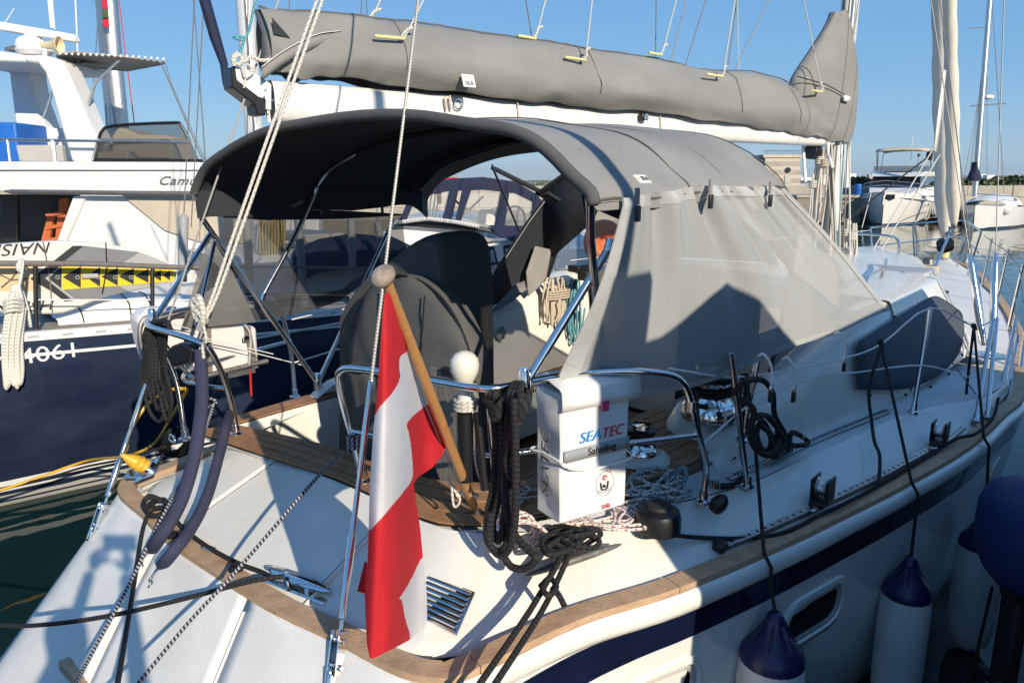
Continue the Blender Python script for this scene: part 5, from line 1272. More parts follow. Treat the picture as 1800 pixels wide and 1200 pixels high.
def bagring(h, k=1.0, bulge=0.0):
    r = []
    for (x, y) in [(x_ / 8, 0) for x_ in range(8)] + [(1, y_ / 4) for y_ in range(4)] + [(1 - x_ / 8, 1) for x_ in range(8)] + [(0, 1 - y_ / 4) for y_ in range(4)]:
        bx_ = math.sin(math.pi * min(1, max(0, x))) if y in (0, 1) else 0; by_ = math.sin(math.pi * y) if x in (0, 1) else 0
        p = b0 + bx * (BW * (.5 + (x - .5) * k)) + bin_ * (BDP * (.5 + (y - .5) * k)) + tilt * h
        if y == 0: p -= bin_ * (bulge * bx_)
        if x == 0: p -= bx * (bulge * by_ * .6 - .012 * math.sin(h * 30) * by_)
        r.append(p)
    return r
for t in np.linspace(0, 1, 14):
    waist = -.014 * math.exp(-((t - .46) / .06) ** 2)
    rows.append(bagring(BH * t, .97 + .03 * t + (.02 if t > .9 else 0), .004 + .002 * math.sin(t * 6) + waist * .25))
body = MB().grid(rows, closed_u=True); body.face(list(range(24))[::-1]); e = 13 * 24; body.face(range(e, e + 24))
body = body.build('bag_body', M['pvc'], bag, ang=45, bevel=.006)
# flap folded over the top
ft = b0 + tilt * (BH + .006)
fl = [[ft + bx * (BW * x - (.0 if x < .5 else -.02)) + bin_ * y + UP * z for x in (-.02, .25, .5, .75, 1.05)] for y, z in ((BDP + .006, -.02), (BDP * .97, .034), (BDP * .5, .030), (.0, .012), (-.013, .002), (-.017, -.035), (-.016, -.062))]
MB().grid(fl).build('bag_flap', M['pvc'], bag, solid=.004, ang=28)
fz = -bin_                                                            # outward normal of the printed face
def face_pt(x, h, o=.022): return b0 + bx * (BW * x) + tilt * (BH * h) + fz * o
def face_curve(x, h): return face_pt(x, h, .0065)
MB().box(face_pt(.58, .865, .020), (.028, .005, .034), (bx, fz, tilt)).build('pull_tab', mat('pink_tab', (.55, .05, .14), .6), bag)
text('SEA', 'lettering', face_pt(.56, .640, .0075), bx, tilt, .052, M['txtblue'], body, shear=.25, align='RIGHT', wide=1.08, ext=.0008)
text('TEC', 'lettering', face_pt(.565, .640, .0075), bx, tilt, .052, M['txtred'], body, shear=.25, align='LEFT', wide=1.02, ext=.0008)
band = []
for x in np.linspace(.04, 1.0, 14): band.append([face_curve(x, .475), face_curve(x, .475 + .095)])
MB().grid(band).build('print_band', mat('print_mid_grey', (.30, .31, .325), .55), body, solid=.0016)
text('Safesling', 'lettering', face_pt(.58, .522, .0092), bx, tilt, .036, M['txtblk'], body)
ctr = face_pt(.64, .235, .0075)
MB().tube([ctr + bx * (.040 * math.cos(a)) + tilt * (.044 * math.sin(a)) for a in np.linspace(0, 2 * math.pi, 29)[:-1]], .0009, 4, closed=True).build('print_ring', M['lightgrey'], body)
MB().ball(ctr + tilt * -.008 - bx * .004, .0062, 10, (1, 1, 1)).build('print_mark', M['txtblk'], body)
MB().tube(smoothpts([ctr - bx * .020 + tilt * .006, ctr - bx * .015 - tilt * .016, ctr - bx * .002 - tilt * .022, ctr + bx * .010 - tilt * .016, ctr + bx * .014 + tilt * .006], 5), .0028, 5).build('print_mark', M['txtblk'], body)
MB().tube(smoothpts([ctr + bx * .008 + tilt * .022, ctr - bx * .004 + tilt * .030, ctr - bx * .008 + tilt * .018, ctr + bx * .004 + tilt * .014], 5), .0022, 5).build('print_mark', M['txtred'], body)
MB().tube(smoothpts([ctr + bx * .002 + tilt * .048, ctr + bx * .020 + tilt * .038, ctr + bx * .026 + tilt * .050, ctr + bx * .010 + tilt * .062], 5), .0011, 4).build('print_mark', M['txtred'], body)
for q in range(3): MB().tube([ctr + bx * (x * .036) + tilt * (-.020 - .006 * q + .0018 * math.sin(x * 22 + q)) for x in np.linspace(-1 + .18 * q, 1 - .18 * q, 25)], .0008, 4).build('print_wave', M['lightgrey'], body)
text('SVB', 'lettering', face_pt(.66, .045, .0075), bx, tilt, .022, M['txtred'], body)
# the name again up the narrow side
sx = -bx; sc_ = b0 + bin_ * (BDP * .5) + tilt * (BH * .43) + sx * .009
text('SEATEC', 'lettering', sc_, tilt, bin_, .066, M['txtgrey'], body, shear=.22)
# white cord round its waist
cr = [face_pt(-.02, .50, .02), face_pt(.1, .44, .026), face_pt(.4, .405, .030), face_pt(.75, .40, .030), face_pt(1.0, .42, .022), b0 + bx * (BW + .012) + bin_ * (BDP * .5) + tilt * (BH * .44), b0 + bx * BW + bin_ * (BDP + .015) + tilt * (BH * .46), b0 + bin_ * (BDP + .015) + tilt * (BH * .5), b0 - bx * .016 + bin_ * BDP * .5 + tilt * (BH * .52)]
MB().tube(smoothpts(cr, 5, True), .0042, 7, closed=True).build('lashing_cord', M['white'], bag)
for x in (.2, .8): MB().tube([face_pt(x, .93, -BDP + .0) , face_pt(x, .93, -BDP - .03)], .008, 6).build('hanging_strap', M['black'], bag)

# ---- white bulb light clamped on the rail
bp = onf(817, 694, .36)
lt = thing('rescue_light', bp - UP * .30, 'white bulb shaped rescue light standing on the pushpit rail beside the flag staff', 'light')
MB().lathe([(.019, 0), (.018, .02), (.023, .034), (.035, .056), (.046, .080), (.049, .101), (.045, .123), (.031, .140), (.012, .148), (.002, .149)], bp, UP, 28).build('bulb', M['bulb'], lt, ang=180)
MB().lathe([(.030, -.05), (.030, -.02), (.024, -.012), (.026, .004)], bp, UP, 20).build('bulb_neck', M['white'], lt)
for k in range(3): MB().tube([bp + UP * (-.045 + .014 * k) + SD * (.034 * math.cos(a)) + FD * (.034 * math.sin(a)) for a in np.linspace(0, 2 * math.pi, 17)[:-1]], .006, 6, closed=True).build('neck_lashing', M['r_white'], lt)
MB().tube([bp - UP * .06, bp - UP * .30], [.028, .026], 14).build('light_sleeve', M['black'], lt)
MB().tube(smoothpts([bp - UP * .05 + SD * .035, bp - UP * .12 + SD * .05, bp - UP * .22 + SD * .045, bp - UP * .30 + SD * .075], 5), .004, 6).build('lanyard', M['r_white'], lt)
MB().tube([bp + SD * .055 - UP * .05, bp + SD * .085 - UP * .31], .014, 8).build('light_pole', M['black'], lt)

# ---- black mooring rope hanked on the starboard rail, tail down to the cleat
b = MB()
fR = .40
P_ = lambda u, v, f=None: onf(u, v, fR if f is None else f)
loops = [[(868, 690), (872, 760), (868, 850), (858, 900), (856, 945), (872, 968), (890, 955), (898, 880), (900, 780), (902, 690)],
         [(878, 690), (884, 770), (880, 860), (866, 920), (874, 950), (884, 930), (890, 850), (892, 770), (894, 690)],
         [(905, 690), (902, 740), (890, 800), (888, 870), (900, 930), (925, 962), (942, 980), (925, 998), (900, 996), (884, 975)],
         [(916, 690), (912, 740), (897, 780), (892, 820), (905, 845), (922, 850)], [(863, 900), (860, 950), (878, 975), (897, 960), (906, 900), (906, 780), (904, 700)]]
for q, lp_ in enumerate(loops): b.tube(smoothpts([P_(u, v, fR - .012 * q - .03) for u, v in lp_], 6), .0125, 8)
for c_ in (868, 908):
    for q in range(3):
        b.tube(smoothpts([P_(c_ - 14 + q * 6, 705, fR - .05), P_(c_ - 10 + q * 7, 690, fR - .055), P_(c_ - 2 + q * 6, 681 - (c_ > 880) * 6, fR), P_(c_ + 8 + q * 5, 690, fR + .04), P_(c_ + 2 + q * 4, 712, fR + .03)], 5), .0125, 8)
        b.tube(smoothpts([P_(c_ - 16 + q * 5, 698 + q * 8, fR - .05), P_(c_ + 2, 716 + q * 10, fR - .07), P_(c_ + 18, 700 + q * 6, fR - .05), P_(c_ + 22, 690, fR)], 5), .0125, 8)
tag(b.build('hanked_rope', M['r_black'], ang=180), 'thick black rope hanked over the pushpit rail beside the white rescue bag', 'rope')
# ---- piles of line on the quarter
def pile(name, c, rad, h, n, r, m, label, seed, cat='rope', ax=(1, 1)):
    rn = random.Random(seed); pts = []
    for i_ in range(n):
        a = i_ * 1.15 + rn.random() * .9; rr = rad * (.35 + .65 * rn.random()); 
        pts.append(c + FD * (ax[0] * rr * math.cos(a)) + SD * (ax[1] * rr * math.sin(a)) + UP * (h * rn.random() * (1 - .7 * rr / rad) + r))
    return tag(MB().tube(smoothpts(pts, 6), r, 6).build(name, m, ang=180), label, cat)
pile('coiled_line', onz(1145, 870, 1.345), .20, .13, 70, .0062, M['r_grey'], 'tangled white line with grey flecks heaped behind the rescue bag', 3, ax=(1.0, .75))
pile('coiled_line', onz(1040, 905, 1.355), .24, .045, 46, .0062, M['r_red'], 'white line with red flecks lying under the rescue bag', 4, ax=(.7, 1.0))
b = MB(); cc = onz(915, 962, 1.335)
for k in range(7):
    tl = (k - 3) * .03
    b.tube([cc + (FD * .8 + SD * .6) * ((.05 + .006 * k) * math.cos(a)) + UP * (.058 + (.05 + .004 * (k % 3)) * math.sin(a)) + (FD * -.6 + SD * .8) * (tl * .5 + .02 * math.cos(a * 2 + k)) for a in np.linspace(0, 2 * math.pi, 25)[:-1]], .0062, 6, closed=True)
tag(b.build('coiled_line', M['r_red'], ang=180), 'small upright coil of white line with red flecks below the hanging black rope', 'rope')
pile('loose_line', onz(905, 870, 1.41), .14, .03, 22, .005, M['r_grey'], 'thin white line with grey flecks on the teak behind the hanging black rope', 9, ax=(1, .8))
rope('looped_line', [onz(1165, 860, 1.36), onz(1180, 842, 1.40), onz(1196, 822, 1.46), onz(1206, 826, 1.46), onz(1202, 850, 1.40), onz(1180, 868, 1.36)], .007, rope_mat('blue_fleck_braid', (.10, .28, .38), (.30, .40, .42), 40, 2, .55), 'small loop of blue flecked line at the starboard pushpit leg', 'rope')
# ---- black mooring lines made fast on the horned cleat, led down over the side
b = MB(); z_ = 1.385
def OZ(u, v, z=1.385): return onz(u, v, z)
cl_pts = [(1050, 945), (1015, 930), (980, 925), (960, 935), (975, 960), (1010, 965), (1040, 950), (1056, 938), (1040, 928), (1000, 935), (965, 955), (955, 968), (975, 972), (1010, 955), (1030, 942)]
b.tube(smoothpts([OZ(u, v, 1.40 + .02 * math.sin(q * 1.7)) for q, (u, v) in enumerate(cl_pts)], 6), .0098, 8)
b.tube(smoothpts([OZ(u, v, 1.425 + .012 * math.sin(q * 2.1)) for q, (u, v) in enumerate([(1044, 935), (1010, 942), (975, 938), (952, 950), (964, 974), (1000, 966), (1022, 950)])], 6), .0098, 8)
b.tube(smoothpts([OZ(u, v, 1.41 + .02 * math.cos(q * 1.3)) for q, (u, v) in enumerate([(960, 962), (990, 944), (1020, 938), (1052, 948), (1044, 962), (1008, 958), (982, 948), (968, 938), (1000, 928), (1036, 934)])], 6), .0098, 8)
kn = [(985, 975), (975, 1000), (962, 1020), (955, 1036), (966, 1046), (978, 1030), (966, 1016), (950, 1030)]
b.tube(smoothpts([OZ(u, v, 1.40 - q * .006) for q, (u, v) in enumerate(kn)], 6), .0095, 8)
b.tube(smoothpts([OZ(970, 1030, 1.37), OZ(982, 1045, 1.35), OZ(993, 1066, 1.32)], 5), .0095, 8)
for du in (0, 27):
    b.tube(smoothpts([OZ(1010, 945, 1.42), OZ(980 + du * .5, 990, 1.385), OZ(930 + du * .8, 1075, 1.335), OZ(842 + du, 1203, 1.30), onz(790 + du, 1280, 1.18), onz(640 + du, 1500, .95)], 5), .0098, 8)
tag(b.build('mooring_line', M['r_black'], ang=180), 'doubled black mooring line made fast on the horned deck cleat and led off the stern', 'mooring line')
# the crossed black lines over the transom
def tro(u, v, k): return CAM + (on_tr(u, v) - CAM) * k
rope('mooring_line', [onz(270, 885, 1.27), onz(262, 900, 1.25), onz(250, 935, 1.2), tro(238, 1010, .97), tro(222, 1110, .90), tro(205, 1210, .80), tro(180, 1340, .68)], .0088, M['r_black'], 'black mooring line running straight down the transom from the port fairlead', 'mooring line')
rope('mooring_line', [onz(500, 1012, 1.27), onz(440, 1021, 1.27), tro(330, 1050, .95), tro(200, 1080, .90), tro(90, 1096, .86), tro(0, 1098, .82), tro(-200, 1080, .72)], .0088, M['r_black'], 'black mooring line slanting across the transom from the chrome rail cleat', 'mooring line')
b = MB(); b.tube(smoothpts([onz(u, v, 1.27 + .015 * math.sin(q * 2)) for q, (u, v) in enumerate([(285, 880), (262, 872), (252, 888), (268, 906), (292, 898), (288, 878), (266, 884), (260, 896), (284, 892), (300, 905)])], 6), .0115, 8)
tag(b.build('rope_turns', M['r_black'], ang=180), 'black rope turns heaped on the port end of the taffrail', 'rope')
rope('taffrail_line', [onz(300, 905, 1.25), onz(330, 935, 1.25), onz(372, 965, 1.25), onz(420, 990, 1.25), onz(462, 1006, 1.25), onz(480, 1018, 1.26)], .0088, M['r_black'], 'black line lying along the wooden taffrail to the chrome cleat', 'rope')
rope('twisted_line', [onf(640, 790, .30), onf(612, 780, .30), onf(622, 762, .27), onf(632, 776, .30), onf(612, 790, .28), onf(560, 836, .10), onf(470, 940, -.12), tro(400, 1020, .93), tro(330, 1095, .90), tro(245, 1198, .84), tro(150, 1320, .76)], .0066, M['r_bw'], 'navy and white twisted line from the starboard pushpit foot down across the transom', 'mooring line')
rope('twisted_line', [onf(352, 706, .30), onf(366, 700, .28), onf(380, 706, .30), onf(362, 718, .27), onf(374, 712, .28), onf(366, 740, .25), onf(345, 800, .10), onf(300, 880, -.14), tro(262, 955, .93), tro(215, 1050, .90), tro(160, 1150, .85), tro(125, 1215, .80), tro(60, 1330, .72)], .0066, M['r_bw'], 'navy and white twisted line hanging from the port pushpit past the padded straps', 'mooring line')
b = MB()
for q in range(3): b.tube([onf(624, 776, .29) + SD * (.024 * math.cos(a)) + FD * (.024 * math.sin(a)) + UP * (.016 * (q - 1)) for a in np.linspace(0, 2 * math.pi, 15)[:-1]], .009, 7, closed=True)
tag(b.build('rope_knot', M['r_bw'], ang=180), 'navy and white rope knot tied round the starboard pushpit leg by the seat', 'knot')
# ---- navy padded straps slung from the port pushpit to the transom
def padded(pts, label):
    p = smoothpts(pts, 6); o = thing('padded_strap', p[0], label, 'strap', 'navy padded straps on the port quarter')
    MB().tube(p[2:-3], [.012] + [.027] * (len(p) - 7) + [.012], 12, flat=(1, .75)).build('strap_padding', M['navycloth'], o, ang=70)
    MB().tube([p[0], p[2]], .006, 6).build('strap_cord', M['white'], o)
    e = p[-1]; MB().tube([p[-4], e], .005, 6).build('strap_wire', M['steel'], o)
    MB().tube(smoothpts([e, e + SD * .012 - UP * .01, e - UP * .03, e - SD * .012 - UP * .01], 5, True), .005, 6, closed=True).build('snap_shackle', M['chrome'], o)
    MB().lathe([(.022, 0), (.022, .006), (.008, .012)], e - UP * .035, (UP * .6 - FD).normalized(), 12).build('pad_eye', M['chrome'], o)
padded([Y(.13, -.53, 1.93), onf(353, 632, .12), onf(355, 700, .06), onf(344, 790, -.04), onf(318, 880, -.16), onf(280, 945, -.26), on_tr(256, 985) - FD * .015], 'upper left navy padded strap hanging from the rail end')
padded([Y(.38, -.79, 1.53), onf(400, 742, .20), onf(388, 790, .10), onf(365, 870, -.04), onf(335, 930, -.16), onf(300, 975, -.26), on_tr(272, 1014) - FD * .015], 'lower right navy padded strap hanging from the rail post')

# ---- shore power: yellow cable and plug in the quarter socket
sk_ = onz(262, 826, 1.33); sx_ = (onz(285, 812, 1.33) - onz(240, 842, 1.33)).normalized(); sn = (UP * .8 - FD * .55 - SD * .1).normalized(); sy_ = sn.cross(sx_).normalized(); sx_ = sy_.cross(sn)
sp = thing('shore_power_inlet', sk_, 'yellow shore power plug in a chrome socket on the port quarter', 'power plug')
MB().box(sk_ + sn * .004, (.11, .115, .010), (sx_, sy_, sn)).build('socket_plate', M['chrome'], sp, bevel=.01)
MB().lathe([(.042, 0), (.042, .02), (.036, .022), (.032, .008)], sk_ + sn * .008, sn, 22).build('socket_ring', M['steel'], sp)
for e in (-1, 1): MB().box(sk_ + sy_ * (e * .072) + sn * .018, (.055, .06, .012), (sx_, (sy_ + sn * .5 * e).normalized(), sn)).build('socket_lid', M['chrome'] if e > 0 else M['black'], sp, bevel=.006)
pd = (onz(240, 822, 1.40) - onz(270, 832, 1.36)); pd = (pd.normalized() * .75 + sn * .5).normalized()
p0 = sk_ + sn * .02
MB().lathe([(.034, 0), (.036, .012), (.031, .018), (.036, .026), (.036, .036), (.030, .042), (.034, .050), (.030, .062), (.022, .085), (.014, .10), (.009, .12)], p0, pd, 20).build('plug', M['yellow'], sp, ang=50)
e0_ = p0 + pd * .115
MB().tube(smoothpts([e0_, onf(222, 790, .02), onf(228, 760, .08), onf(255, 715, .18), onf(290, 688, .24), onf(322, 683, .28), onf(326, 690, .30), onf(300, 735, .5), onf(275, 775, .75), onz(250, 792, .95), onz(215, 803, .78)], 6), .0085, 8).build('power_cable', M['yellow'], sp)
MB().tube(smoothpts([onz(215, 803, .78), onz(160, 808, .58), onz(120, 820, .50), onz(70, 838, .46), onz(0, 861, .44), onz(-80, 880, .44)], 6), .0095, 8).build('power_cable', M['yellow'], sp)
rope('black_line', [onz(290, 785, 1.1), onz(220, 806, .80), onz(150, 820, .56), onz(95, 836, .48), onz(40, 850, .44), onz(-60, 880, .43)], .0085, M['r_black'], 'black line twisted along the yellow power cable beside the blue hull', 'rope')
# ---- black hanks at the port pushpit, black fan-shaped unit
b = MB()
for q in range(6):
    u0 = 264 + q * 5
    b.tube(smoothpts([onf(u0, 572, .10 + .01 * q), onf(u0 - 6, 610, .09 + .01 * q), onf(250 + q * 6, 660, .10), onf(262 + q * 5, 720 - (q % 3) * 20, .12), onf(282 + q * 3, 740 - (q % 4) * 18, .13), onf(292 + q * 2, 700, .13), onf(285 + q, 640, .12), onf(278 + q * 3, 578, .11)], 5), .0085, 7)
b.tube(smoothpts([onf(258, 580, .10), onf(254, 600, .10), onf(262, 572, .12), onf(290, 565, .12), onf(300, 580, .12)], 5), .013, 7)
tag(b.build('hanked_rope', M['r_black'], ang=180), 'black ropes hanked over the port pushpit above the yellow cable', 'rope')
b = MB()
for q in range(6): b.tube(smoothpts([onf(300, 755, .5), onf(275 + q * 5, 785 + q * 2, .7), onf(300 + q * 6, 800, .8), onf(330, 770 - q * 3, .7), onf(310, 750, .5)], 5), .010, 7)
tag(b.build('coiled_rope', M['r_black'], ang=180), 'dark rope coil lying outside the port quarter below the hanked ropes', 'rope')
fan = thing('rail_speaker', onf(322, 625, .14), 'black rounded wedge shaped horn clamped under the port pushpit rail', 'horn')
rows = []
for t, sc2 in ((0, .92), (.08, 1.0), (.9, 1.0), (1.0, .92)):
    r = []
    for u, v in ((303, 616), (312, 606), (328, 600), (340, 604), (347, 614), (342, 634), (312, 644)):
        c = onf(325, 622, .14); p = onf(u, v, .14); r.append(c + (p - c) * sc2 + FD * (.10 * t - .03))
    rows.append(r)
b = MB().grid(rows, closed_u=True); b.face(range(7)); b.face(range(21, 28)); b.build('horn_case', M['black'], fan, bevel=.004, ang=35)
MB().box(onf(332, 598, .17), (.03, .03, .03), (SD, FD, UP)).build('horn_bracket', M['black'], fan)
# ---- white valise with grey frame on the port quarter
LS = -1.30
raft = thing('liferaft_case', ons(350, 640, LS), 'white liferaft case strapped in a steel frame outside the port quarter', 'liferaft')
face = [(243, 556), (256, 546), (300, 540), (330, 540), (450, 578), (452, 640), (330, 662), (262, 640)]
outl = [ons(243, 560, LS), ons(262, 542, LS), ons(318, 541, LS), ons(400, 560, LS), ons(452, 575, LS), ons(456, 640, LS), ons(380, 660, LS), ons(264, 640, LS), ons(250, 600, LS)]
MB().prism(outl, -SD * .12).build('raft_case', M['pinkw'], raft, bevel=.02)
for u0, v0, u1, v1 in ((432, 572, 446, 648), (362, 556, 366, 664)): MB().box((ons(u0, v0, LS) + ons(u1, v1, LS)) / 2 + SD * .01, (.016, .035, (ons(u0, v0, LS) - ons(u1, v1, LS)).length * .95), (SD, FD, (ons(u0, v0, LS) - ons(u1, v1, LS)).normalized())).build('case_band', M['wood_grey'], raft)
MB().tube([ons(330, 668, LS + .03), ons(470, 634, LS + .03)], .014, 8).build('raft_frame', M['alud'], raft)
MB().tube(smoothpts([ons(256, 640, LS + .03), ons(246, 590, LS + .03), ons(252, 562, LS + .03), ons(275, 556, LS + .03), ons(330, 552, LS + .03)], 5), .012, 8).build('raft_frame', M['alud'], raft)
MB().box(ons(425, 655, LS + .02), (.006, .16, .028), (SD, FD, UP)).build('perforated_bar', M['alu'], raft)
st_ = [ons(430, 570, LS + .03), ons(440, 590, LS + .04), ons(438, 640, LS + .03)]
MB().tube(smoothpts(st_, 4), .022, 8, flat=(.25, 1)).build('raft_strap', M['pvc'], raft)
MB().box(ons(433, 594, LS + .05), (.012, .035, .03), (SD, FD, UP)).build('strap_buckle', M['steel'], raft, bevel=.004)
MB().tube([ons(440, 650, LS + .02), ons(442, 695, LS + .02)], .012, 6, flat=(.4, 1)).build('red_tab', M['redp'], raft)
MB().poly([ons(262, 575, LS + .012), ons(268, 575, LS + .012), ons(275, 640, LS + .012), ons(269, 640, LS + .012)]).build('case_print', M['txtblue'], raft)
# small rail line along the port side
for u0, v0, u1, v1, wh in ((352, 592, 480, 622, 'upper of two thin white cords running from the port rail knot past the liferaft case'), (360, 598, 545, 645, 'lower of two thin white cords running from the port rail knot past the liferaft case'), (300, 568, 345, 582, 'short thin white cord along the top of the port pushpit rail')): rope('thin_cord', [ons(u0, v0, -1.2), ons(u1, v1, -1.25)], .003, M['white'], wh, 'cord', 'thin white cords along the port rail', sm=1)
# ---- teal and beige halyard tails hung inside the cockpit on the port coaming
def hang(u0, v0, du, L, n, mm, label, seed, s_=-.93):
    c = ons(u0, v0, s_) + SD * .02
    return tag(hank('hanked_halyard', c, L, .22, n, .0075, M[mm], None, seed, FD), label, 'rope', 'halyard tails hung on the port coaming')
hang(968, 488, 0, .34, 7, 'r_beige', 'beige line hanked on the port coaming left of the teal line', 11)
hang(1010, 490, 0, .50, 7, 'r_teal', 'teal line hanked on the port coaming right of the beige line', 12)
hang(985, 486, 0, .40, 3, 'r_beige', 'dark beige tails among the hanked lines on the port coaming', 13, -.92)
# ---- black sheet piled by the starboard track
b = MB()
pl = [(1290, 690), (1310, 670), (1340, 668), (1358, 690), (1362, 730), (1380, 765), (1372, 790), (1345, 795), (1330, 765), (1340, 740), (1355, 770), (1350, 792), (1328, 780), (1320, 740), (1345, 730), (1372, 760), (1385, 790), (1392, 760), (1420, 775), (1412, 782), (1380, 783)]
b.tube(smoothpts([ons(u, v, 1.33 + .05 * abs(math.sin(q * 1.4))) for q, (u, v) in enumerate(pl)], 6), .0115, 8)
pl = [(1300, 700), (1325, 720), (1318, 760), (1335, 795), (1362, 790), (1366, 750), (1345, 730), (1318, 745), (1325, 785), (1352, 800), (1360, 770), (1335, 745)]
b.tube(smoothpts([ons(u, v, 1.34 + .04 * abs(math.sin(q * 1.9))) for q, (u, v) in enumerate(pl)], 6), .0115, 8)
tag(b.build('sheet_coil', M['r_black'], ang=180), 'black sheet heaped beside the perforated track aft of the stanchion', 'rope')
rope('genoa_sheet', [reel + UP * .03 + SD * .05, onz(1180, 938, 1.33), onz(1240, 945, 1.27), onz(1320, 945, 1.235), onz(1380, 935, 1.235), onz(1440, 905, 1.24), onz(1478, 888, 1.25), onz(1540, 855, 1.245), onz(1600, 820, 1.25), onz(1650, 790, 1.255), onz(1684, 770, 1.27), onz(1715, 762, 1.28), onz(1745, 735, 1.28), onz(1755, 700, 1.32)], .0088, M['r_black'], 'black sheet running forward along the toe rail through the track blocks', 'rope')
rope('black_line', [onf(1222, 690, 1.2), onf(1232, 780, 1.25), onz(1240, 840, 1.36), onz(1260, 850, 1.36), onz(1290, 850, 1.35), onz(1308, 830, 1.36), onf(1302, 780, 1.6), onf(1312, 668, 1.6)], .0085, M['r_black'], 'black line hanging off the guard wire beside the starboard pushpit leg', 'rope')
rope('black_line', [onz(1290, 854, 1.352), onz(1268, 856, 1.352), onz(1246, 845, 1.37)], .008, M['r_black'], 'short black line end on deck between the stanchion feet', 'rope')

# ---- fenders
def fender(top, L, r, label, line):
    o = thing('fender', top - UP * (L + .12), label, 'fender', 'white fenders hung along the starboard side')
    MB().lathe([(.015, -L - .10), (.05, -L - .075), (r * .82, -L - .03), (r * .97, -L + .05), (r, -L + .14), (r, -.17), (r * .985, -.10), (r * .93, -.045), (r * .80, -.0)], top - UP * .10, UP, 30).build('fender_body', M['fendw'], o, ang=180)
    MB().lathe([(r * .945, -.062), (r * .975, -.052), (r * .90, -.012), (r * .66, .022), (r * .42, .052), (r * .30, .085), (r * .27, .12), (r * .16, .14)], top - UP * .10, UP, 26).build('fender_end', M['fendb'], o, ang=180)
    MB().lathe([(r * .5, -L - .09), (r * .3, -L - .13), (.012, -L - .15)], top - UP * .10, UP, 20).build('fender_end', M['fendb'], o)
    for k in range(6):
        a = k * math.pi / 3; d = Vector((math.cos(a), math.sin(a), 0)); MB().tube([top - UP * .085 + d * (r * .68), top - UP * .04 + d * (r * .42), top + UP * .0 + d * (r * .29)], [.004, .009, .006], 6).build('end_rib', M['fendb'], o)
    ft = loc(top)[0]; line = [line[0], rail_pt(ft, -.055, -.08), rail_pt(ft, -.052, -.01), rail_pt(ft, -.02, .04)] + line[2:]
    MB().tube(line, .0075, 7).build('fender_line', M['r_bw' if False else 'r_black'], o)
    return o
f1 = onf(1362, 1092, 1.22); f2 = onf(1600, 990, 2.30); f3 = onf(1732, 912, 3.20)
fender(f1, .62, .125, 'nearest white fender with blue top, half out of the picture below', [f1 + UP * .03, onz(1345, 945, 1.235) + SD * .03, onf(1324, 740, 1.62), onf(1312, 664, 1.70)])
fender(f2, .60, .112, 'middle white fender with blue top hanging below the track block', [f2 + UP * .03, onz(1572, 858, 1.25) + SD * .02, onf(1549, 606, 2.85)])
fender(f3, .60, .118, 'farthest white fender with blue top, beside the blue cover at the right edge', [f3 + UP * .03, onz(1716, 785, 1.26) + SD * .02, onf(1712, 574, 4.0)])
for pts, lab in (([onf(1550, 606, 2.84), onf(1528, 680, 2.66), onf(1532, 740, 2.6), onz(1537, 775, 1.345), onz(1546, 800, 1.32), onz(1545, 840, 1.26), onz(1540, 852, 1.25)], 'black tail of the middle fender line lying over the bulwark'), ([onf(1712, 574, 4.0), onf(1704, 640, 3.9), onf(1698, 700, 3.85), onf(1697, 745, 3.8)], 'black tail of the farthest fender line at the guard wire'), ([onf(1306, 662, 1.68), onf(1300, 700, 1.66), onf(1308, 730, 1.66)], 'black tail of the nearest fender line at the guard wire')):
    rope('fender_line_tail', pts, .0085, M['r_black'], lab, 'rope')
b = MB()
for (u, v, f) in ((1549, 604, 2.85), (1712, 574, 4.02), (1310, 664, 1.70)):
    c = onf(u, v, f); MB_k = MB().tube(smoothpts([c + UP * .012, c + FD * .02, c - UP * .014 + SD * .012, c - FD * .02, c + UP * .01 - SD * .012, c + FD * .012 - UP * .012], 5, True), .010, 7, closed=True)
    tag(MB_k.build('hitch_knot', M['r_black'], ang=180), {2.85: 'black hitch of the middle fender on the guard wire', 4.02: 'black hitch of the farthest fender on the guard wire', 1.70: 'black hitch of the nearest fender on the guard wire'}[f], 'knot')
# ================================================================== NEIGHBOURS AND HARBOUR
X_, Y_, Z_ = Vector((1, 0, 0)), Vector((0, 1, 0)), Vector((0, 0, 1))
# ---- the navy blue yacht alongside to port -------------------------------------------------------------------
P0, P1 = onz(0, 590, 1.46), onz(560, 547, 1.33); P0.z = P1.z = 0
bd_ = (P1 - P0).normalized(); bn = Vector((bd_.y, -bd_.x, 0)); bL = (P1 - P0).length      # aft along the hull; out towards our yacht
def BP(t, o=0.0, z=0.0): return P0 + bd_ * t + bn * o + Z_ * z
def bz(t): return 1.46 - .13 * t / bL + .004 * max(0, t - bL) if t > -3 else 1.5
def bo(t): return .02 - .10 * max(0, -t) ** 1.5 * .25                               # the bow draws in ahead of the frame
navy = thing('navy_yacht', BP(3, -1.6, 0), 'navy blue hulled yacht with white lines and the number 4061 at its bow', 'sailing yacht')
ts = np.linspace(-4, 9, 34)
rows = []
for dz, ins in ((0, 0), (-.25, -.01), (-.6, -.05), (-.95, -.12), (-1.25, -.20), (-1.44, -.27), (-1.8, -.5)):
    rows.append([BP(t, bo(t) + ins * (1 + .5 * max(0, 2 - t) / 3), bz(t) + dz) for t in ts])
MB().grid(rows).build('hull', M['bhull'], navy, ang=180)
rows2 = [[BP(t, -3.4 + .1 * k, bz(t) - 1.6 * k) for t in ts] for k in (0, .5, 1)]
MB().grid(rows2).build('hull', M['bhull'], navy, ang=180)
MB().grid([[BP(-4, o, z) for o in (-3.4, bo(-4))] for z in (1.5, -.2)] ).build('bow_end', M['bhull'], navy)
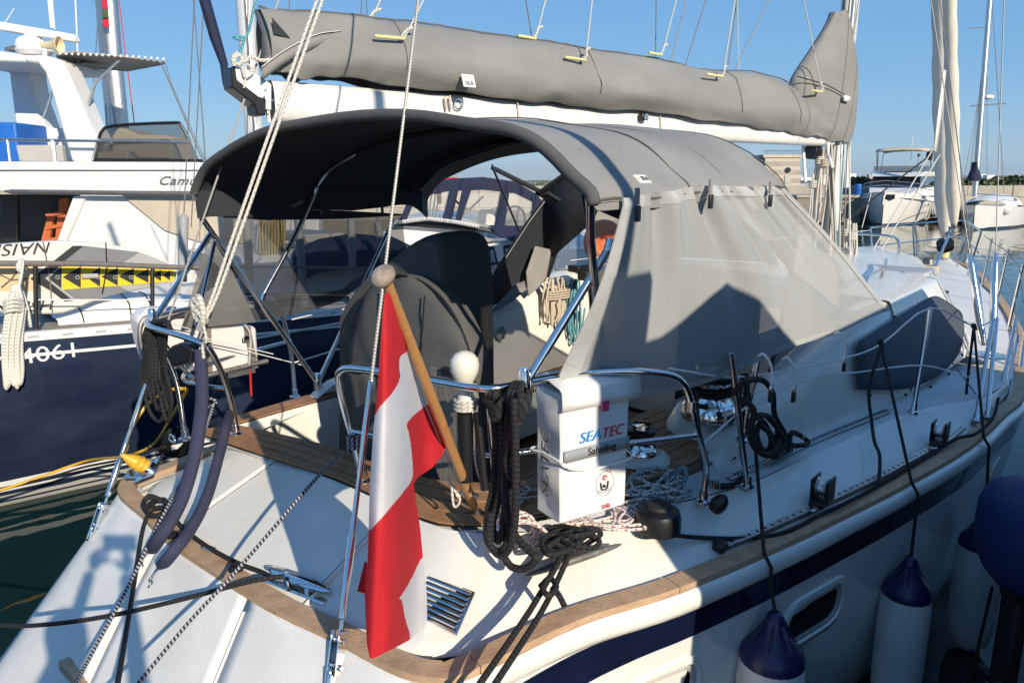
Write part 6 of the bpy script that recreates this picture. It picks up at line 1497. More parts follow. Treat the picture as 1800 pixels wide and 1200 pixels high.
def band(z0, z1, m, name, pr=.006):
    def off_(t, z): # hull offset at absolute z
        d = bz(t) - z; return bo(t) + float(np.interp(d, [0, .25, .6, .95, 1.25, 1.44, 1.8], [0, -.01, -.05, -.12, -.20, -.27, -.5])) * (1 + .5 * max(0, 2 - t) / 3) + pr
    MB().grid([[BP(t, off_(t, z(t) if callable(z) else z), (z(t) if callable(z) else z)) for t in ts] for z in (z0, z1)]).build(name, m, navy)
band(lambda t: bz(t) - .155, lambda t: bz(t) - .180, M['white'], 'cove_line')
band(.245, .195, M['white'], 'boot_stripe'); band(.165, .145, M['white'], 'boot_stripe'); band(.105, .055, M['fadedgrey'], 'boot_stripe'); band(.035, -.02, M['fadedgrey'], 'boot_stripe')
MB().grid([[BP(t, bo(t) + .008, bz(t) - .055), BP(t, bo(t) + .008, bz(t) + .012), BP(t, bo(t) - .05, bz(t) + .014), BP(t, bo(t) - .05, bz(t) - .02)] [0:4] if False else None for t in ts][:0] or [[BP(t, bo(t) + .008, bz(t) - .055) for t in ts], [BP(t, bo(t) + .008, bz(t) + .012) for t in ts], [BP(t, bo(t) - .045, bz(t) + .014) for t in ts], [BP(t, bo(t) - .045, bz(t) - .02) for t in ts]]).build('toe_rail', M['white'], navy, ang=30)
for t in np.arange(-.5, 6.5, .235):
    MB().box(BP(t, bo(t) + .0085, bz(t) - .022), (.075, .004, .020), (bd_, bn, Z_)).build('scupper', M['lightgrey'], navy, bevel=.004)
MB().grid([[BP(t, -.045, bz(t) - .02) for t in ts], [BP(t, -3.4, bz(t) - .0) for t in ts]]).build('deck', M['caulk'], navy)
for q in range(12):
    o0_ = -.06 - q * .085; MB().grid([[BP(t, o0_, bz(t) - .012) for t in ts], [BP(t, o0_ - .078, bz(t) - .012) for t in ts]]).build('deck_plank', M['bdeck'], navy)
MB().grid([[BP(t, -1.09, bz(t) - .010) for t in ts], [BP(t, -3.4, bz(t) + .0) for t in ts]]).build('side_deck', M['white'], navy)
pA, pB = BP(0, .035, 0), BP(4, .035, 0)
def bpx(u, v, o=.0): return onpl(u, v, BP(0, o, 0), BP(4, o, 0))
text('4061', 'registration_number', bpx(88, 621, .003) + bn * .014, bd_, Z_, .17, M['txtwhite'], navy, wide=1.2, ext=.002)
MB().tube([bpx(190, 666, .0), bpx(205, 664, .0)], .004, 5).build('scratch', M['fadedgrey'], navy) if False else None
# rail, stanchions, line
rl = [bpx(-120, 462, -.12), bpx(0, 463, -.12), bpx(160, 464, -.12), bpx(318, 470, -.12), bpx(420, 470, -.12)]
MB().tube(smoothpts(rl, 4), .022, 8, flat=(1, 1.3)).build('top_rail', M['wood_grey'], navy)
for u0, v0, u1, v1 in ((62, 466, 64, 577), (268, 468, 268, 555), (-90, 464, -90, 590), (395, 470, 395, 566)):
    MB().tube([bpx(u1, v1, -.10), bpx(u0, v0, -.12)], .017, 8).build('stanchion', M['black'] if u0 < 300 else M['alud'], navy)
MB().tube([bpx(-120, 527, -.12), bpx(320, 527, -.12), bpx(480, 525, -.12)], .006, 6).build('guard_line', M['white'], navy)
for v in (468, 516): MB().tube([bpx(395, v, -.12), bpx(700, v + 4, -.12), bpx(900, v + 30, -.12)], .013, 6).build('aft_rail', M['alud'], navy)
# turnbuckle sleeves on the shrouds
for u0, v0, u1, v1, ut in ((323, 382, 320, 455, 346), (434, 385, 440, 500, 436), (524, 385, 536, 512, 505), (617, 385, 622, 510, 640), (664, 394, 680, 450, 640)):
    a, c = bpx(u1, v1 + 40, -.3), bpx(u0, v0, -.3); d = (c - a)
    sl_ = MB().tube([a, c, c + d.normalized() * .03], [.042, .042, .012], 12).build('shroud_sleeve', M['sleeve'], navy)
    MB().tube([c, bpx(ut, -80, -.5)], .006, 5).build('shroud', M['wire'], sl_)
for (u0, v0, u1, v1) in ((336, -60, 362, 290), (362, -60, 336, 400), (283, 110, 360, 290)): MB().tube([bpx(u0, v0, -1.2), bpx(u1, v1, -1.0)], .006, 5).build('shroud', M['wire'], navy)
# cabin trunk and the dark cover on it
MB().grid([[BP(t, o, 1.40 + h) for t in np.linspace(2.2, 8.5, 8)] for o, h in ((-.75, 0), (-.85, .32), (-1.05, .40), (-2.3, .42), (-2.5, 0))]).build('cabin_trunk', M['white'], navy)
MB().box(BP(3.4, -1.6, 1.95), (.5, .9, .10), (bd_, bn, Z_)).build('cabin_hatch', M['fadedgrey'], navy, bevel=.02)
MB().grid([[bpx(u, v, o) for u, v in ((515, 440 + d_), (560, 420 + d_), (620, 410 + d_), (690, 416 + d_), (740, 440 + d_))] for o, d_ in ((-.6, 60), (-.65, 20), (-.9, 0), (-1.6, 4), (-1.9, 50))]).build('boat_cover', M['navycan'], navy, ang=180)
mq = bpx(452, 300, -1.7); nm = MB().tube([Vector((mq.x, mq.y, 1.4)), Vector((mq.x, mq.y, 15))], .10, 12).build('mast', M['mastp'], navy)
MB().tube([Vector((mq.x + .03, mq.y - .10, 1.6)), Vector((mq.x + .03, mq.y - .10, 15))], .012, 6).build('mast_track', M['alud'], nm)
b = MB()
for q in range(9): b.tube(smoothpts([bpx(458 + q * 5, 366, -1.2), bpx(456 + q * 5.5, 420, -1.15), bpx(464 + q * 4, 480, -1.15), bpx(480 + q * 3, 490, -1.2), bpx(476 + q * 3, 430, -1.2), bpx(470 + q * 4, 366, -1.2)], 4), .013, 6)
tag(b.build('hanging_line', M['r_yel'], ang=180), 'straw coloured rope hank hanging on the navy yacht, seen through the dark mesh screen', 'rope')
# boathooks, hand grips under the lifelines
MB().tube([bpx(420, 600, .02), bpx(640, 560, .02), bpx(880, 520, .02)], .012, 6).build('aft_line', M['r_white'], navy)
# white rope hank over its rail
hk = thing('rope_hank', bpx(20, 690, .06), 'long hank of white flecked rope hung over the navy yacht rail beside its number', 'rope')
b = MB(); rn = random.Random(8)
for q in range(9):
    x = 6 + q * 3.2; b.tube(smoothpts([bpx(24 + q, 500, .02), bpx(x + 8, 540, .05 + .01 * (q % 3)), bpx(x, 600, .06 + .012 * (q % 3)), bpx(x + 1, 650, .07), bpx(x + 4 + rn.random() * 4, 672 + rn.random() * 12, .07), bpx(x + 8, 650, .06), bpx(x + 6, 600, .05), bpx(x + 12, 540, .04)], 5), .014, 7)
b.build('rope_loops', M['r_fleck'], hk, ang=180)
b = MB()
for q in range(4): b.tube(smoothpts([bpx(8, 532 + q * 6, .06), bpx(24, 524 + q * 7, .11), bpx(40, 530 + q * 6, .06), bpx(30, 540 + q * 5, 0)], 4, True), .014, 7, closed=True)
b.tube(smoothpts([bpx(30, 520, .05), bpx(38, 480, -.02), bpx(40, 458, -.10), bpx(34, 462, -.16), bpx(36, 500, -.12), bpx(48, 540, -.05), bpx(54, 575, -.03)], 5), .012, 7)
for q in range(2): b.tube(smoothpts([bpx(30 + q * 4, 470, -.08), bpx(38, 456, -.12), bpx(46, 468, -.16), bpx(38, 478, -.10)], 4, True), .012, 7, closed=True)
b.build('rope_turns', M['r_fleck'], hk, ang=180)
# ---- the paddleboard lashed inside its rail
SO = -.30
def sp_(u, v, o=0.0): return bpx(u, v, SO + o)
board = thing('paddleboard', sp_(120, 550), 'white, grey and yellow paddleboard with black arrows lashed on edge along the navy yacht rail', 'paddleboard')
out = [(-130, 492), (-110, 465), (-60, 443), (0, 431), (60, 426), (120, 424), (200, 431), (260, 445), (297, 460), (312, 476), (305, 492), (270, 505), (210, 516), (165, 530), (130, 545), (100, 552), (40, 552), (0, 549), (-60, 538), (-110, 518)]
outp = smoothpts([sp_(u, v) for u, v in out], 4, True)
MB().prism(outp, -bn * .13).build('board_body', M['supw'], board, bevel=.02)
def patch(pl, m, name, o=.003, th=.002): return MB().prism([sp_(u, v, o) for u, v in pl], bn * th).build(name, m, board)
patch([(-110, 468), (74, 467), (53, 490), (76, 511), (-110, 512)], M['sups'], 'deck_pad')
patch([(147, 432), (245, 443), (217, 461), (110, 461)], M['supg'], 'grey_panel')
patch([(245, 443), (292, 461), (305, 470), (217, 462)], M['supl'], 'light_grey_panel')
patch([(109, 509), (210, 503), (225, 511), (165, 527), (131, 527)], M['supg'], 'grey_panel')
patch([(210, 503), (308, 494), (272, 503), (225, 511)], M['supl'], 'light_grey_panel')
patch([(53, 490), (81, 469), (128, 432), (147, 432), (109, 462), (108, 467), (108, 509), (131, 528), (114, 530), (92, 513)], M['supk'], 'dark_chevron', .0050)
patch([(109, 468), (306, 474), (306, 494), (210, 502), (109, 509)], M['supy'], 'yellow_pad', .0068)
b = [(79, 489), (104, 469), (107, 469), (85, 489), (130, 524), (126, 526)]
patch(b, M['supl'], 'chevron_line', .0088)
for xt, xb, yt, yb in ((110, 142, 468, 506), (150, 176, 469, 504), (178, 207, 470, 502), (208, 235, 471, 500), (237, 261, 472, 497), (268, 283, 474, 494), (286, 299, 475, 493)):
    patch([(xt, 487 - (xt - 110) * .015), (xb, yt), (xb, yb)], M['supk'], 'arrow_pad', .0088)
for u in (101, 136, 172, 202, 230): text('D', 'pad_mark', sp_(u, 487, .0125), -bd_, -Z_, .045, M['lightgrey'], board, ext=.0006)
MB().tube([sp_(144, 486, .02), sp_(172, 485, .02)], .022, 8).build('carry_handle', M['fadedgrey'], board)
for u, v in ((36, 437),): text('NAISH', 'lettering', sp_(u, v, .004), -bd_, -Z_, .13, M['txtblk'], board, shear=.35, wide=1.15)
text('NAISH', 'lettering', sp_(40, 541, .004), bd_, Z_, .12, M['txtblk'], board, shear=.35, wide=1.15)
for pl in ([(186, 426), (188, 470), (180, 516)], [(76, 425), (88, 490), (92, 551)], [(-5, 480), (20, 492), (50, 489)], [(2, 505), (20, 490), (34, 470)]): MB().tube([sp_(u, v, .016) for u, v in pl], .005, 5).build('bungee', M['black'] if pl[0][0] > 100 else M['wood_grey'], board)
# white crumpled cover with lashings forward of the board
lump = thing('deck_cover', bpx(190, 570, -.8), 'white lashed cover lying on the navy yacht deck below the paddleboard', 'cover')
rows = []
for q in range(9):
    t = q / 8; r = []
    for k in range(9):
        a = math.pi * k / 8; hh = (.16 + .10 * math.exp(-((t - .25) / .2) ** 2)) * math.sin(math.pi * min(1, t * .9 + .1)) ** .5
        r.append(bpx(105, 575, -.35) + bd_ * (t * 1.5) + bn * (-.35 + .33 * math.cos(a)) + Z_ * (hh * math.sin(a) ** .7 + .02 * math.sin(q * 2.1 + k * 1.7) - .02))
    rows.append(r)
MB().grid(rows).build('cover_cloth', M['pvc'], lump, ang=180)
for q in (1, 3, 4): MB().tube([p + Z_ * .012 for p in rows[q]], .006, 5).build('lashing', M['black'], lump)

# ---- white motor yacht behind it ------------------------------------------------------------------------------
DM = 11.0
def mp(u, v, dd=0.0): return ond(u, v, DM + dd)
my = thing('motor_yacht', Vector((-5.5, DM + 2, 0)), 'white motor yacht with radar arch, tan awning and tinted flybridge windscreen behind the navy yacht', 'motor yacht')
def slab(name, pl, m, dep, dd=0.0, bevel=.02, parent=None): return MB().prism([mp(u, v, dd) for u, v in pl], Y_ * dep).build(name, m, parent or my, bevel=bevel)
slab('flybridge_side', [(-260, 283), (0, 284), (345, 285), (420, 292), (470, 330), (470, 338), (-260, 336)], M['white'], 3.4)
slab('flybridge_lip', [(-260, 293), (380, 293), (380, 299), (-260, 299)], M['white'], .1, -.05, .01)
slab('deckhouse_side', [(140, 342), (560, 342), (560, 560), (60, 560), (100, 430)], M['white'], .25, .05)
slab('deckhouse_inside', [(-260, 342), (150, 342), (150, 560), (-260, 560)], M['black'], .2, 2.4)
slab('hull', [(-260, 450), (560, 450), (560, 700), (-260, 700)], M['white'], 3.3, .1)
slab('door_frame', [(128, 345), (150, 345), (112, 432), (96, 432)], M['white'], .12, -.02)
slab('window_cover', [(214, 343), (350, 343), (350, 425), (290, 405)], M['beige'], .03, .01, 0)
slab('window_cover', [(352, 343), (470, 343), (470, 430), (352, 425)], M['beige'], .03, .01, 0)
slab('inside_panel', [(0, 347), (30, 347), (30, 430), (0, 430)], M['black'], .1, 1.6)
MB().tube([mp(8, 336, -.10), mp(20, 337, -.12), mp(350, 341, -.12), mp(460, 342, -.12)], [.012, .035, .035, .03], 10).build('rub_strake', M['alud'], my)
text('Camuf', 'lettering', mp(314, 318, -.02), X_, Z_, .17, M['txtgrey'], my, shear=.4, wide=1.35, ext=.004)
# radar arch
for k, dd in ((0, .35),):
    slab('radar_arch_leg', [(13, 108), (52, 106), (54, 135), (62, 175), (80, 225), (112, 225), (112, 285), (38, 285), (30, 250)], M['white'], .45, 1.6, .04)
    slab('radar_arch_leg', [(43, 98), (80, 98), (100, 103), (114, 118), (135, 165), (158, 220), (176, 250), (160, 285), (126, 285), (110, 235), (90, 165), (78, 128), (66, 112), (43, 110)], M['white'], .45, .3, .04)
slab('radar_arch_top', [(-90, 84), (0, 90), (45, 97), (80, 97), (80, 110), (40, 110), (-90, 106)], M['white'], 1.7, .35, .03)
slab('radar_antenna', [(-60, 30), (0, 38), (128, 60), (131, 66), (131, 74), (0, 53), (-60, 45)], M['white'], .16, .8, .02)
MB().lathe([(.20, 0), (.26, .06), (.20, .18), (.12, .24), (.12, .32)], mp(62, 98, .9), Z_, 16).build('radar_pedestal', M['white'], my)
MB().ball(mp(48, 80, .8), .14, 12, (1.3, 1, 1)).build('radar_pedestal', M['white'], my)
MB().lathe([(.05, 0), (.06, .14), (.10, .20), (.13, .26), (.12, .265), (.04, .10)], mp(74, 80, .5), X_, 16).build('horn', mat('horn_cream', (.70, .58, .36), .5), my)
MB().lathe([(.14, 0), (.15, .03), (.05, .07)], mp(28, 90, .9), Z_, 14).build('antenna_dome', M['alud'], my)
MB().tube([mp(79, 100, .5), mp(79, 80, .5)], .03, 8).build('horn_bracket', M['white'], my)
# awning
MB().grid([[mp(u, v, .4) for u, v in ((97, 96), (128, 91), (210, 99), (291, 110))], [mp(u, v, 1.6) for u, v in ((104, 108), (150, 104), (220, 108), (290, 111))], [mp(u, v, 2.8) for u, v in ((112, 114), (150, 120), (225, 125), (288, 113))]]).build('awning', mat('awning_cloth', (.36, .32, .26), .85, var=.05, vscale=3), my, solid=.02, ang=180)
b = MB()
for t in np.linspace(.04, .98, 18): b.tube([mp(97 + t * 193, 96 - 4 * math.sin(t * 2) + t * 14, .35), mp(99 + t * 193, 92 - 4 * math.sin(t * 2) + t * 14, .36)], .016, 5)
tag(b.build('awning_lacing', M['white'], my), kind='stuff')
for a in ([(210, 105), (168, 145), (150, 202)], [(120, 118), (96, 150), (76, 208)]): MB().tube([mp(u, v, .5) for u, v in a], .022, 8).build('awning_pole', M['alu'], my)
MB().tube([mp(291, 111, 1), mp(300, 145, 1), mp(362, 285, 1)], .007, 5).build('awning_stay', M['wire'], my)
# flybridge screen, rail, seats, boxes
slab('windscreen', [(163, 281), (172, 240), (182, 228), (200, 221), (300, 217), (318, 220), (332, 246), (350, 284)], M['tint'], .03, .15, 0)
slab('windscreen_base', [(163, 278), (355, 280), (358, 286), (163, 284)], M['black'], .05, .12, 0)
MB().tube([mp(163, 281, .12), mp(172, 246, .12), mp(334, 250, .12)], .022, 8).build('screen_frame', M['alu'], my)
MB().tube(smoothpts([mp(174, 243, .14), mp(180, 230, .14), mp(200, 221, .14), mp(302, 216, .14), mp(318, 220, .14), mp(333, 248, .14)], 3), .022, 8).build('screen_frame', M['black'], my)
slab('seat_cover', [(193, 285), (195, 240), (204, 224), (220, 226), (240, 236), (300, 238), (302, 250), (305, 285)], M['beige'], .8, .6, .05)
slab('seat_cover', [(170, 285), (170, 266), (225, 266), (225, 285)], M['beige'], .3, .3, .03)
for a in ([(-80, 243), (0, 245), (95, 247), (175, 248)],): MB().tube([mp(u, v, .08) for u, v in a], .022, 8).build('flybridge_rail', M['alu'], my)
for u0, u1 in ((13, 19), (91, 97), (94, 99)): MB().tube([mp(u0, 246, .08), mp(u1, 296, .02)], .02, 8).build('rail_post', M['alu'], my)
slab('blue_locker', [(-90, 214), (26, 215), (34, 285), (-90, 285)], M['blue'], .8, .8, .03)
slab('grey_bulwark', [(28, 255), (108, 255), (112, 284), (34, 285)], M['fadedgrey'], .1, .7, .01)
# orange wooden steps in the doorway
st_ = thing('wooden_steps', mp(92, 432, .8), 'orange brown wooden steps in the motor yacht doorway', 'steps')
for pl in ([(104, 350), (118, 348), (112, 430), (96, 430)], [(84, 378), (96, 372), (84, 432), (70, 432)]): MB().prism([mp(u, v, .75) for u, v in pl], Y_ * .06).build('step_side', M['orange'], st_)
for v in (376, 398, 420): MB().prism([mp(u, v_, .72) for u, v_ in ((80, v), (112, v - 6), (112, v), (80, v + 6))], Y_ * .3).build('tread', M['orange'], st_)
for u0, v0, u1, v1, r in ((80, -60, 92, 50, .03), (88, -40, 96, 52, .012), (130, -60, 140, 180, .012), (25, 15, -10, 70, .008)): MB().tube([mp(u0, v0, 1.5), mp(u1, v1, 1.5)], r, 6).build('whip_antenna', M['white'], my)

# ---- grey white motor sailer with the blue canvas, beyond the bimini ------------------------------------------
DS = 9.6
def sp2(u, v, dd=0.0): return ond(u, v, DS + dd)
ms = thing('blue_topped_boat', Vector((sp2(840, 450).x, DS + 1.5, 0)), 'white motor cruiser with navy blue canvas enclosure seen through the bimini opening', 'motor cruiser')
def slab2(name, pl, m, dep, dd=0.0, bevel=.01): return MB().prism([sp2(u, v, dd) for u, v in pl], Y_ * dep).build(name, m, ms, bevel=bevel)
slab2('cabin', [(640, 420), (700, 396), (800, 398), (830, 415), (856, 430), (905, 420), (1010, 440), (1010, 700), (640, 700)], M['white'], 2.6, 0, .03)
slab2('cabin_roof', [(690, 388), (706, 384), (800, 386), (868, 402), (866, 410), (800, 400), (692, 400)], M['white'], 2.5, -.05, .02)
slab2('hull', [(480, 600), (1020, 600), (1040, 800), (460, 800)], M['hullw'], 2.9, -.2, .03)
for pl in ([(842, 437), (868, 432), (880, 482), (852, 492)], [(884, 432), (912, 428), (922, 470), (890, 480)], [(930, 430), (960, 428), (968, 470), (936, 474)]):
    c = sum((Vector(sp2(u, v)) for u, v in pl), Vector()) / 4
    wf = MB().prism([sp2(u, v, -.035) for u, v in pl], Y_ * .03).build('window', M['black'], ms, bevel=.01)
    MB().prism([sp2(u, v, -.045).lerp(c - Y_ * .045, .16) for u, v in pl], Y_ * .01).build('pane', M['glass'], wf)
    for q in range(4):
        a = sp2(*pl[0], -.05).lerp(sp2(*pl[1], -.05), .2 + .2 * q); e = sp2(*pl[3], -.05).lerp(sp2(*pl[2], -.05), .2 + .2 * q)
        MB().tube([a.lerp(e, .12), a.lerp(e, .88)], .018, 6).build('curtain', M['lightgrey'], wf)
# canvas enclosure: roof, posts, clear windows
MB().grid([[sp2(u, v, dd) for u, v in ((715, 345), (745, 328), (790, 317), (850, 314), (905, 322), (945, 345), (952, 372))] for dd in (-.1, .6, 1.4)]).build('canvas_roof', M['navycan'], ms, solid=.04, ang=180)
slab2('canvas_front', [(715, 345), (745, 328), (790, 317), (850, 314), (905, 322), (945, 345), (950, 362), (905, 340), (850, 334), (790, 336), (748, 344), (720, 362)], M['navycan'], .03, -.12, 0)
for pl in ([(720, 345), (732, 345), (712, 392), (700, 392)], [(790, 332), (806, 332), (792, 395), (776, 395)], [(812, 334), (828, 334), (806, 400), (798, 396)], [(880, 334), (896, 334), (884, 420), (866, 412)], [(935, 345), (952, 350), (950, 430), (936, 425)]):
    slab2('canvas_post', pl, M['navycan'], .05, -.14, 0)
slab2('canvas_skirt', [(860, 396), (950, 398), (965, 432), (960, 440), (900, 424), (876, 414)], M['navycan'], .05, -.15, 0)
slab2('canvas_skirt', [(700, 388), (800, 388), (868, 402), (868, 410), (700, 396)], M['black'], .05, -.1, 0)
for pl in ([(732, 346), (788, 338), (776, 392), (712, 390)], [(828, 340), (880, 340), (866, 408), (808, 396)], [(896, 338), (934, 350), (936, 418), (884, 418)]): slab2('clear_window', pl, M['vinyl'], .01, -.11, 0)
for a in ([(738, 345), (752, 392)], [(850, 345), (800, 392)], [(800, 352), (850, 400)]): MB().tube([sp2(u, v, .4) for u, v in a], .014, 6).build('canvas_frame', M['alud'], ms)
MB().tube([sp2(700, 391, -.16), sp2(752, 384, -.2), sp2(800, 390, -.2), sp2(842, 398, -.16)], .025, 8).build('coiled_hose', M['r_grey'], ms)
MB().box(sp2(793, 317, .3), (.20, .1, .075), (X_, Y_, Z_)).build('red_box', M['redp'], ms, bevel=.01)
MB().box(sp2(772, 345, .5), (.06, .05, .2), (X_, Y_, Z_)).build('red_flag_roll', M['redp'], ms, bevel=.01)
MB().box(sp2(856, 385, .6), (.24, .3, .25), (X_, Y_, Z_)).build('helm_seat', M['white'], ms, bevel=.04)
MB().tube([sp2(905 + 18 * math.cos(a), 385 + 22 * math.sin(a), .7) for a in np.linspace(0, 2 * math.pi, 25)[:-1]], .016, 6, closed=True).build('steering_wheel', M['black'], ms)
for v0, v1 in ((455, 470), (505, 520)): MB().tube([sp2(840, v0 + 12, -.5), sp2(930, v0, -.5)], .02, 6).build('side_rail', M['black'], ms)
for u in (858, 905): MB().tube([sp2(u, 464, -.5), sp2(u + 4, 540, -.5)], .018, 6).build('rail_post', M['black'], ms)
for u, v in ((765, 300), (772, 300), (778, 300)): MB().tube([sp2(u, v, .5), sp2(u - 14, 392, .5)], .012, 6).build('halyard', M['r_white'], ms)
# terracotta float and gear on the next deck, through the hood window
fl_ = thing('round_float', ond(1060, 470, 8.5), 'terracotta round float on a rail seen through the sprayhood side window', 'float')
MB().lathe([(.10, -.09), (.22, -.08), (.255, 0), (.22, .08), (.10, .09), (.06, 0)], ond(1062, 425, 8.5), Vector((.3, -1, .1)), 22).build('float_ring', M['orange'], fl_, ang=180)
MB().tube([ond(1040, 470, 8.6), ond(1062, 390, 8.6)], .02, 8).build('float_post', M['white'], fl_)
rk = thing('deck_rack', ond(1020, 480, 8.8), 'white tubular rack with a white locker behind the terracotta float', 'rack')
for a in ([(995, 480), (1000, 400), (1030, 392), (1046, 400), (1040, 480)], [(1000, 440), (1042, 440)], [(1018, 395), (1016, 480)]): MB().tube([ond(u, v, 8.8) for u, v in a], .016, 6).build('rail_tube', M['white'], rk)
MB().box(ond(1010, 470, 9.2), (.6, .3, .5), (X_, Y_, Z_)).build('rail_locker', M['white'], rk, bevel=.03)

# ---- another mast standing behind the motor yacht
om = thing('mast_with_flags', ond(214, 330, 15) * 1.0, 'bare silver mast with small signal flags behind the tan awning', 'mast')
MB().tube([ond(224, 400, 15), ond(196, 110, 15), ond(178, -120, 15)], [.16, .15, .14], 14, flat=(1.4, 1)).build('mast_tube', M['alu'], om)
for u0, v0, u1, v1 in ((178, -60, 190, 300), (160, -60, 205, 240), (204, -40, 236, 216), (172, 40, 160, 220)): MB().tube([ond(u0, v0, 14.8), ond(u1, v1, 14.8)], .010, 5).build('shroud', M['wire'] if u0 != 204 else M['redp'], om)
for v, m_ in ((8, 'txtred'), (26, 'leaf'), (40, 'txtred')): MB().box(ond(184 + v * .06, v, 14.7), (.10, .02, .16), (X_, Y_, Z_)).build('signal_flag', M[m_], om)

# ---- quay, breakwater, tower, far shore ------------------------------------------------------------------------
QY = 52.0
br = thing('breakwater_wall', Vector((0, QY, -1)), 'long concrete breakwater wall across the far side of the harbour', 'wall')
for k in range(-14, 16):
    MB().box((k * 4.6, QY + .6, .62), (4.57, 1.2 + .04 * (k % 3), 3.2 + .05 * ((k * 7) % 3)), (X_, Y_, Z_)).build('wall_block', M['conc'], br, bevel=.03)
MB().box((0, QY - 1.0, .1), (150, 2.2, 1.4), (X_, Y_, Z_)).build('quay_ledge', M['conc'], br)
for i_ in range(70):
    rn = random.Random(i_); x = -6 + i_ * .95 + rn.random(); rr = .35 + .5 * rn.random()
    bm = MB().ball((x if x > -40 else -40, QY - 2.4 - rn.random() * 1.2, .15 + rn.random() * .3), rr, 7, (1 + rn.random() * .5, 1, .7)); 
    for v_ in bm.v: v_ += Vector((rn.random() - .5, rn.random() - .5, rn.random() - .5)) * .25
    if x > 18 or i_ < 10: tag(bm.build('rock', M['stone'], None, smooth=False), 'grey brown rock at the foot of the breakwater', 'rock', 'rocks along the breakwater foot')
pier = thing('stone_pier', ond(1480, 386, 46), 'weathered stone pier end behind the mast with a blue drum on it', 'pier')
MB().prism([ond(u, v, 46) for u, v in ((1400, 346), (1511, 346), (1514, 392), (1400, 392))], Y_ * 4).build('pier_block', mat('pier_stone', (.30, .255, .20), .9, col2=(.19, .16, .12), vscale=1.5, bump=.5, bscale=3), pier, bevel=.08)
MB().prism([ond(u, v, 45.9) for u, v in ((1400, 343), (1512, 343), (1512, 348), (1400, 348))], Y_ * 4.2).build('pier_cap', M['conc'], pier, bevel=.03)
dr_ = thing('blue_drum', ond(1507, 346, 47), 'bright blue drum standing on the stone pier left of the far motor yacht', 'drum')
c = ond(1507, 347, 47); MB().lathe([(.20, 0), (.21, .02), (.20, .25), (.21, .27), (.20, .5), (.21, .52), (.20, .76), (.19, .78)], c, Z_, 18).build('drum_body', M['blue'], dr_)
MB().lathe([(.19, 0), (.16, .03), (.03, .04)], c + Z_ * .78, Z_, 18).build('drum_lid', M['blue'], dr_)
TY = 72.0
tw = thing('harbour_tower', ond(1385, 345, TY), 'pale striped stone harbour building with a round window beyond the dodger', 'building')
def tq(u, v, dd=0): return ond(u, v, TY + dd)
for k in range(10):
    v0 = 277 + k * 7.4; MB().prism([tq(u, v, 0 if k % 2 else .02) for u, v in ((1345, v0), (1407 - k * .1, v0), (1407, v0 + 7.3), (1345, v0 + 7.3))], Y_ * 4).build('wall_course', M['conc'] if k % 2 else M['beige'], tw)
MB().prism([tq(u, v, -.1) for u, v in ((1342, 272), (1410, 272), (1410, 277), (1342, 277))], Y_ * 4.2).build('cornice', M['beige'], tw)
MB().lathe([(.26, 0), (.26, .06)], tq(1385, 299, -.05), -Y_, 18).build('round_window', M['glass'], tw)
wf = MB().prism([tq(u, v, -.06) for u, v in ((1380, 308), (1389, 308), (1389, 322), (1380, 322))], Y_ * .05).build('window', M['fadedgrey'], tw)
b = MB()
for u in range(1345, 1410, 4): b.tube([tq(u, 272, .1), tq(u, 265, .1)], .02, 4)
b.tube([tq(1342, 265, .1), tq(1410, 265, .1)], .03, 5); tag(b.build('roof_railing', M['alud'], tw), kind='stuff')
# low shrubs on the breakwater and the shore beyond
def shrub_mass(name, x0, x1, y, z, h, seed, n=1500):
    rn = random.Random(seed); b_ = MB()
    for _ in range(n):
        x = x0 + (x1 - x0) * rn.random(); hh = h * (.5 + .5 * math.sin(x * 1.7) * math.sin(x * .63 + seed)) * .5 + h * .5
        p = Vector((x, y + rn.random() * 2, z + hh * rn.random())); s_ = .10 + .10 * rn.random(); a = rn.random() * 6.28; t = rn.random() * 1.5
        u = Vector((math.cos(a), math.sin(a), 0)) * s_; v_ = Vector((-math.sin(a) * math.cos(t), math.cos(a) * math.cos(t), math.sin(t))) * s_
        b_.poly([p - u, p + v_ * .8, p + u, p - v_ * .8])
    return tag(b_.build(name, M['leaf'], None, smooth=False, recalc=False), kind='stuff')
shrub_mass('wall_shrubs', 29, 42, QY + 1.6, 2.1, .85, 1, 2600)
shrub_mass('wall_shrubs', 23.5, 25.6, QY + 1.6, 2.1, .75, 2, 700)
shrub_mass('wall_shrubs', -9, 4, QY + 1.6, 2.0, .5, 3, 900)
rn = random.Random(4)
for k in range(24):
    u = 1300 + k * 23 + rn.random() * 14; D = 850 + rn.random() * 300
    p = ond(u, 316.5, D); wd, h = 6 + rn.random() * 16, 3 + rn.random() * 7
    if abs(u - 1515) < 40: h += 5
    hb_ = MB().box((p.x, D, h / 2), (wd, 8, h), (X_, Y_, Z_)); tag(hb_.build('shore_house', M['white'] if rn.random() < .6 else M['beige']), 'small pale house on the distant shore', 'house', 'pale houses on the distant shore')
sp0 = []
MB_far = MB().grid([[Vector((x, 1000 + 60 * math.sin(x * .01), z * (.7 + .3 * math.sin(x * .013 + 1) * math.sin(x * .031)))) for x in np.linspace(-300, 1400, 70)] for z in (0, 2.0, 3.0)])
tag(MB_far.build('far_shore', M['hill'], None, at=(0, 1000, 0)), kind='structure')
hx = np.linspace(2250, 4700, 60)
def hh(x): return max(0, 36 * math.exp(-((x - 3080) / 230) ** 2) + 30 * math.exp(-((x - 2700) / 190) ** 2) + 26 * math.exp(-((x - 3500) / 260) ** 2) - 1 + 2 * math.sin(x * .02))
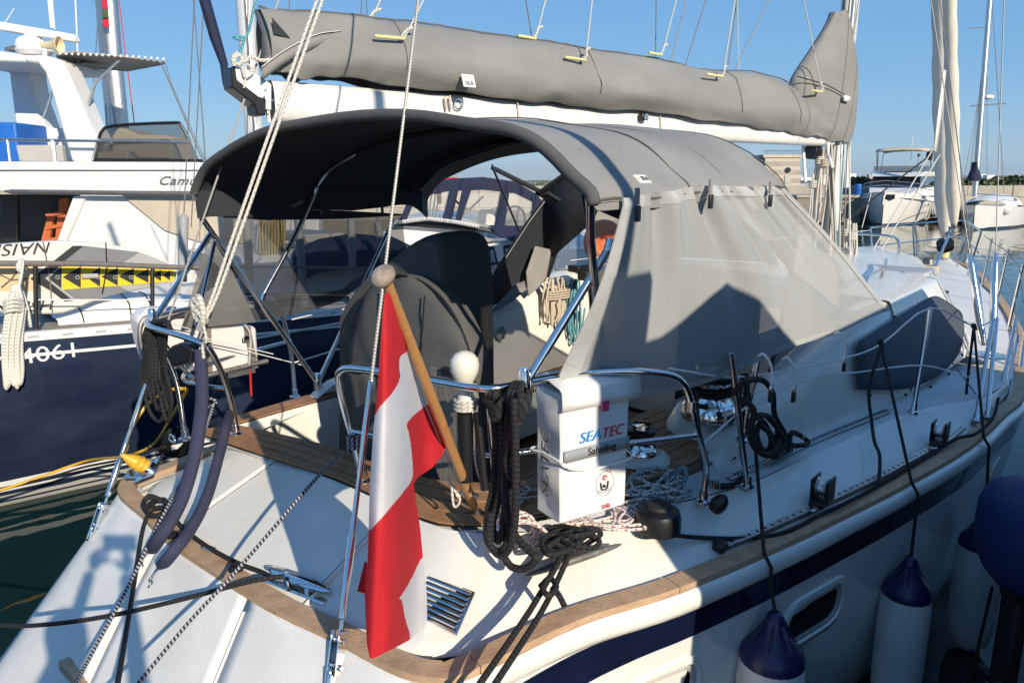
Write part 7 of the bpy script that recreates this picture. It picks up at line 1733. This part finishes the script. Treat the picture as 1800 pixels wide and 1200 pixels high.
tag(MB().grid([[Vector((x, 4400, -1)) for x in hx], [Vector((x, 4450, hh(x))) for x in hx], [Vector((x, 4900, -1)) for x in hx]]).build('far_hills', M['hill'], None, at=(3000, 4400, 0)), kind='structure')

# ---- far motor yacht (bow towards us) and far sailing yacht -----------------------------------------------------
def boat_frame(o, phi): 
    d = Vector((math.sin(phi), math.cos(phi), 0)); n = Vector((math.cos(phi), -math.sin(phi), 0))
    return lambda a, s_, z: Vector((o.x, o.y, 0)) + d * a + n * s_ + Z_ * z, d, n
q0_ = ond(1551, 386, 44); FB, fd2, fn2 = boat_frame(q0_, R(34))
fy = thing('far_motor_yacht', FB(6, 0, 0), 'white flybridge motor yacht moored bow on at the breakwater', 'motor yacht')
st = [(0, .02, 1.95, .02), (.6, .75, 1.9, .25), (1.6, 1.35, 1.82, .75), (3, 1.8, 1.7, 1.25), (5, 2.05, 1.58, 1.7), (8, 2.15, 1.5, 1.9), (12.5, 2.1, 1.45, 1.9)]
for sg in (1, -1):
    MB().grid([[FB(a - (0 if z > 1 else 0) - .35 * (z / 1.9 if a < 1 else 0), sg * (wl + (hb - wl) * min(1, (z / sh) ** .8)), z) for a, hb, sh, wl in st for z in [sh * t]] for t in (0.001, .15, .4, .7, .92, 1.0)]).build('hull', M['hullw'], fy, ang=60)
MB().grid([[FB(a, sg * hb, sh) for sg in (-1, -.5, 0, .5, 1)] for a, hb, sh, wl in st]).build('foredeck', M['white'], fy)
for sg in (1, -1): MB().grid([[FB(a, sg * (wl + .03 + (hb - wl) * min(1, (z / sh) ** .8)), z) for a, hb, sh, wl in st] for z in (.02, .10)] + []).build('boot_stripe', M['black'], fy)
for sg in (1, -1): MB().tube([FB(a - .2, sg * (hb + .02), sh * .86) for a, hb, sh, wl in st], .04, 6).build('rub_strake', M['white'], fy)
def prismoid(name, pts0, pts1, m, par, bevel=.04): 
    b_ = MB(); n = len(pts0); b_.v = [Vector(p) for p in pts0 + pts1]; b_.face(list(range(n))[::-1]); b_.face(range(n, 2 * n))
    for i_ in range(n): b_.face([i_, (i_ + 1) % n, n + (i_ + 1) % n, n + i_])
    return b_.build(name, m, par, bevel=bevel)
def rect(a0, a1, w0, w1, z): return [FB(a0, -w0, z), FB(a0, w0, z), FB(a1, w1, z), FB(a1, -w1, z)]
prismoid('cabin_base', rect(1.8, 11, 1.1, 1.9, 1.6), rect(2.9, 11, 1.35, 1.75, 2.15), M['white'], fy)
prismoid('windscreen', rect(3.0, 10, 1.45, 1.72, 2.15), rect(4.2, 10, 1.35, 1.55, 2.85), M['glass'], fy, .03)
prismoid('roof', rect(3.7, 11.5, 1.4, 1.7, 2.83), rect(4.4, 11.8, 1.55, 1.8, 3.12), M['white'], fy, .06)
prismoid('roof_glass', [FB(4.3, -.8, 3.1), FB(4.3, .8, 3.1), FB(5.0, .8, 3.14), FB(5.0, -.8, 3.14)], [FB(4.35, -.75, 3.14), FB(4.35, .75, 3.14), FB(5.0, .75, 3.17), FB(5.0, -.75, 3.17)], M['glass'], fy, 0)
prismoid('flybridge_screen', rect(5.0, 9.0, 1.5, 1.7, 3.15), rect(5.2, 9.0, 1.55, 1.7, 3.5), M['tint'], fy, .02)
for sg in (1, -1):
    for a0, h0 in ((5.6, 4.5), (6.2, 4.62), (8.6, 4.55)): MB().tube([FB(7.2 if a0 < 8 else 8.8, sg * 1.6, 3.2), FB(a0, sg * 1.5, h0)], .028, 6).build('bimini_pole', M['alu'], fy)
MB().grid([[FB(a, 1.55 * x, z - .12 * x * x) for x in (-1, -.6, 0, .6, 1)] for a, z in ((5.4, 4.5), (6.0, 4.64), (7.5, 4.68), (9.2, 4.55))]).build('bimini_cloth', M['beige'], fy, solid=.06, ang=180)
MB().tube([FB(8, .7, 3.2), FB(8, .7, 4.2)], .03, 6).build('light_mast', M['alud'], fy); MB().ball(FB(8, .7, 4.2), .12, 8).build('light_dome', M['white'], fy)
MB().tube([FB(7.5, .3, 3.2), FB(7.4, .3, 5.4)], .015, 5).build('whip_antenna', M['white'], fy)
for a in (3.6, 4.5): MB().lathe([(.11, 0), (.11, .02)], FB(a, 1.83 if a < 4 else 1.93, 1.1), fn2, 14).build('porthole', M['glass'], fy)
for a0, s0, a1, s1 in ((1.0, .25, 1.4, .5), (1.4, -.6, 1.0, -.3)): pass
prismoid('anchor_recess', [FB(-.28, -.02, 1.55), FB(-.2, .55, 1.55), FB(-.2, .55, 1.8), FB(-.28, -.02, 1.8)], [FB(.3, -.02, 1.55), FB(.3, .5, 1.55), FB(.3, .5, 1.8), FB(.3, -.02, 1.8)], M['black'], fy, 0)
MB().tube([FB(-.4, 0, 1.75), FB(-.5, 0, 1.2)], .07, 6).build('anchor', M['alud'], fy)
for h in (.38, .62): MB().tube(smoothpts([FB(5.2, 2.0, 1.6 + h), FB(2, 1.4, 1.8 + h), FB(-.2, .15, 1.95 + h), FB(-.2, -.15, 1.95 + h), FB(2, -1.4, 1.8 + h), FB(5.2, -2.0, 1.6 + h)], 4), .022, 5).build('bow_rail', M['alu'], fy)
for a, s_ in ((5.2, 2.28), (6.2, 2.34), (7.4, 2.38)): MB().lathe([(.03, 0), (.2, .08), (.22, .5), (.2, .9), (.05, 1.0)], FB(a, s_ - .02, .45), Z_, 12).build('fender', M['pvc'], fy, ang=180)
MB().tube([ond(1531, 340, 44), ond(1515, 400, 41)], .03, 5).build('bow_line', M['r_white'], fy)

q1_ = ond(1712, 389, 40); FB, fd2, fn2 = boat_frame(q1_, R(42))
fs = thing('far_sailing_yacht', FB(5, 0, 0), 'white sailing yacht with silver mast and radar moored beside the far motor yacht', 'sailing yacht')
st = [(0, .03, 1.32, .03), (.8, .55, 1.28, .35), (2, 1.0, 1.22, .8), (4, 1.5, 1.15, 1.3), (6.5, 1.7, 1.1, 1.5), (10, 1.5, 1.1, 1.3)]
for sg in (1, -1):
    MB().grid([[FB(a - .3 * t * (1 if a < 1 else 0), sg * (wl + (hb - wl) * t), sh * t) for a, hb, sh, wl in st] for t in (0.001, .3, .65, 1.0)]).build('hull', M['hullw'], fs, ang=60)
    MB().grid([[FB(a, sg * (wl + .02), z) for a, hb, sh, wl in st] for z in (.0, .14)]).build('boot_stripe', M['blue' if False else 'navy'], fs)
MB().grid([[FB(a, sg * hb, sh) for sg in (-1, 0, 1)] for a, hb, sh, wl in st]).build('deck', M['fadedgrey'], fs)
rows = []
for a in np.linspace(2.6, 7, 9):
    rows.append([FB(a, 1.15 * math.cos(t), 1.15 + (.62 + .10 * math.sin(a * 3)) * math.sin(t) * (1 if 2.8 < a < 6.8 else .5)) for t in np.linspace(0, math.pi, 9)])
MB().grid(rows).build('deck_tent', M['pvc'], fs, ang=180)
def fsp(u, v): return ond(u, v, 43)
MB().tube([fsp(1713, 345), fsp(1740, 0), fsp(1746, -90)], [.17, .13, .12], 12).build('mast', M['alu'], fs)
for u0, v0, u1, v1, r in ((1742, 0, 1700, 345, .02), (1744, 0, 1765, 340, .02), (1730, 120, 1690, 340, .015), (1735, 60, 1735, 330, .015), (1706, 187, 1768, 182, .03), (1703, 50, 1740, 48, .02)): MB().tube([fsp(u0, v0), fsp(u1, v1)], r, 5).build('shroud' if r < .025 else 'spreader', M['wire'], fs)
MB().box(fsp(1737, 171), (.5, .4, .22), (X_, Y_, Z_)).build('radar', M['white'], fs, bevel=.08)
rows = [[fsp(1713 + math.cos(k) * w_, v) + Y_ * (.25 * math.sin(k)) for k in np.linspace(0, 6.0, 9)] for v, w_ in ((285, 2), (296, 5), (306, 10), (314, 13), (318, 6))]
MB().grid(rows).build('sail_cover', M['navycan'], fs, ang=180)
MB().ball(ond(1767, 368, 41), .30, 12).build('fender', M['pvc'], fs)
for h in (.55,): MB().tube(smoothpts([FB(5, 1.6, 1.1 + h), FB(2, 1.0, 1.22 + h), FB(-.3, .1, 1.35 + h), FB(-.3, -.1, 1.35 + h), FB(2, -1.0, 1.22 + h), FB(5, -1.6, 1.1 + h)], 4), .022, 5).build('bow_rail', M['alu'], fs)
gs = thing('dark_skiff', ond(1790, 378, 43), 'dark red and black small boat under covers at the right end of the breakwater', 'boat')
MB().grid([[ond(1778 + 34 * x, 356 + 5 * math.sin(x * 3) + 24 * t, 43) + Y_ * (1.2 * math.sin(t * 3.1)) for x in np.linspace(0, 1, 8)] for t in np.linspace(0, 1, 6)]).build('skiff_cover', mat('dark_red_cover', (.06, .015, .02), .8, var=.3, vscale=3), gs, ang=180)
MB().tube([ond(1762, 382, 43), ond(1785, 350, 43)], .12, 6).build('skiff_boom', M['stone'], gs)

# ---- blue covered outboard hanging at the right edge, blue buoy below -------------------------------------------
oc = ond(1806, 960, 3.05)
ob = thing('covered_outboard', oc - Z_ * .5, 'outboard motor under a dark blue cover at the right edge of the picture', 'outboard motor')
prof_o = [(.02, .30), (.10, .285), (.16, .24), (.185, .16), (.19, .05), (.18, -.06), (.155, -.13), (.11, -.185), (.06, -.20)]
rows = []
for r, h in prof_o: rows.append([oc + X_ * (r * .93 * math.cos(a) * (1 + .05 * math.sin(3 * a + h * 9))) + Y_ * (r * 1.4 * math.sin(a)) + Z_ * h for a in np.linspace(0, 2 * math.pi, 25)[:-1]])
MB().grid(rows, closed_u=True).build('motor_cover', M['bluec'], ob, ang=180)
MB().tube([oc - Z_ * .17 + X_ * .0, oc - Z_ * .26 - X_ * .02], [.09, .06], 14).build('cover_tie', M['black'], ob)
MB().box(oc - Z_ * .5 + Y_ * .02, (.07, .12, .5), (X_, Y_, Z_)).build('motor_leg', M['blackr'], ob, bevel=.02)
MB().tube([oc - Z_ * .2 - X_ * .13, oc - Z_ * .45 - X_ * .15, oc - Z_ * .75 - X_ * .16], .008, 6).build('motor_cable', M['black'], ob)
MB().box(oc - Z_ * .74 + Y_ * .05, (.05, .3, .03), (X_, Y_, Z_)).build('cavitation_plate', M['blackr'], ob, bevel=.008)
bc = ond(1745, 1275, 2.55); by_ = thing('blue_buoy', bc - Z_ * .2, 'dull blue buoy floating at the bottom right corner', 'buoy')
MB().ball(bc, .155, 18, (1.2, 1, 1)).build('buoy_ball', mat('dull_blue', (.03, .12, .22), .5), by_, ang=180)
MB().tube([bc + Z_ * .15, bc + Z_ * .19], [.03, .02], 8).build('buoy_eye', M['black'], by_)

# ---- the motor boat moored on our starboard side (off the picture; its shade lies across our side deck) ----------
nb_ = thing('shading_motor_boat', Y(4, 4.6, 0), 'navy hulled motor boat with a white hardtop moored close on the starboard side', 'motor boat')
def nbx(name, f0, f1, s0, s1, z0, z1, m, bevel=.03): return MB().box(Y((f0 + f1) / 2 + .14, (s0 + s1) / 2, (z0 + z1) / 2 - .11), (s1 - s0, f1 - f0, z1 - z0), (SD, FD, UP)).build(name, M[m], nb_, bevel=bevel)
rows = []
for z, k in ((-.3, .86), (.3, .93), (1.0, 1.0), (1.75, 1.04)):
    rows.append([Y(f, 4.6 - w_ * k, z - .1 + (.0 if f < 5 else (f - 5) * .05 * z)) for f, w_ in ((.22, 1.45), (2, 1.5), (4.5, 1.4), (6.5, 1.0), (8.3, .2))] + [Y(f, 4.6 + w_ * k, z - .1) for f, w_ in ((8.3, .2), (6.5, 1.0), (4.5, 1.4), (2, 1.5), (.22, 1.45))])
hb2 = MB().grid(rows, closed_u=True); hb2.face(range(30, 40)); hb2.build('hull', M['bhull'], nb_, ang=50)  # hull kept dark to cut bounce light onto the yacht
nbx('cabin', 1.0, 3.7, 3.25, 5.9, 1.75, 2.45, 'fadedgrey'); nbx('hardtop', .9, 3.6, 3.15, 6.0, 2.72, 2.86, 'white')
nbx('cabin_window', 1.1, 3.5, 3.28, 5.88, 2.45, 2.72, 'glass', 0)
pf = [(.08, 1.7), (.06, 2.62), (-.25, 2.74), (-.25, 3.36), (-.02, 3.36), (.0, 3.12), (.10, 3.12), (.46, 3.25), (.68, 3.14), (1.08, 2.86), (1.05, 1.7)]  # unseen panel, outline shaped to throw the shadow on the side screen
MB().prism([Y(f_ + .14, 3.2, z_ - .11) for f_, z_ in pf], SD * .06).build('shade_screen', M['navycan'], nb_); MB().prism([Y(f_ + .14, 5.9, z_ - .11) for f_, z_ in pf], SD * .06).build('shade_screen', M['navycan'], nb_)
for s_ in (3.25, 5.85): nbx('arch_leg', .12, .3, s_ - .05, s_ + .05, 1.7, 2.9, 'white')
MB().tube([Y(-.06, 3.22, 2.68), Y(-.10, 3.22, 5.0)], .035, 8).build('ensign_pole', M['alu'], nb_)

# ---- the photographer on the pontoon behind the camera: throws the shadow on the transom -------------------------
pon = thing('pontoon', Vector((0, -2.2, .56)), 'grey plank pontoon along which the yachts lie stern to', 'pontoon')
for k in range(40): MB().box((-6 + k * .305, -2.3, .69), (.295, 3.6, .04), (X_, Y_, Z_)).build('pontoon_plank', M['bdeck'], pon, bevel=.004)
MB().box((0, -2.3, .54), (12.2, 3.5, .24), (X_, Y_, Z_)).build('pontoon_frame', M['alud'], pon)
man = thing('person', Vector((0, -.68, .71)), 'person in a dark jacket standing on the pontoon holding a phone up in both hands', 'person')
def skin(name, verts, edges, radii, m, root=0):
    me = bpy.data.meshes.new(name); me.from_pydata([tuple(Vector(v) - OFF[man.name]) for v in verts], edges, []); o = bpy.data.objects.new(name, me); COL.objects.link(o); o.parent = man; OFF[o.name] = OFF[man.name]
    me.materials.append(m); md = o.modifiers.new('skin', 'SKIN')
    for q, r in enumerate(radii): me.skin_vertices[0].data[q].radius = (r, r) if not isinstance(r, tuple) else r
    me.skin_vertices[0].data[root].use_root = True
    o.modifiers.new('subd', 'SUBSURF').levels = 2; o.modifiers['subd'].render_levels = 2; return o
oy = -.68; LZ = -.24
V_ = [(0, oy, 1.88), (0, oy, 2.05), (0, oy + .02, 2.25), (0, oy + .02, 2.38), (0, oy + .05, 2.47), (0, oy + .08, 2.58), (0, oy + .07, 2.70),
      (-.18, oy + .01, 2.36), (-.27, oy + .12, 2.16), (-.13, oy + .36, 2.42), (-.075, oy + .45, 2.52), (.18, oy + .01, 2.36), (.27, oy + .12, 2.16), (.13, oy + .36, 2.42), (.075, oy + .45, 2.52),
      (-.10, oy, 1.80), (-.12, oy + .02, 1.40), (-.13, oy - .02, 1.03), (-.13, oy + .12, .98), (.10, oy, 1.80), (.12, oy + .02, 1.40), (.13, oy - .02, 1.03), (.13, oy + .12, .98)]
V_ = [(x, y, z + LZ * (0 if q_ in (10, 14) else .55 if q_ in (9, 13) else 1)) for q_, (x, y, z) in enumerate(V_)]
E_ = [(0, 1), (1, 2), (2, 3), (3, 4), (4, 5), (5, 6), (3, 7), (7, 8), (8, 9), (9, 10), (3, 11), (11, 12), (12, 13), (13, 14), (0, 15), (15, 16), (16, 17), (17, 18), (0, 19), (19, 20), (20, 21), (21, 22)]
Rr = [(.16, .11), (.15, .10), (.17, .11), (.13, .09), .055, .095, .085, .065, .048, .036, .026, .065, .048, .036, .026, .09, .065, .045, .04, .09, .065, .045, .04]
skin('body', V_, E_, Rr, mat('person_cloth', (.05, .055, .07), .8))
skinm = mat('person_skin', (.52, .33, .24), .5)
MB().ball((0, oy + .09, 2.615 + LZ), .098, 16, (.86, 1.0, 1.22)).build('head', skinm, man, ang=180)
MB().ball((0, oy + .075, 2.655 + LZ), .102, 14, (.90, 1.0, 1.05)).build('hair', M['black'], man, ang=180)
for sg in (-1, 1):
    h0 = Vector((sg * .072, oy + .48, 2.545)); b = MB().ball(h0, .036, 10, (.7, .8, 1.25))
    for q in range(4): b.tube([h0 + Vector((0, .015, .035 - .02 * q)), h0 + Vector((-sg * .02, .045, .038 - .02 * q)), h0 + Vector((-sg * .045, .05, .036 - .02 * q))], [.009, .0085, .007], 6)
    b.tube([h0 + Vector((0, -.02, -.02)), h0 + Vector((-sg * .03, -.02, .0)), h0 + Vector((-sg * .05, -.005, .012))], [.011, .010, .008], 6)
    b.build('hand', skinm, man, ang=180)
ph = thing('phone', Vector((0, -.12, 2.55)), 'dark phone held level in both hands above the pontoon edge', 'phone')
MB().box((0, -.115, 2.59), (.15, .008, .074), (X_, Y_, Z_)).build('phone_body', M['black'], ph, bevel=.003)
# ---- light sea haze ----------------------------------------------------------------------------------------------
hz = bpy.data.materials.new('sea_haze'); hz.use_nodes = True; _n = hz.node_tree.nodes; _n.remove(_n['Principled BSDF'])
pv = _n.new('ShaderNodeVolumePrincipled'); pv.inputs['Density'].default_value = 1.4e-4; pv.inputs['Color'].default_value = (.80, .88, .95, 1); pv.inputs['Anisotropy'].default_value = .2
hz.node_tree.links.new(pv.outputs[0], _n['Material Output'].inputs['Volume'])
hzo = MB().box((0, 0, 44), (12800, 12800, 92), (X_, Y_, Z_)).build('haze', hz, None, smooth=False, at=(0, 0, 0)); tag(hzo, kind='stuff')
